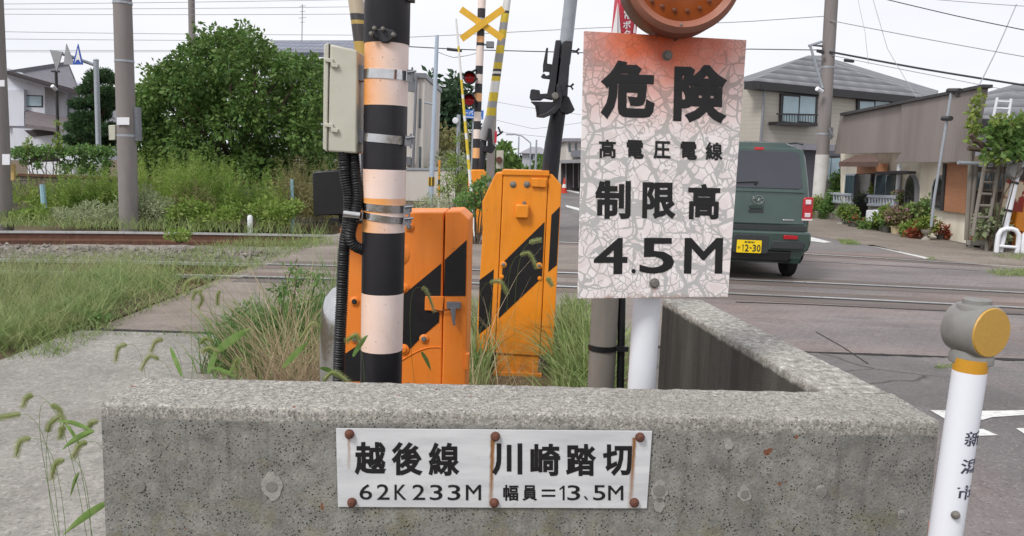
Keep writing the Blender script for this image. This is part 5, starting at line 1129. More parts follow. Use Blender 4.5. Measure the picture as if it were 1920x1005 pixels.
# blue road sign
bs = thing('blue_sign', 'blue direction sign with white lettering behind the crossbuck pole', 'sign', (D(888, 400, 21).x, 21, 0))
P21 = PlaneY(21); b = MB(); b.prism([P21(868, 205), P21(907, 207), P21(906, 224), P21(868, 221)], (0, .05, 0)); s1 = obj('panel', b, plain('blue_sign_face', S(58, 112, 190), .5, .08), bs)
lt = MB(); put_text(lt, 'ーパ', rect(871, 207.5, 887, 215.5), P21, .02, .005); b2_ = lt; obj('lettering', lt, M['white_l'], s1, smooth=0)
b = MB(); b.prism([P21(870, 218, .004), P21(904, 220.5, .004), P21(904, 222, .004), P21(870, 219.5, .004)], (0, .002, 0)); obj('white_bar', b, M['white_l'], s1, smooth=0)
b = MB(); b.tube([Vector((P21(886, 220).x, 21.1, 0)), P21(890, 205, -.1)], .05, 10); obj('post', b, M['galv'], bs)
# white building, yard wall
YW = 29; PW = PlaneY(YW)
wb = thing('white_building', 'pale grey flat-roofed building partly hidden behind the striped pole', 'building', (PW(740, 300).x, YW+2, 0))
M['rend'] = plain('pale_render', S(206, 200, 194), .85, .05, 1.5, dirt=S(160, 152, 146), dscale=1, damt=.4, stretch=(1, 1, .25))
wall_px('wall', PW, [(690, 138), (797, 140), (790, 360), (690, 360)], 0, 6, M['rend'], wb); wall_px('parapet', PW, [(688, 134), (799, 137), (799, 146), (688, 143)], .12, 6.2, M['bracket'], wb)
wall_px('recess', PW, [(764, 148), (780, 150), (779, 172), (764, 170)], .02, .05, M['bracket'], wb)
for y0, y1 in ((185, 240), (275, 330)): wall_px('window_slot', PW, [(786, y0), (790, y0), (789, y1), (785, y1)], .02, .06, M['glass'], wb)
b = MB(); b.tube([PW(781, 142, .15), PW(772, 372, .15)], .05, 8); obj('drain_pipe', b, M['bracket'], wb); b = MB(); b.box(PW(766, 302, .1), (.18, .15, .3)); obj('meter_box', b, M['bracket'], wb)
yw = thing('yard_wall', 'low pale wall running from the pale building to the steel lamp pole', 'wall', (D(820, 370, 27).x, 27, 0)); b = MB(); q = PlaneY(27); b.prism([q(760, 318), q(856, 318), q(856, 330), zp(q, 856, 330, 0), zp(q, 760, 330, 0)], (0, .2, 0)); obj('panel', b, M['rend'], yw, smooth=0)
b = MB(); b.prism([q(756, 315, .03), q(860, 315, .03), q(860, 319, .03), q(756, 319, .03)], (0, .27, 0)); obj('coping', b, M['galv'], yw, smooth=0)
a, b_, ra, rb = axis_px(816, 823, 66, 803, 813, 370, 24)
sp_ = thing('steel_pole', 'pale blue-grey steel pole with a yellow and black band behind the orange machines', 'pole', to_z(a, b_, 0)); b = MB(); b.tube([to_z(a, b_, -.1), b_, a], [rb, rb, ra], 16); obj('shaft', b, plain('pale_blue_steel', S(176, 190, 206), .5, .06, 3), sp_)
b = MB(); z = D(808, 340, 24).z; b.lathe([(rb+.01, -.13), (rb+.02, -.13), (rb+.02, .13), (rb+.01, .13)], to_z(a, b_, z), (0, 0, 1), 20)
def m_yb():
    k = NB('yellow_black_band'); x, y, z = k.xyz(); wv = k.math('SINE', k.math('MULTIPLY', x, 70.)); k.set(Base_Color=k.mix(k.math('GREATER_THAN', wv, 0.), S(40, 38, 40), S(214, 176, 50)), Roughness=.5); return k.m
obj('warning_band', b, m_yb(), sp_); b = MB(); b.tube([to_z(a, b_, D(812, 196, 24).z), D(796, 192, 24)], .03, 6); obj('arm', b, M['galv'], sp_)
mp_ = thing('mirror_post', 'slim post with a small round white mirror left of the crossbuck pole', 'mirror', (D(858, 300, 26).x, 26, 0)); b = MB(); b.tube([Vector((D(858, 320, 26).x, 26, 0)), D(860, 215, 26)], .06, 10); obj('post', b, M['galv'], mp_); b = MB(); b.lathe([(0, .03), (.09, .02), (.10, 0)], D(854, 226, 25.9), (0, -1, 0), 20); obj('mirror', b, M['white'], mp_)
dr = thing('orange_pole_marker', 'thin orange and white stake standing before the low pale wall', 'stake', (D(825, 360, 23).x, 23, 0)); b = MB(); q = D(824, 300, 23); b.tube([Vector((q.x, 23, 0)), q], .03, 8); obj('stake', b, m_bands('stake_bands', [(0, S(226, 226, 222)), (.35, S(224, 150, 40)), (.7, S(50, 46, 44)), (.85, S(228, 150, 50))], False), dr)
# far houses and street
def boxhouse(nm, lab, px, Y, dep_, mats, roof=None, eave=.3):
    P = PlaneY(Y); x0, x1, yt = px; h = thing(nm, lab, 'house', (P((x0+x1)/2, 300).x, Y+dep_/2, 0))
    b = MB(); a0 = P(x0, yt); a1 = P(x1, yt); zt = a0.z; b.prism([(a0.x, Y, 0), (a1.x, Y, 0), (a1.x, Y, zt), (a0.x, Y, zt)], (0, dep_, 0)); obj('wall', b, mats[0], h, smooth=0)
    if roof:
        zr = P((x0+x1)/2, roof).z; e = eave; b = MB(); c0 = (a0.x-e, Y-e, zt-.02); c1 = (a1.x+e, Y-e, zt-.02); c2 = (a1.x+e, Y+dep_+e, zt-.02); c3 = (a0.x-e, Y+dep_+e, zt-.02); w_ = (a1.x-a0.x)*.33
        r1 = (a0.x+w_, Y+dep_/2, zr); r2 = (a1.x-w_, Y+dep_/2, zr); b.add([c0, c1, c2, c3, r1, r2], [(0, 1, 5, 4), (1, 2, 5), (2, 3, 4, 5), (3, 0, 4), (3, 2, 1, 0)]); obj('roof', b, mats[1], h, smooth=0)
    return h, P
h_, P = boxhouse('distant_house', 'small grey house with a hipped roof far down the road', (980, 1032, 287), 66, 7, (M['wallg'], M['roofg']), 274)
for x in (992, 1004, 1018): wall_px('window', P, [(x, 291), (x+7, 291), (x+7, 299), (x, 299)], .03, .1, M['glass'], h_)
h_, P = boxhouse('distant_house', 'pale blue house farther back right of the grey hipped-roof house', (1030, 1062, 281), 80, 8, (plain('pale_blue_wall', S(172, 194, 212), .8, .05), M['roofg']), 274)
sh = thing('far_shop', 'white two-storey shop with a dark street canopy beyond the crackled sign', 'shop', (D(1080, 300, 42).x, 44, 0)); P42 = PlaneY(42)
wall_px('wall', P42, [(1062, 263), (1200, 263), (1200, 345), (1062, 345)], 0, 8, M['rend'], sh); wall_px('roof', P42, [(1058, 259), (1204, 259), (1204, 265), (1058, 265)], .3, 8.6, M['roofg'], sh)
wall_px('sign_board', P42, [(1071, 282), (1200, 280), (1200, 294), (1071, 294)], .4, .3, M['bracket'], sh); wall_px('canopy', P42, [(1048, 300), (1200, 296), (1200, 304), (1050, 306)], 2.2, 2.2, M['signback'], sh); wall_px('shopfront', P42, [(1052, 306), (1200, 306), (1200, 356), (1052, 356)], .05, .1, M['eave'], sh)
for x in (1066, 1078): wall_px('window', P42, [(x, 268), (x+4, 268), (x+4, 284), (x, 284)], .03, .05, M['glass'], sh)
for x in (1060, 1074, 1084): wall_px('shutter_post', P42, [(x, 306), (x+2, 306), (x+2, 352), (x, 352)], .12, .1, M['signback'], sh)
ys = thing('yellow_sign', 'narrow yellow upright sign beside the dark barrier arm far down the road', 'sign', (D(1036, 320, 31).x, 31, 0)); P31 = PlaneY(31); wall_px('panel', P31, [(1031, 299), (1042, 300), (1040, 345), (1029, 345)], 0, .15, M['yellow'], ys)
for k in range(5): wall_px('mark', P31, [(1033.5, 304+k*5), (1038.5, 304+k*5), (1038, 307.2+k*5), (1033, 307.2+k*5)], .01, .012, M['letter'], ys)
tcn = thing('traffic_cone', 'small red and white traffic cone in front of the far shop', 'cone', (D(1058, 348, 38).x, 38, 0)); b = MB(); b.lathe([(.2, 0), (.2, .03), (.14, .03), (.03, .7), (0, .72)], (D(1058, 348, 38).x, 38, 0), (0, 0, 1), 16); obj('cone', b, m_bands('cone_bands', [(0, S(196, 60, 40)), (.25, S(230, 226, 222)), (.42, S(196, 60, 40))], False), tcn)
def lampost(lab, x, y0, Y, bend=0, r_=.07, nm='street_lamp'):
    q = D(x, y0, Y); o = thing(nm, lab, 'street lamp' if bend else 'pole', (q.x, Y, 0)); b = MB(); b.tube([Vector((q.x, Y, -.1)), q], [r_, r_*.6], 8); obj('pole', b, M['galv'], o)
    if bend: b = MB(); b.tube([q, q+Vector((bend*.5, 0, .45)), q+Vector((bend, 0, .55))], r_*.6, 6); b.box(q+Vector((bend*1.2, 0, .52)), (.5, .18, .1)); obj('lamp', b, M['galv'], o)
lampost('grey street lamp with a bent arm in front of the distant grey house', 995, 268, 55, -1.2); lampost('plain thin pole just right of the bent street lamp', 1006, 262, 58, 0, .1, 'thin_pole'); lampost('thin faint pole left of the bent street lamp far away', 973, 256, 75, 0, .1, 'thin_pole')
# ================================================================== RIGHT: house, shop, pole
YR0, YR1 = 33.5, 38.5
c0 = D(1428, 200, YR0); c1 = D(1745, 200, YR1); c2 = D(1385, 200, 38.5)
PM = Plane((c0.x, c0.y), (c1.x, c1.y)); PLf = Plane((c0.x, c0.y), (c2.x, c2.y))
def m_siding(name, col, row):
    b = NB(name); wv = b.t.nodes.new('ShaderNodeTexWave'); wv.bands_direction = 'Z'; wv.wave_profile = 'SAW'; wv.inputs['Scale'].default_value = .314/row; b.t.links.new(b.co, wv.inputs[0])
    c = b.mix(b.ramp(wv.outputs['Fac'], [(0., .55), (.14, 0.)]), col, tuple(q*.45 for q in col[:3])+(1,)); c = b.mix(b.ramp(b.noise(.8, 5, .6, b.map((1, 1, .3))), [(.4, 0.), (.7, .25)]), c, tuple(q*.7 for q in col[:3])+(1,))
    b.set(Base_Color=c, Roughness=.7, Normal=b.bump(wv.outputs['Fac'], .5, .02)); return b.m
M['sid'] = m_siding('beige_lap_siding', S(180, 174, 163), .17); M['sid_d'] = m_siding('slate_lap_siding', S(104, 104, 112), .19)
bh = thing('beige_house', 'beige two-storey house with a grey hipped roof behind the brown shop', 'house', ((c0.x+c1.x)/2, c0.y+3, 0))
def wallq(nm, P, x0, x1, z0, z1, mat, th, off=0, par=bh):
    a = P(x0, 200, off); b2 = P(x1, 200, off); b = MB(); b.prism([(a.x, a.y, z0), (b2.x, b2.y, z0), (b2.x, b2.y, z1), (a.x, a.y, z1)], P.n*-th); return obj(nm, b, mat, par, smooth=0)
zmid = PM(1500, 272).z; zev = PM(1500, 160).z
wallq('upper_wall', PM, 1428, 1745, zmid, zev, M['sid'], 6); wallq('lower_wall', PM, 1428, 1745, 0, zmid, M['sid_d'], 6, -.02)
wallq('upper_wall', PLf, 1428, 1385, zmid, zev, M['sid'], .12, .0); wallq('lower_wall', PLf, 1428, 1385, 0, zmid, M['sid_d'], .12, -.02)
e0 = D(1412, 151, YR0-.6); e1 = D(1748, 184, YR1-.5); e2 = D(1362, 155, 40.5); rg1 = D(1515, 104, 37.5); rg2 = D(1541, 104, 40); bk = D(1760, 170, 47); bk2 = D(1400, 150, 47)
b = MB(); b.add([e0, e1, rg2, rg1, e2, bk, bk2], [(0, 1, 2, 3), (0, 3, 4), (1, 5, 2), (2, 5, 6, 3), (3, 6, 4)]); rf = obj('roof', b, M['tile_g'], bh, smooth=0); rf.modifiers.new('t', 'SOLIDIFY').thickness = .1
def band_between(nm, p, q, h, th, mat, par, dn=0):
    p = Vector(p)-Vector((0, 0, dn)); q = Vector(q)-Vector((0, 0, dn)); t = (q-p).normalized(); n = Vector((t.y, -t.x, 0)).normalized(); n = n if n.dot(CAM-p) > 0 else -n
    b = MB(); b.prism([p+n*.01, q+n*.01, q+n*.01-Vector((0, 0, h)), p+n*.01-Vector((0, 0, h))], n*-th); return obj(nm, b, mat, par, smooth=0)
band_between('gutter', e0, e1, .30, .5, M['frame'], rf, .02); band_between('gutter', e2, e0, .30, .3, M['frame'], rf, .02)
for (pts, P) in (([(1465, 175), (1534, 178), (1532, 235), (1463, 232)], PM), ([(1608, 185), (1673, 187), (1672, 232), (1608, 232)], PM), ([(1392, 172), (1411, 170), (1408, 228), (1391, 230)], PLf), ([(1540, 292), (1578, 292), (1576, 345), (1536, 345)], PM)):
    fr = wall_px('window', P, pts, .10, .2, M['frame'], bh); (xa, ya), (xb, yb_), (xc, yc_), (xd, yd) = pts; mxx = (xa+xb)/2
    for u0, u1 in ((.07, .48), (.52, .93)): 
        wall_px('pane', P, [(xa+(xb-xa)*u0, ya+5), (xa+(xb-xa)*u1, yb_+4), (xd+(xc-xd)*u1, yc_-5), (xd+(xc-xd)*u0, yd-5)], .12, .03, M['glass_l'], fr)
bal = wall_px('balcony', PM, [(1459, 212), (1537, 214), (1536, 217), (1459, 215)], .55, .1, M['frame'], bh); wall_px('balcony_floor', PM, [(1458, 228), (1538, 231), (1537, 237), (1458, 234)], .55, .5, M['frame'], bh)
b = MB()
for k in range(16): x = 1460+k*5.05; b.tube([PM(x, 213+k*.13, .5), PM(x, 231+k*.13, .5)], .014, 4)
obj('balcony_bars', b, M['frame'], bh); b = MB(); b.tube([PM(1437, 160, .12), PM(1433, 172, .12), PM(1426, 268, .12)], .05, 8); obj('drain_pipe', b, M['bracket'], bh)
rs_ = MB(); band_between('lower_eave', PM(1395, 264, 1.0), PM(1575, 272, 1.0), .25, 1, M['roofg'], bh)
# third house (roof at the picture edge)
h3 = thing('grey_roof_house', 'house with a dark grey tiled roof behind the vine trellis', 'house', (D(1900, 300, 22).x, 24, 0))
b = MB(); b.add([D(1836, 222, 21), D(2060, 232, 21), D(2060, 150, 25), D(1905, 157, 25), D(1790, 190, 27)], [(0, 1, 2, 3), (0, 3, 4)]); rf = obj('roof', b, M['tile_g'], h3, smooth=0); rf.modifiers.new('t', 'SOLIDIFY').thickness = .1
band_between('gutter', D(1836, 222, 21), D(2060, 232, 21), .2, .3, M['frame'], rf, .02)
q = PlaneY(21.8); wall_px('wall', q, [(1822, 225), (2060, 225), (2060, 420), (1822, 420)], 0, 4, M['wallg'], h3)
# ---- brown shop with sloping fascia
S0 = G(1572, 404); S1 = G(1872, 462)
s0 = D(1572, 300, 25.0); s1 = D(1838, 300, 16.6)
PS = Plane((s0.x, s0.y), (s1.x, s1.y))
bsn = thing('brown_shop', 'single-storey cream shop with a tall brown metal fascia and arched windows', 'shop', ((s0.x+s1.x)/2, (s0.y+s1.y)/2, 0))
def m_fascia():
    b = NB('brown_metal_fascia'); x, y, z = b.xyz(); u = b.math('ADD', b.math('MULTIPLY', x, .25), y); ln = b.math('SINE', b.math('MULTIPLY', u, 42.))
    c = b.ramp(b.noise(1.2, 6, .65, b.map((1, 1, .12))), [(.3, S(122, 113, 109)), (.7, S(146, 137, 132))]); c = b.mix(b.ramp(ln, [(.93, 0.), (1., .3)]), c, S(88, 78, 76))
    c = b.mix(b.ramp(b.noise(.7, 4, .6, b.map((1, 1, .2), (4, 4, 0))), [(.55, 0.), (.75, .35)]), c, S(134, 112, 98)); b.set(Base_Color=c, Roughness=.6); return b.m
M['fascia'] = m_fascia(); M['cream'] = plain('cream_boards', S(238, 230, 212), .75, .05, 3, dirt=S(170, 152, 124), dscale=2, damt=.5, stretch=(1, 1, .25)); M['ply'] = plain('orange_plywood', S(164, 114, 82), .7, .12, 4, stretch=(1, 1, 6)); M['awn'] = plain('rusty_awning', S(92, 70, 62), .8, .3, 6)
wall_px('wall', PS, [(1576, 280), (1842, 292), (1842, 480), (1576, 420)], -.12, .12, M['cream'], bsn)
wall_px('flat_block', PS, [(1578, 292), (1840, 306), (1840, 480), (1578, 420)], -.42, 4, M['eave'], bsn)
wall_px('fascia', PS, [(1576, 215), (1690, 192), (1690, 286), (1564, 288)], .30, .12, M['fascia'], bsn); wall_px('fascia', PS, [(1690.3, 192), (1841, 162), (1841, 168), (1814, 303), (1676, 305), (1690.3, 286)], .36, .12, M['fascia'], bsn)
wall_px('fascia_cap', PS, [(1575, 212), (1690, 189), (1842, 158), (1842, 164), (1690, 194), (1575, 217)], .42, .2, M['frame'], bsn)
wall_px('plywood_panel', PS, [(1775, 306), (1815, 305), (1808, 400), (1768, 395)], .0, .1, M['ply'], bsn); wall_px('corner_trim', PS, [(1768, 306), (1773, 306), (1767, 395), (1762, 395)], .03, .12, M['frame'], bsn)
for pts in ([(1694, 385), (1696, 350), (1699, 337), (1706, 327), (1712, 336), (1715, 350), (1714, 388)], [(1744, 390), (1747, 352), (1751, 338), (1759, 328), (1766, 338), (1768, 352), (1764, 394)]):
    fr = wall_px('arched_window', PS, pts, .0, .12, M['bracket'], bsn); cx = sum(p[0] for p in pts)/7; cy = sum(p[1] for p in pts)/7; wall_px('pane', PS, [(cx+(x-cx)*.82, cy+(y-cy)*.9) for x, y in pts], .02, .05, M['glass_d'], fr)
wall_px('entrance', PS, [(1603, 326), (1640, 324), (1634, 412), (1597, 404)], .0, .12, M['glass_d'], bsn)
for pts in ([(1585, 326), (1602, 326), (1598, 372), (1582, 370)], [(1641, 326), (1682, 324), (1678, 376), (1637, 374)]):
    fr = wall_px('sliding_window', PS, pts, .02, .12, M['galv'], bsn); (xa, ya), (xb, yb_), (xc, yc_), (xd, yd) = pts
    for u0, u1 in ((.06, .47), (.53, .94)): wall_px('pane', PS, [(xa+(xb-xa)*u0, ya+3), (xa+(xb-xa)*u1, yb_+3), (xd+(xc-xd)*u1, yc_-3), (xd+(xc-xd)*u0, yd-3)], .04, .03, M['glass'], fr)
wall_px('door_panel', PS, [(1607, 308), (1643, 306), (1642, 324), (1606, 326)], .25, .3, M['ply'], bsn)
b = MB(); q = [PS(1573, 304, 1.0), PS(1648, 303, 1.0), PS(1638, 290, .32), PS(1604, 291, .32)]; b.add(q+[p-Vector((0, 0, .12)) for p in q], [(0, 1, 2, 3), (7, 6, 5, 4), (0, 4, 5, 1), (1, 5, 6, 2), (2, 6, 7, 3), (3, 7, 4, 0)]); obj('awning', b, M['awn'], bsn, smooth=0)
wall_px('window_hood', PS, [(1640, 322), (1686, 320), (1686, 325), (1640, 327)], .4, .4, M['frame'], bsn); b = MB(); b.tube([PS(1686, 308, .05), PS(1680, 390, .05)], .05, 8); obj('drain_pipe', b, M['white'], bsn)
# veranda rails, air conditioner, tilted pole
def balustrade(lab, x0, x1, y0, y1, n, tl):
    o = thing('balustrade', lab, 'railing', PS((x0+x1)/2, 412, .45) - Vector((0, 0, 0))); P = PS
    b = MB(); b.tube([P(x0, y0, .45), P(x1, y0+tl, .45)], .045, 6); b.tube([P(x0, y1, .45), P(x1, y1+tl, .45)], .045, 6); obj('rail', b, M['galv'], o)
    for k in range(n): t = (k+.5)/n; x = x0+(x1-x0)*t; b = MB(); b.tube([P(x, y0+tl*t, .45), P(x, y1+tl*t, .45)], .028, 6); obj('baluster', b, M['galv'], o)
    b = MB(); b.prism([P(x0, y1+1, .40), P(x1, y1+1+tl, .40), zp(lambda x, y: P(x, y, .40), x1, y1, 0), zp(lambda x, y: P(x, y, .40), x0, y1, 0)], PS.n*-.1); obj('base_panel', b, M['wood'], o, smooth=0)
balustrade('white balustrade left of the shop entrance', 1556, 1598, 363, 378, 8, 3); balustrade('white balustrade right of the shop entrance behind potted flowers', 1628, 1677, 368, 384, 9, 2)
ac = thing('air_conditioner', 'white outdoor air conditioner unit under the balustrade beside the shop entrance', 'air conditioner', PS(1633, 412, .7)); wall_px('case', PS, [(1624, 394), (1643, 393), (1641, 416), (1622, 415)], .75, .08, M['white'], ac, .02)
tp2 = thing('leaning_pole', 'thin leaning pipe pole with clamps in front of the brown fascia', 'pole', PS(1749, 420, 1.0)); b = MB(); b.tube([PS(1746, 425, 1.0), PS(1752, 370, 1.0), PS(1784, 172, .9)], .028, 8); obj('pipe', b, M['galv'], tp2)
b = MB(); b.tube([PS(1768, 222, .95), PS(1783, 222, .95)], .05, 8); obj('clamp', b, M['frame'], tp2); b = MB(); b.tube([PS(1778, 170, .9), PS(1800, 170, .9)], .05, 8); b.tube([PS(1797, 168, .9), PS(1796, 182, .9)], .05, 6); obj('clamp', b, M['frame'], tp2)
# utility pole on the right
up3, a, b_, ra, rb = conc_pole('concrete utility pole with a white painted foot in front of the beige house', 1547, 1571, 0, 1526, 1549, 370, 24.6)
z0_ = D(1540, 290, 24.6).z; qb = to_z(a, b_, z0_); b = MB(); b.lathe([(rb+.004, -z0_), (rb+.012, -z0_), (rb+.012, 0), (rb+.004, 0)], qb, (0, 0, 1), 28); obj('white_sleeve', b, plain('dirty_white_paint', S(206, 204, 202), .7, .08, 6, dirt=S(150, 144, 138), damt=.6), up3)
for y in (85, 210, 265): pband(up3, a, b_, (ra+rb)/2, 24.6, y, .05, M['galv'])
b = MB(); b.tube([D(1541, 86, 24.6), D(1519, 85, 24.4), D(1542, 165, 24.4)], .04, 8); b.tube([D(1541, 78, 24.4), D(1516, 86, 24.4)], .04, 6); obj('stay_bracket', b, M['galv'], up3)
b = MB(); b.tube([D(1541, 172, 24.3), D(1532, 166, 24.2)], .07, 8); obj('lamp', b, M['white'], up3); b = MB(); b.prism([D(1533, 92, 24.3), D(1546, 96, 24.3), D(1546, 101, 24.3), D(1533, 97, 24.3)], (0, .1, 0)); obj('splice_box', b, M['frame'], up3)
b = MB(); b.box(D(1558, 250, 24.3), (.08, .1, .35)); b.tube([D(1555, 240, 24.3), D(1562, 256, 24.2)], .03, 6); obj('hook', b, M['bracket'], up3)
# ---- right edge: trellis frame, ladder, gate pole, guard hoop
TY = 15.6; PT = PlaneY(TY)
tf = thing('vine_trellis', 'grey pipe and timber trellis carrying the vine beside the shop', 'trellis', (PT(1850, 440).x, TY, 0))
def pipe(nm, pts, r_, mat, par, P=PT, off=0):
    b = MB(); b.tube([P(x, y, off) for x, y in pts], r_, 8); return obj(nm, b, mat, par)
pipe('beam', [(1796, 305), (1990, 314)], .035, M['galv'], tf); pipe('beam', [(1826, 313), (1990, 320)], .03, M['galv'], tf, off=-.8); pipe('beam', [(1880, 299), (1990, 304)], .03, M['galv'], tf, off=.3)
for x0, y0, x1, y1 in ((1822, 262, 1812, 450), (1830, 310, 1816, 445), (1893, 306, 1886, 440)): pipe('post', [(x0, y0), (x1, y1)], .045, M['wood'], tf, off=-.2)
ld = thing('ladder', 'grey timber ladder leaning on the trellis frame', 'ladder', (PT(1830, 445).x, TY-.3, 0))
pipe('rail', [(1847, 306), (1823, 442)], .035, M['wood'], ld, off=.25); pipe('rail', [(1873, 308), (1850, 442)], .035, M['wood'], ld, off=.25)
for k in range(6): t = (k+.6)/6.2; pipe('rung', [(1847-24*t, 306+136*t), (1873-23*t, 308+134*t)], .025, M['wood'], ld, off=.25)
ld2 = thing('roof_ladder', 'short white ladder lying against the grey roof at the picture edge', 'ladder', D(1865, 215, 18.5)); P18 = PlaneY(18.5)
pipe('rail', [(1870, 183), (1862, 222)], .03, M['white'], ld2, P18); pipe('rail', [(1896, 185), (1890, 222)], .03, M['white'], ld2, P18); pipe('rung', [(1869, 190), (1895, 191)], .022, M['white'], ld2, P18); pipe('rung', [(1866, 203), (1893, 204)], .022, M['white'], ld2, P18)
P17 = PlaneY(16.15); sd_ = thing('dark_shed', 'dark timber shed with a window behind the trellis frame', 'shed', (P17(1870, 430).x, 18, 0)); wall_px('wall', P17, [(1822, 312), (1990, 312), (1990, 470), (1816, 470)], 0, .1, plain('old_dark_boards', S(74, 66, 60), .9, .3, 5, stretch=(6, 1, .4)), sd_); fr = wall_px('window', P17, [(1826, 322), (1888, 326), (1886, 360), (1826, 357)], .05, .1, M['wood'], sd_)  # wall boards coloured dark brown
for u in (1829, 1859): wall_px('pane', P17, [(u, 325), (u+26, 326), (u+26, 354), (u, 353)], .07, .04, M['glass'], fr)
P13 = PlaneY(15.3); gp = thing('gate_pole', 'white leaning crossing post with a grey disc at the picture edge', 'post', (P13(1878, 455).x, 15.3, 0))
b = MB(); b.tube([P13(1874, 472), P13(1908, 318)], .06, 14); obj('post', b, M['white'], gp); pipe('bar', [(1906, 335), (1926, 290)], .03, M['white'], gp, P13); b = MB(); b.lathe([(0, -.06), (.13, -.06), (.16, 0), (.13, .06), (0, .07)], P13(1902, 320, .1), (0, 1, 0), 28); obj('disc', b, M['grey_h'], gp)
for y in (343, 395): b = MB(); q = P13(1904-(y-335)*.22, y); b.lathe([(.062, -.02), (.075, -.02), (.075, .02), (.062, .02)], q, (.2, 0, 1), 16); obj('clamp', b, M['charcoal'], gp)
def m_redrust():
    b = NB('peeling_red_sign'); b.set(Base_Color=b.mix(b.ramp(b.noise(3.2, 5, .6, b.map((1, 1, .7), (1, 0, 2))), [(.5, 0.), (.54, 1.)]), b.ramp(b.noise(6, 4), [(.3, S(150, 40, 30)), (.7, S(122, 44, 30))]), S(206, 190, 164)), Roughness=.7); return b.m
rsn = thing('peeling_sign', 'peeling red and cream sign board behind the white leaning post', 'sign', P13(1890, 395, -.35)); b = MB(); b.prism([P13(1888, 336, -.3), P13(1925, 340, -.3), P13(1918, 398, -.3), P13(1878, 395, -.3)], (0, .03, 0)); obj('panel', b, m_redrust(), rsn)
om = thing('barrier_machine', 'orange machine with black patch cut by the picture edge beside the white hoop', 'barrier machine', P13(1935, 470, -.6)*1); om.location.z = 0; b = MB(); b.prism([P13(1910, 386, -.6), P13(1916, 378, -.6), P13(1960, 380, -.6), zp(lambda x, y: P13(x, y, -.6), 1960, 380, .3), P13(1905, 432, -.6), P13(1903, 420, -.6)], (0, .4, 0)); obj('cabinet', b, M['orange2'], om, bevel=.02)
b = MB(); b.prism([zp(lambda x, y: P13(x, y, -.7), 1912, 400, 0), zp(lambda x, y: P13(x, y, -.7), 1950, 400, 0), P13(1950, 430, -.7), P13(1912, 432, -.7)], (0, .2, 0)); obj('foot', b, M['orange2'], om)
gh = thing('guard_hoop', 'white steel guard hoop standing at the roadside below the white leaning post', 'hoop', G(1890, 474)); gy = G(1890, 474).y; Pg = PlaneY(gy)
b = MB(); hp = [zp(Pg, 1868, 474, -.05)]+[Pg(x, y) for x, y in ((1869, 460), (1872, 440), (1877, 432), (1885, 429), (1897, 429), (1905, 432), (1910, 440), (1909, 460))]+[zp(Pg, 1906, 474, -.05)]; b.tube(hp, .045, 12); obj('hoop', b, M['white'], gh); b = MB(); b.tube([Pg(1870, 461), Pg(1908, 464)], .03, 10); obj('crossbar', b, M['white'], gh)
gh2 = thing('guard_hoop', 'white guard hoop cut by the picture edge at the far right roadside', 'hoop', (Pg(1935, 474).x, gy, 0)); b = MB(); b.tube([zp(Pg, 1918, 474, -.05)]+[Pg(x, y) for x, y in ((1918, 460), (1921, 440), (1928, 432), (1950, 432))]+[zp(Pg, 1960, 474, -.05)], .045, 12); obj('hoop', b, M['white'], gh2)
# ================================================================== TREES
def branch(mb, p, q, r0_, r1_, n=8, bow=.12):
    p = Vector(p); q = Vector(q); L = (q-p).length; o = Vector(rng.normal(size=3))*L*bow; pts = []
    for i in range(5): t = i/4; pts.append(p.lerp(q, t)+o*math.sin(math.pi*t)*.5)
    mb.tube(pts, [r0_+(r1_-r0_)*i/4 for i in range(5)], n)
def tree(nm, label, cat, base, trunk_h, tr, blobs, leaf, dens, size, mat, group=None, aspect=.5, droop=.3, shell=.5, multi=1):
    t = thing(nm, label, cat, base, group); base = Vector(base); b = MB()
    top = base+Vector((0, 0, trunk_h))
    for k in range(multi):
        off = Vector((rng.normal()*.25, rng.normal()*.25, 0)) if multi > 1 else Vector((0, 0, 0)); branch(b, base+off-Vector((0, 0, .2)), top+off*2, tr, tr*.6, 10, .05)
    for bl in blobs[::max(1, len(blobs)//22)]: branch(b, top+Vector((0, 0, -.3*trunk_h*rng.random())), Vector(bl[:3]), tr*.45, tr*.08, 6)
    obj('trunk', b, M['bark'], t)
    c = MB(); c.raw(*blob_leaves(blobs, dens, size, aspect, droop, shell)); obj('crown', c, M[mat], t); return t
def px_blobs(outline_pts, Y, dY, rpx, n_in=0):
    out = []
    for (x, y, r) in outline_pts:
        yy = Y+dY*(rng.random()-.5)*2; p = D(x, y, yy); out.append((p.x, p.y, p.z, r/F_PX*yy*rpx))
    return out
# broad tree left of the striped pole: lobes along its outline and through its body
YT = 21.5
core = []
for k in range(165):
    while True:
        x = 255+370*rng.random(); y = 60+280*rng.random()
        # outline: height of the crown top at each x
        topy = np.interp(x, [250, 262, 290, 320, 350, 372, 400, 440, 470, 500, 540, 580, 615, 640], [220, 170, 150, 120, 85, 60, 62, 55, 62, 95, 105, 110, 118, 130])
        if y > topy+14: break
    core.append((x, y, 18+17*rng.random()))
edge = [(x, float(np.interp(x, [250, 262, 290, 320, 350, 372, 400, 440, 470, 500, 540, 580, 615], [210, 170, 150, 118, 85, 62, 66, 56, 62, 95, 104, 110, 116]))+10+12*rng.random(), 8+12*rng.random()) for x in np.linspace(256, 615, 40)]
spr = [(270, 130, 8), (283, 128, 6), (372, 48, 8), (405, 52, 6), (452, 43, 7), (459, 52, 9), (338, 98, 8), (310, 125, 7), (490, 84, 8), (258, 190, 10), (252, 230, 12), (378, 66, 8), (440, 62, 9)]
for k in range(26):
    x = 258+350*rng.random(); spr.append((x, float(np.interp(x, [250, 262, 290, 320, 350, 372, 400, 440, 470, 500, 540, 580, 615], [210, 170, 150, 118, 85, 62, 66, 56, 62, 95, 104, 110, 116]))-6*rng.random(), 4+5*rng.random()))
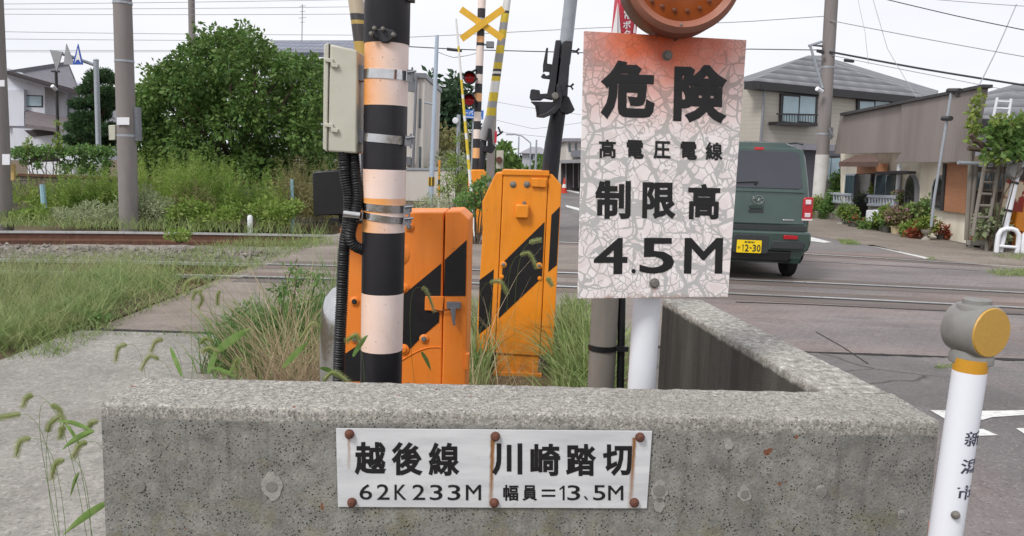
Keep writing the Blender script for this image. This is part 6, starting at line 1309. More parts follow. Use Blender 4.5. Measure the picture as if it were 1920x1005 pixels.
bl = px_blobs(core, YT, 2.2, 1.0) + px_blobs(edge, YT, 1.2, 1.0) + px_blobs(spr, YT, .5, 1.0)
base = G(440, 401); base = Vector((D(440, 330, YT).x, YT, 0))
tree('broadleaf_tree', 'large bushy broad-leaved tree filling the space between the utility pole and the beige box', 'tree', base, 1.2, .16, bl, None, 1750, .125, 'tree', aspect=.58, droop=.45, shell=.45, multi=3)
# layered garden pine in front of the white house
YP = 25.5
pads = [(192, 142, 22), (175, 150, 20), (210, 150, 16), (160, 168, 20), (200, 172, 18), (150, 195, 18), (178, 190, 26), (212, 185, 14), (205, 200, 12), (160, 222, 26), (190, 215, 20), (140, 238, 20), (175, 245, 30), (205, 240, 18), (150, 262, 26), (185, 268, 28), (210, 262, 14), (130, 262, 16)]
bl = []
for x, y, r in pads:
    p = D(x, y, YP+(rng.random()-.5)*1.6); r_ = r/F_PX*YP; bl += [(p.x+(rng.random()-.5)*r_*1.2, p.y, p.z, r_*.72, r_*.42), (p.x-r_*.5, p.y+.2, p.z-.03, r_*.6, r_*.36), (p.x+r_*.5, p.y-.2, p.z+.03, r_*.6, r_*.36)]
tree('garden_pine', 'dark layered garden pine beside the white house behind the sign post', 'tree', (D(180, 300, YP).x, YP, 0), 2.6, .12, bl, None, 9000, .11, 'pine', aspect=.26, droop=-.25, shell=.3)
# conifers behind the pale building
YK = 46
for lab, outl in (('tall dark conifer just right of the pale flat-roofed building', [(805, 150, 18), (800, 185, 24), (812, 210, 28), (800, 245, 30), (815, 275, 30), (800, 300, 28)]),
                  ('broad dark tree behind the thin striped rod and the crossbuck pole', [(845, 155, 16), (850, 178, 24), (862, 200, 24), (836, 190, 22), (850, 225, 30), (872, 235, 24), (834, 250, 28), (860, 270, 32), (884, 270, 22)])):
    bl = []
    for x, y, r in outl:
        for k in range(5):
            p = D(x+(rng.random()-.5)*r*1.5, y+(rng.random()-.5)*r*1.3, YK+(rng.random()-.5)*4); bl.append((p.x, p.y, p.z, r/F_PX*YK*.55))
    x0 = outl[0][0]; tree('dark_conifer', lab, 'tree', (D(x0, 300, YK).x, YK, 0), 3, .2, bl, None, 260, .42, 'conifer', shell=.4)
def bush(nm, label, blobs_px, Y, dY, dens, size, mat, group=None, aspect=.45, droop=.2, cat='bush', stems=True, shell=.35, sub=5, spread=1.0, scale=.62):
    bl = []
    for x, y, r in blobs_px:
        for k in range(sub):
            yy = Y+(rng.random()-.5)*2*dY; p = D(x+(rng.random()-.5)*r*1.5*spread, y+(rng.random()-.5)*r*1.2*spread, yy); bl.append((p.x, p.y, max(p.z, .08), r/F_PX*Y*scale))
    cx = sum(q[0] for q in bl)/len(bl); t = thing(nm, label, cat, (cx, Y, 0), group)
    if stems:
        b = MB()
        for q in bl[::max(1, len(bl)//9)]: branch(b, (cx+(q[0]-cx)*.3, Y, -.05), q[:3], .012+.004*Y/10, .004, 5)
        obj('stem', b, M['bark'], t)
    c = MB(); c.raw(*blob_leaves(bl, dens, size, aspect, droop, shell)); obj('foliage', c, M[mat], t); return t
bush('round_shrub', 'rounded grey-green shrub below the dark trees behind the steel pole', [(838, 300, 22), (830, 322, 24), (850, 318, 22), (862, 300, 18)], 30, 1, 330, .2, 'sage')
bush('reddish_shrub', 'brownish-green tree patch between the steel pole and the striped rod', [(832, 262, 24), (850, 270, 22), (868, 262, 20), (820, 280, 18)], 40, 1.5, 260, .28, 'weed_b')
bush('roadside_tree', 'dark rounded tree at the end of the road beside the distant grey house', [(940, 285, 14), (950, 300, 22), (965, 315, 24), (940, 318, 22), (975, 330, 18), (948, 275, 9)], 72, 3, 110, .6, 'tree')
bush('roadside_tree', 'green tree in front of the distant grey house with the hipped roof', [(1000, 322, 16), (1012, 312, 14), (990, 332, 14), (1020, 330, 12)], 60, 2, 130, .5, 'tree')
bush('roadside_hedge', 'green hedge beyond the far barrier arm at the end of the road', [(895, 300, 22), (910, 320, 22), (930, 330, 18), (890, 330, 22)], 50, 2, 200, .36, 'tree')
bush('tall_weed_clump', 'tall yellow-green weeds standing left of the far orange machine', [(848, 290, 12), (852, 310, 16), (846, 335, 20), (860, 345, 20), (838, 358, 16), (858, 262, 8), (870, 330, 12)], 17.5, .5, 2400, .09, 'weed', aspect=.25, droop=-.3)
bush('creeper_clump', 'dark green creeper covering the foot of the far orange machine', [(905, 345, 12), (898, 362, 20), (880, 372, 22), (866, 384, 20), (900, 385, 20), (908, 332, 8)], 13.8, .4, 3800, .06, 'grass_d', aspect=.7)
bush('pale_grass_clump', 'pale feathery grass clump beside the far path behind the machine', [(800, 388, 20), (825, 382, 22), (850, 390, 20), (780, 394, 14)], 17, .5, 2600, .1, 'sage', aspect=.15, droop=-.4)
# hedge and weeds beyond the tracks
bush('clipped_hedge', 'clipped green hedge running in front of the white van and house', [(x, 284+3*math.sin(x*.3), 10) for x in range(28, 216, 9)]+[(x, 300+10*rng.random(), 8) for x in (48, 70, 118, 130, 150, 160, 172, 190, 204)]+[(x, 318, 8) for x in (122, 150, 168, 178, 200)], 20.6, .3, 5200, .07, 'grass_d', aspect=.6, sub=5)
bush('leafy_sapling', 'thin leafy sapling rising above the hedge near the dark post', [(108, 232, 4), (109, 250, 6), (106, 268, 8), (54, 262, 4), (52, 274, 7)], 20.4, .1, 3500, .09, 'weed', sub=4)
def weeds(nm, label, sets, mat, kind='stuff', cat='weeds'):
    b = MB()
    for poly, n, h0, h1, nl, ls, lw in sets:
        P = inpoly(n, poly); hh = h0+(h1-h0)*rng.random(n)
        for arr in weed_plants(P, hh, nl, ls, lw): b.raw(*arr)
    o = obj(nm, b, M[mat]); tag(o, label, cat, kind=kind); return o
gp_ = lambda pts: [tuple(D(x, 300, Y))[:2] for x, Y in pts]
weeds('goldenrod_weeds', 'tall bright green weeds growing thickly in front of the block wall', [
    (gp_([(248, 17), (300, 16.4), (400, 16.4), (440, 17), (430, 18.6), (260, 18.6)]), 170, .7, 1.5, 110, .15, .16),
    (gp_([(320, 15.9), (540, 15.9), (545, 18), (320, 18)]), 180, .45, 1.25, 95, .14, .16),
    (gp_([(20, 17), (250, 17), (250, 19), (20, 19)]), 90, .4, .85, 55, .13, .2),
    (gp_([(110, 16.6), (250, 16.6), (250, 18), (110, 18)]), 120, .5, 1.1, 65, .14, .2)], 'weed')
weeds('brown_weeds', 'olive-brown tall weeds by the path behind the black backboard', [
    (gp_([(510, 16.5), (640, 16.5), (640, 19), (525, 19)]), 90, .6, 1.5, 110, .15, .16), (gp_([(320, 15.6), (400, 15.6), (400, 16.6), (320, 16.6)]), 34, .5, 1.0, 60, .12, .16), (gp_([(40, 18), (110, 18), (110, 19), (40, 19)]), 12, .7, 1.0, 45, .12, .18)], 'weed_b')
for k, (lab, pts, mat) in enumerate((('pale feathery bush in front of the thick concrete utility pole', [(262, 372, 24), (285, 385, 28), (245, 388, 24), (225, 398, 20), (305, 392, 20), (270, 405, 26), (235, 412, 20), (300, 412, 22)], 'sage'),
                              ('pale green bush spreading left of the feathery bush along the far rail', [(150, 395, 22), (130, 408, 24), (170, 405, 24), (190, 412, 22), (110, 415, 20), (205, 400, 16)], 'sage'),
                              ('bright green low bush along the far rail below the block wall', [(60, 412, 20), (85, 405, 20), (40, 418, 18), (20, 415, 16), (75, 420, 18)], 'weed'),
                              ('fresh green bush behind the short white marker post', [(500, 398, 24), (530, 402, 22), (500, 408, 16), (518, 410, 18), (545, 392, 18), (480, 390, 14), (440, 398, 16)], 'weed'),
                              ('bushy green weeds between the feathery bush and the marker post', [(345, 392, 24), (372, 400, 24), (400, 402, 24), (425, 410, 20), (360, 414, 22), (330, 412, 20), (395, 416, 18)], 'weed'))):
    bush('low_bush', lab, pts, 15.5+.15*(k % 2), .3, 3600, .075, mat, aspect=.22 if mat == 'sage' else .4, droop=-.1, sub=6, shell=.25)
bush('small_rail_bush', 'small dark bush growing beside the far rail at the end of the ballast', [(335, 448, 16), (350, 458, 16), (325, 462, 14), (345, 470, 14)], 13.0, .15, 5000, .05, 'weed', sub=5)
# dead stems and grass near the far track
def grassobj(nm, label, sets, mat, kind='stuff', cat='grass'):
    b = MB()
    for poly, n, h0, h1, wd, lean, curl in sets:
        P = inpoly(n, poly); b.raw(*blades(P, h0+(h1-h0)*rng.random(n)**1.3, wd, lean, curl, 4))
    o = obj(nm, b, M[mat]); tag(o, label, cat, kind=kind); return o
gg = lambda pts: [tuple(G(x, y))[:2] for x, y in pts]
grassobj('track_grass', 'thin grass growing between the rails and along the ballast', [
    (gg([(60, 486), (300, 478), (420, 480), (500, 500), (330, 530), (100, 560), (0, 560), (0, 490)]), 3400, .06, .17, .006, .5, .8),
    (gg([(230, 500), (340, 525), (320, 545), (120, 590), (120, 540)]), 3000, .08, .22, .006, .5, .9),
    (gg([(330, 475), (470, 452), (600, 452), (640, 460), (540, 470), (400, 478)]), 1300, .06, .2, .006, .4, .6), ([(-3.75, 6.4), (-3.25, 6.4), (-3.2, 9), (-3.6, 9)], 700, .05, .16, .006, .6, 1.), ([(-3.6, 9), (-3.2, 9), (-3.15, 14), (-3.6, 14)], 900, .04, .14, .006, .6, 1.), ([(-3.6, 5.2), (-3.1, 5.4), (-3.2, 6.5), (-3.6, 6.5)], 420, .04, .16, .006, .7, 1.1), ([(-16, 13.7), (-3.4, 14.2), (-3.4, 15), (-16, 15)], 2500, .1, .35, .01, .4, .6)], 'grass')
grassobj('pale_track_grass', 'pale seeding grass tips over the nearer track', [(gg([(0, 500), (240, 492), (330, 515), (120, 560), (0, 580)]), 1100, .14, .26, .0035, .4, .6), (gg([(0, 470), (300, 470), (320, 486), (0, 500)]), 300, .08, .2, .004, .4, .6)], 'grass_y')
grassobj('verge_grass', 'dense drooping grass clump at the left edge of the paved walk', [
    ([(-6.5, 5.3), (-3.75, 5.45), (-3.55, 6.3), (-3.6, 7.6), (-4.2, 8.6), (-6.5, 8.6)], 6000, .14, .30, .006, .6, 1.0), ([(-4.1, 5.4), (-3.5, 5.6), (-3.42, 6.6), (-3.8, 7.4)], 1900, .12, .28, .006, .7, 1.1)], 'grass')
grassobj('verge_grass_tips', 'pale thin seed stems above the left grass clump', [([(-6, 5.4), (-3.6, 5.6), (-3.6, 7.6), (-6, 8.4)], 1700, .22, .42, .0032, .5, .8)], 'grass_y')
bush('pavement_weed', 'small dark weed tuft growing from the joint in the paved walk', [(172, 606, 10), (185, 612, 14), (165, 615, 10), (200, 618, 9)], 6.45, .08, 9000, .035, 'grass_d', sub=5, stems=False)
grassobj('joint_weeds', 'sparse weeds along the paving joints and the roadside edge', [(gg([(1640, 450), (1700, 452), (1720, 462), (1600, 458)]) if 0 else gg([(1570, 450), (1600, 452), (1615, 460), (1580, 459)]), 500, .03, .09, .008, .6, .8), (gg([(1850, 510), (1990, 505), (1990, 520), (1870, 518)]), 900, .04, .12, .008, .6, .8), (gg([(1735, 482), (1750, 482), (1760, 490), (1740, 490)]), 60, .02, .05, .008, .6, .8), (gg([(1750, 686), (1800, 684), (1800, 690), (1755, 692)]), 120, .01, .04, .005, .6, .8), (gg([(1860, 478), (1990, 480), (1990, 492), (1880, 486)]), 400, .05, .15, .008, .5, .8), (gg([(150, 626), (400, 627), (400, 631), (150, 630)]), 120, .02, .06, .004, .6, .8)], 'grass')
# weeds beside the machines
grassobj('green_weeds', 'lush green grass left of the orange machine behind the wall', [
    ([(-2.05, 5.1), (-1.3, 4.95), (-1.0, 5.3), (-1.0, 6.2), (-1.9, 6.2)], 2600, .18, .52, .010, .4, .8), ([(-1.5, 5.2), (-.75, 5.0), (-.75, 6.8), (-1.4, 6.8)], 900, .4, .85, .008, .25, .5), ([(-1.9, 4.9), (-1.0, 4.6), (-1.0, 5.2), (-1.9, 5.4)], 500, .08, .2, .008, .5, .8)], 'grass_d')
bush('leafy_weed', 'dark leafy weeds growing behind the dry stalks left of the machine', [(560, 520, 26), (520, 545, 26), (580, 560, 30), (540, 590, 30), (490, 590, 24), (455, 590, 22), (600, 520, 16), (430, 610, 18)], 5.6, .3, 9000, .04, 'grass_d', sub=5, aspect=.35, shell=.2)
grassobj('grass_by_post', 'green grass between the tall orange machine and the grey post', [
    ([(.30, 4.6), (.62, 4.4), (.68, 5.6), (.42, 5.9), (.36, 5.4)], 1000, .25, .62, .012, .35, .8), ([(.22, 4.2), (.6, 4.1), (.6, 4.6), (.28, 4.6)], 420, .12, .35, .011, .5, .9), ([(.28, 5.4), (.7, 5.4), (.8, 8), (.5, 8)], 700, .1, .3, .01, .4, .8), ([(-.25, 4.6), (-.12, 4.6), (-.12, 6), (-.3, 6)], 250, .2, .6, .008, .3, .6), ([(-.5, 6), (.2, 6.2), (.2, 8), (-.5, 8)], 500, .08, .25, .008, .4, .6)], 'grass')
grassobj('dry_stalks', 'tall dry straw stalks standing around the orange machines', [
    ([(-1.35, 4.0), (-.95, 3.9), (-.95, 4.6), (-1.35, 4.7)], 190, .55, 1.15, .0045, .6, .5), ([(-1.6, 4.4), (-1.0, 4.2), (-1.0, 5.0), (-1.5, 5.0)], 90, .5, .95, .004, .7, .5), ([(-.28, 4.2), (.12, 4.2), (.1, 4.8), (-.28, 4.8)], 26, .7, 1.2, .004, .3, .5), ([(-.4, 3.9), (.55, 3.8), (.5, 4.7), (-.4, 4.8)], 200, .1, .35, .0035, .8, 1.0)], 'straw')
grassobj('dead_straw', 'brown dead straw lying in a heap beside the steel drum', [
    ([(-1.25, 3.5), (-.9, 3.45), (-.88, 4.1), (-1.2, 4.2)], 1700, .22, .60, .005, .7, 1.3), ([(-.5, 3.4), (.7, 3.4), (.7, 4.3), (-.5, 4.5)], 1500, .05, .22, .005, 1.2, 1.4), ([(-.9, 3.0), (.9, 2.2), (.9, 3.5), (-.9, 3.5)], 600, .04, .14, .005, 1.0, 1.2)], 'straw_d')
# ---- foxtail grass, each plant with its own bent head
def foxtail(label, group, ground, pts, Y, head=.012, leaf=None):
    """pts: photo points of the head from its foot to its tip; the stem rises from the ground"""
    P = [D(x, y, Y) for x, y in pts]; gr = Vector(ground); t = thing('foxtail_grass', label, 'grass', gr, group)
    q = P[0]; d = (P[1]-P[0]).normalized(); ctrl = q-d*.12; b = MB(); st = []
    for i in range(13): s = i/12; a1 = gr.lerp(ctrl+Vector((0, 0, .0)), s); a2 = (ctrl).lerp(q, s); st.append(a1.lerp(a2, s))
    b.tube(st, [.0008-.0003*i/12 for i in range(13)], 5); obj('stem', b, M['foxleaf'], t)
    n = 26; cv = []
    for i in range(n+1):
        s = i/n*(len(P)-1); k = min(int(s), len(P)-2); u = s-k
        p0 = P[max(k-1, 0)]; p1 = P[k]; p2 = P[k+1]; p3 = P[min(k+2, len(P)-1)]; cv.append(.5*((2*p1)+(p2-p0)*u+(2*p0-5*p1+4*p2-p3)*u*u+(3*p1-p0-3*p2+p3)*u**3))
    h = MB(); hs2 = MB(); rad = [head*.36*(.5+.5*min(1, i/5))*min(1, (n-i)/7+.25) for i in range(n+1)]; V = []; 
    core = MB(); core.tube(cv, rad, 8)
    nb = 900; ti = rng.random(nb)*n; base = []; dirs = []
    for x in ti:
        i = int(min(x, n-1)); p = cv[i].lerp(cv[i+1], x-i); tg_ = (cv[i+1]-cv[i]).normalized(); rnd = Vector(rng.normal(size=3)); rnd = (rnd-tg_*rnd.dot(tg_)).normalized(); base.append(tuple(p+rnd*rad[i]*.7)); dirs.append(tuple(rnd*1.2+tg_*.8))
    c2_ = np.array([tuple(Vector(v)) for v in core.v]); f2 = np.array([f for f in core.f if len(f) == 4])
    hh = MB(); hh.raw(c2_, f2); hh.raw(*leafquads(np.array(base), head*.95, .035, 0, unit(np.array(dirs))*4, 0)); obj('seed_head', hh, M['fox'], t)
    for (x0, y0, x1, y1, wpx) in (leaf or []):
        A0 = D(x0, y0, Y); A1 = D(x1, y1, Y+.03); mid = A0.lerp(A1, .5)+Vector((0, 0, .012)); wv = wpx/F_PX*Y/2; side = Vector((A1.z-A0.z, 0, -(A1.x-A0.x))).normalized(); rows = []
        for i in range(9):
            s = i/8; p = (A0.lerp(mid, s)).lerp(mid.lerp(A1, s), s); w_ = wv*math.sin(math.pi*min(1, .12+.88*s))**.8 if s < 1 else .0002; rows.append((p-side*w_+Vector((0, .002, 0)), p+Vector((0, -.003*0, -.002)), p+side*w_+Vector((0, .002, 0))))
        lb_ = MB(); v = [p for r in rows for p in r]; lb_.add(v, [(3*i+j, 3*i+j+1, 3*i+j+4, 3*i+j+3) for i in range(8) for j in (0, 1)]); obj('leaf', lb_, M['foxleaf'], t)
GF = 'foxtail grass left of the concrete wall'; GL = 'one of several green foxtail grasses growing beside the left end of the wall'
gl = lambda dx=0, dy=0: (-.93+dx, 1.72+dy, 0)
for pts, Y, lf, dx in (([(38, 776), (20, 779), (0, 783)], 1.75, None, -.12), ([(62, 742), (50, 745), (43, 764)], 1.85, None, -.06), ([(96, 758), (112, 770), (121, 796)], 1.80, [(150, 838, 118, 792, 8)], -.02), ([(90, 811), (94, 795), (112, 780)], 1.72, [(170, 808, 108, 790, 10)], .0),
                       ([(57, 822), (38, 828), (30, 856)], 1.70, None, -.08), ([(163, 829), (148, 836), (137, 858)], 1.68, [(176, 808, 116, 843, 12)], .02), ([(120, 862), (104, 870), (97, 898)], 1.66, [(147, 886, 131, 932, 7)], -.03), ([(118, 798), (116, 806), (113, 822)], 1.78, None, .01),
                       ([(184, 790), (170, 794), (160, 815)], 1.76, [(205, 940, 118, 1003, 15)], .03)):
    foxtail(GL, GF, gl(dx, (Y-1.72)), pts, Y, .0098, lf)
GF2 = 'foxtail grass growing behind the concrete wall'; GL2 = 'one of several green foxtail grasses rising behind the concrete wall left of the hoses'
for pts, Y, lf, gx in (([(238, 646), (222, 652), (217, 678)], 2.6, None, -1.25), ([(298, 674), (280, 668), (264, 694)], 2.6, [(332, 690, 318, 650, 9)], -1.15), ([(306, 637), (292, 640), (283, 660)], 2.7, [(340, 706, 322, 660, 9)], -1.15), ([(372, 520), (352, 528), (344, 548)], 3.2, None, -1.3), ([(380, 545), (366, 548), (362, 562)], 3.3, None, -1.3), ([(372, 548), (380, 560), (372, 578)], 3.25, None, -1.3), ([(412, 545), (408, 556), (408, 572)], 3.3, None, -1.25),
                       ([(375, 645), (385, 634), (398, 640)], 2.7, [(390, 700, 408, 655, 12), (400, 665, 470, 615, 16)], -1.05), ([(412, 660), (392, 652), (380, 660)], 2.6, [(440, 706, 392, 690, 9), (430, 700, 455, 672, 9)], -1.0), ([(446, 700), (440, 684), (446, 672)], 2.6, None, -.95), ([(560, 640), (585, 606), (596, 612)], 3.4, [(530, 690, 580, 640, 12)], -.95),
                       ([(606, 716), (625, 698), (655, 716)], 2.1, [(600, 690, 634, 708, 10)], -.55), ([(676, 650), (668, 628), (650, 640)], 2.25, [(662, 668, 690, 628, 10)], -.5)):
    foxtail(GL2, GF2, (gx, Y+.02, 0), pts, Y, .0118, lf)
GF3 = 'foxtail stems in front of the orange machines'; GL3 = 'one of several pale foxtail stems bending in front of the orange machines'
for pts, Y, lf, gx in (([(790, 540), (800, 546), (815, 585)], 2.55, [(790, 660, 808, 696, 8)], -.2), ([(918, 530), (938, 528), (951, 550)], 3.7, None, -.1), ([(975, 478), (993, 476), (1006, 502)], 3.9, None, .05), ([(992, 456), (1002, 452), (1014, 450)], 3.9, None, .06), ([(1025, 520), (1030, 526), (1035, 536)], 3.9, None, .15)):
    foxtail(GL3, GF3, (gx, Y+.05, 0), pts, Y, .016 if Y > 3 else .010, lf)
# ================================================================== PLANTS ALONG THE SHOP
M['terra'] = plain('terracotta_pot', S(172, 120, 96), .8, .12, 10, dirt=S(120, 100, 84)); M['potgrey'] = plain('grey_stone_pot', S(160, 156, 148), .85, .1, 10, dirt=S(100, 96, 84), damt=.6); M['potwhite'] = plain('white_pot', S(208, 206, 198), .7, .06, 8, dirt=S(140, 134, 120), damt=.5); M['potdark'] = plain('dark_planter', S(82, 80, 76), .8, .15, 10); M['potbeige'] = plain('beige_pot', S(196, 180, 146), .8, .1, 8)
def potted(label, base_px, pot, potw, poth, mat, fol, Yshift=0, leafs=.06, urn=False, flowers=None, dens=5200):
    p = G(*base_px); Y = p.y; t = thing('potted_plant', label, 'potted plant', p); s_ = Y/F_PX; rw_ = potw*s_/2; hh = poth*s_
    b = MB()
    if urn: b.lathe([(rw_*.75, 0), (rw_*.7, hh*.12), (rw_*.25, hh*.3), (rw_*.25, hh*.5), (rw_*.8, hh*.7), (rw_, hh), (rw_*.85, hh), (rw_*.6, hh*.8)], p, (0, 0, 1), 24)
    else: b.lathe([(rw_*.72, 0), (rw_*.92, hh*.85), (rw_, hh*.86), (rw_, hh), (rw_*.86, hh), (rw_*.8, hh*.85)], p, (0, 0, 1), 24)
    obj('pot', b, M[pot], t)
    bl = []
    for x, y, r in fol:
        for k in range(5): q = D(x+(rng.random()-.5)*r*1.7, y+(rng.random()-.5)*r*1.4, Y+(rng.random()-.5)*r*s_*1.4); bl.append((q.x, q.y, max(q.z, .05), r*s_*.78))
    st_ = MB(); 
    for q in bl[::3]: branch(st_, p+Vector((0, 0, hh*.8)), q[:3], .012, .005, 5)
    obj('stem', st_, M['bark'], t)
    c = MB(); c.raw(*blob_leaves(bl, 3200, leafs*1.25, .55, .15, .2)); obj('foliage', c, M[mat], t)
    if flowers: c = MB(); c.raw(*blob_leaves([(q[0], q[1]-.05, q[2]+.03, q[3]) for q in bl], 900, leafs*.9, .8, 0, .6)); obj('blossom', c, M[flowers], t)
potted('yellow-green shrub in a grey pot at the foot of the right utility pole', (1532, 409), 'potgrey', 26, 14, 'ytree', [(1532, 388, 16), (1522, 396, 12), (1540, 380, 10)])
potted('dark green shrub in a grey pot second from the right utility pole', (1556, 411), 'potgrey', 24, 13, 'grass_d', [(1556, 386, 16), (1550, 398, 12), (1562, 375, 12)])
potted('tall dark leafy shrub beside the left balustrade', (1572, 407), 'potdark', 18, 12, 'tree', [(1572, 340, 14), (1574, 355, 15), (1568, 368, 13), (1577, 330, 9)])
potted('small plant in a stone urn in front of the left balustrade', (1577, 420), 'potgrey', 20, 20, 'grass_d', [(1577, 394, 11), (1586, 398, 8)], urn=True)
potted('low dark planter with red flowers at the shop entrance', (1600, 425), 'potdark', 24, 11, 'grass_d', [(1608, 410, 8), (1596, 412, 7)], flowers='redfl')
potted('leafy green pot plant standing in the shop entrance', (1612, 410), 'potgrey', 14, 12, 'grass', [(1611, 360, 11), (1616, 372, 12), (1604, 368, 8)])
potted('spreading dark green plant with yellow flowers low by the air conditioner', (1630, 430), 'potdark', 18, 8, 'grass_d', [(1622, 420, 11), (1636, 420, 12), (1650, 424, 10)], flowers='ytree')
potted('dark square planter between the low flowers and the beige pot', (1662, 436), 'potdark', 20, 13, 'grass_d', [(1660, 418, 9), (1668, 420, 7)])
potted('pink and purple flowers in a beige pot', (1678, 438), 'potbeige', 18, 14, 'weed_b', [(1672, 412, 13), (1688, 408, 13), (1680, 400, 10)], flowers='pink')
potted('pink blossom above the right balustrade', (1690, 432), 'potgrey', 14, 12, 'grass', [(1686, 374, 11), (1698, 370, 9), (1690, 388, 12)], flowers='pink')
potted('orange-tinged flower bowl on the right balustrade', (1650, 422), 'potgrey', 14, 44, 'ytree', [(1648, 360, 9), (1662, 362, 10), (1640, 354, 8)], urn=True, flowers='redfl')
potted('low grey-green bush beside the beige flower pot', (1702, 444), 'potdark', 14, 8, 'weed', [(1695, 430, 11), (1708, 428, 11)])
potted('red-leaved plant left of the stone urn', (1716, 447), 'potdark', 14, 8, 'redfl', [(1710, 436, 11), (1722, 428, 10), (1716, 440, 10)])
potted('yellow-green plant spilling from a grey stone urn', (1736, 450), 'potgrey', 22, 20, 'ytree', [(1730, 420, 12), (1745, 424, 12), (1738, 412, 9)], urn=True)
potted('broad green bush behind the stone urn', (1732, 440), 'potdark', 16, 10, 'grass', [(1725, 392, 15), (1742, 388, 16), (1712, 400, 13), (1752, 402, 14), (1730, 408, 14)], leafs=.08)
potted('red and green trailing plant right of the stone urn', (1762, 449), 'potdark', 14, 8, 'redfl', [(1756, 428, 10), (1770, 436, 10), (1778, 440, 8)])
potted('tall fresh green bush in front of the plywood panel', (1785, 440), 'potdark', 22, 12, 'weed', [(1780, 375, 17), (1795, 370, 17), (1772, 395, 15), (1790, 395, 18), (1803, 385, 12), (1765, 410, 12)], leafs=.07)
potted('white fluted pot with round yellow-green leaves', (1788, 445), 'potwhite', 24, 22, 'ytree', [(1800, 412, 12), (1812, 406, 12), (1790, 414, 10), (1806, 420, 9)], leafs=.09)
potted('plant in a white pedestal urn under the ladder', (1834, 436), 'potgrey', 22, 40, 'grass_d', [(1832, 388, 9), (1842, 392, 7)], urn=True)
potted('grassy plant in a grey box beside the white leaning post', (1856, 470), 'potgrey', 24, 24, 'sage', [(1850, 425, 14), (1862, 415, 14), (1868, 432, 12), (1845, 438, 11), (1858, 400, 10)], leafs=.12)
potted('bushy green plant between the air conditioner and the pink flowers', (1655, 434), 'potdark', 16, 10, 'weed', [(1652, 400, 12), (1664, 396, 12), (1640, 408, 9), (1660, 410, 11)])
potted('leafy green shrub under the first arched window', (1708, 436), 'potdark', 16, 10, 'weed', [(1700, 398, 13), (1716, 392, 13), (1706, 410, 13), (1690, 400, 10)])
potted('dark green bush under the second arched window', (1757, 442), 'potdark', 16, 10, 'grass_d', [(1752, 382, 13), (1765, 400, 14), (1748, 410, 12), (1768, 415, 12)])
potted('small bright green plant at the foot of the left balustrade', (1590, 421), 'potdark', 16, 9, 'weed', [(1588, 402, 9), (1596, 396, 9), (1582, 392, 9)])
p = G(1829, 464); bo = thing('stacked_bowls', 'orange planter stacked on a grey footed bowl at the road edge', 'planter', p); s_ = p.y/F_PX; b = MB(); b.box(p+Vector((0, 0, 9*s_)), (28*s_, 14*s_, 10*s_)); b.box(p+Vector((-9*s_, 0, 2*s_)), (5*s_, 12*s_, 5*s_)); b.box(p+Vector((9*s_, 0, 2*s_)), (5*s_, 12*s_, 5*s_)); obj('bowl', b, M['potgrey'], bo, bevel=.01); b = MB(); b.box(p+Vector((1*s_, 0, 20*s_)), (26*s_, 13*s_, 11*s_)); obj('planter', b, M['terra'], bo, bevel=.01)
# vine on the trellis and on the fascia end
bush('fascia_creeper', 'light green creeper climbing the end of the brown fascia', [(1832, 195, 9), (1826, 215, 10), (1820, 235, 10), (1830, 245, 10), (1836, 180, 6), (1826, 262, 8)], 15.9, .2, 3000, .10, 'ytree', aspect=.6, stems=False)
bush('trellis_vine', 'dense green vine hanging over the trellis frame at the picture edge', [(1862, 238, 14), (1885, 240, 18), (1905, 250, 20), (1870, 260, 16), (1895, 268, 20), (1925, 260, 24), (1880, 285, 14), (1910, 288, 16), (1940, 280, 20), (1850, 285, 8), (1930, 225, 14)], 15.4, .5, 2000, .13, 'tree', aspect=.5, droop=.5)
bush('trellis_vine_tips', 'bright young leaves on top of the vine at the picture edge', [(1868, 226, 9), (1886, 224, 10), (1905, 232, 9), (1850, 296, 7), (1925, 295, 9), (1880, 300, 6)], 15.1, .3, 1700, .12, 'ytree', stems=False)
b = MB(); 
for q in (((1824, 262), (1840, 270), (1870, 275), (1910, 268)), ((1816, 278), (1845, 282), (1875, 290)), ((1820, 252), (1835, 268), (1855, 285)), ((1905, 300), (1880, 270), (1850, 268))): b.tube([D(x, y, 15.5) for x, y in q], [.05, .045, .04, .03][:len(q)], 7)
o = obj('vine_branches', b, M['bark']); tag(o, 'bare grey vine branches twisting over the trellis beam', 'vine')
# ================================================================== OVERHEAD WIRES
def cable(label, px, Y0, Y1_, r_=.012, mat='wire', sag=0, group='overhead wires'):
    n = 24; P = []
    xs = [p[0] for p in px]; 
    for i in range(n+1):
        s = i/n; x = xs[0]+(xs[-1]-xs[0])*s; y = float(np.interp(x, xs, [p[1] for p in px])) if xs[0] < xs[-1] else float(np.interp(-x, [-q for q in xs], [p[1] for p in px]))
        P.append(D(x, y+sag*4*s*(1-s), Y0+(Y1_-Y0)*s))
    b = MB(); b.tube(P, r_, 5); o = obj('overhead_wire', b, M[mat], origin=P[0]); tag(o, label, 'wire', group)
up4, _a, _b, _ra, _rb = conc_pole('concrete wire pole standing directly behind the banded signal pole', 715, 729, -60, 715, 730, 330, 29.6)
LW = 'one of the thin parallel railway wires crossing the pale sky above the white house'
for y0, y1, Yw in ((8, -2, 28), (17, 12, 28.5), (26, 26, 29), (58, 66, 27), (72, 76, 27.5), (94, 92, 30), (97, 94, 30.4)): cable(LW, [(-80, y0), (722, y1)], Yw, 29.6, .009, 'wire_l', 1.5)
cable('dark wire crossing behind the striped pole toward the crossbuck at the upper level', [(722, 72), (1100, 52), (1400, 40), (1552, 30)], 29.6, 24.6, .012, 'wire_l', 1)
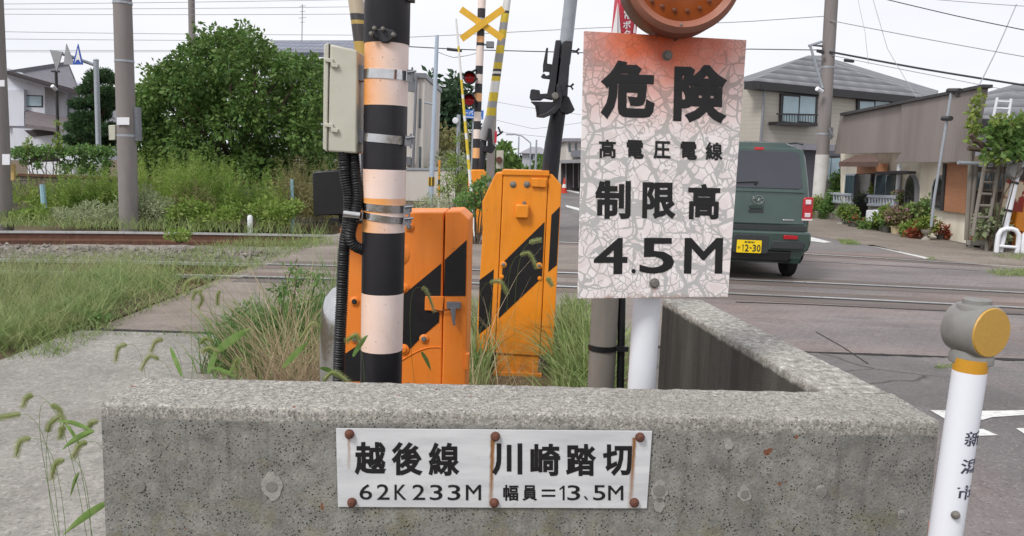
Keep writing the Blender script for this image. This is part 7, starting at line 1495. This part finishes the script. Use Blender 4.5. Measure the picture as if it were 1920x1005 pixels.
cable('dark wire with a black splice crossing beside the leaning striped rod', [(722, 85), (868, 93), (1100, 99), (1400, 92), (1545, 94)], 24.2, 24.6, .015, 'wire', 0)
cable('loose wire looping below the black splice behind the crossbuck', [(815, 95), (850, 104), (900, 98)], 24.1, 24.1, .01, 'wire_l', 4)
b = MB(); b.tube([D(838, 92, 24), D(866, 95, 24)], .045, 8); o = obj('cable_splice', b, M['wire'], origin=D(838, 92, 24)); tag(o, 'black cable splice hanging on the wire near the leaning rod', 'splice')
for pts, mt, r_, lb in (([(1555, 97), (1730, 128), (2000, 172)], 'wire', .03, 'thick bundled cable running right from the utility pole above the brown shop'),
                        ([(1555, 38), (1760, 76), (2000, 120)], 'wire_l', .012, 'thin wire running right from high on the right utility pole'), ([(1650, -4), (1800, 30), (2000, 72)], 'wire', .014, 'dark wire crossing the top corner of the sky above the brown shop'), ([(1720, -4), (2000, 16)], 'wire_l', .01, 'faint wire at the very top corner of the sky'),
                        ([(1906, 8), (1870, 90), (1832, 168)], 'wire_l', .016, 'stay wire slanting down to the end of the brown fascia'), ([(1636, -4), (1664, 90), (1720, 185)], 'wire_l', .008, 'thin stay wire slanting down to the beige house roof'), ([(1608, -4), (1622, 60), (1628, 120)], 'wire_l', .007, 'thin aerial wire dropping toward the beige house roof'),
                        ([(1560, 104), (1760, 142), (2000, 190)], 'wire_l', .010, 'thin wire just under the thick bundled cable'), ([(920, 245), (1090, 262)], 'wire_l', .012, 'faint distant wire between the far barrier arm and the crackled sign'), ([(925, 190), (1090, 215)], 'wire_l', .012, 'faint upper distant wire right of the far barrier arm'), ([(930, 225), (1000, 240), (1090, 230)], 'wire_l', .012, 'faint sagging distant wire right of the far barrier arm')):
    cable(lb, pts, 24.4 if pts[0][0] > 1300 else 45, 22 if pts[0][0] > 1300 else 45, r_, mt, 1.5)
b = MB(); b.prism([D(1585, 110, 24), D(1602, 113, 24), D(1602, 117, 24), D(1585, 115, 24)], (0, .12, 0)); o = obj('cable_closure', b, M['charcoal'], origin=D(1590, 114, 24)); tag(o, 'small dark closure box hanging on the thick bundled cable', 'cable box')
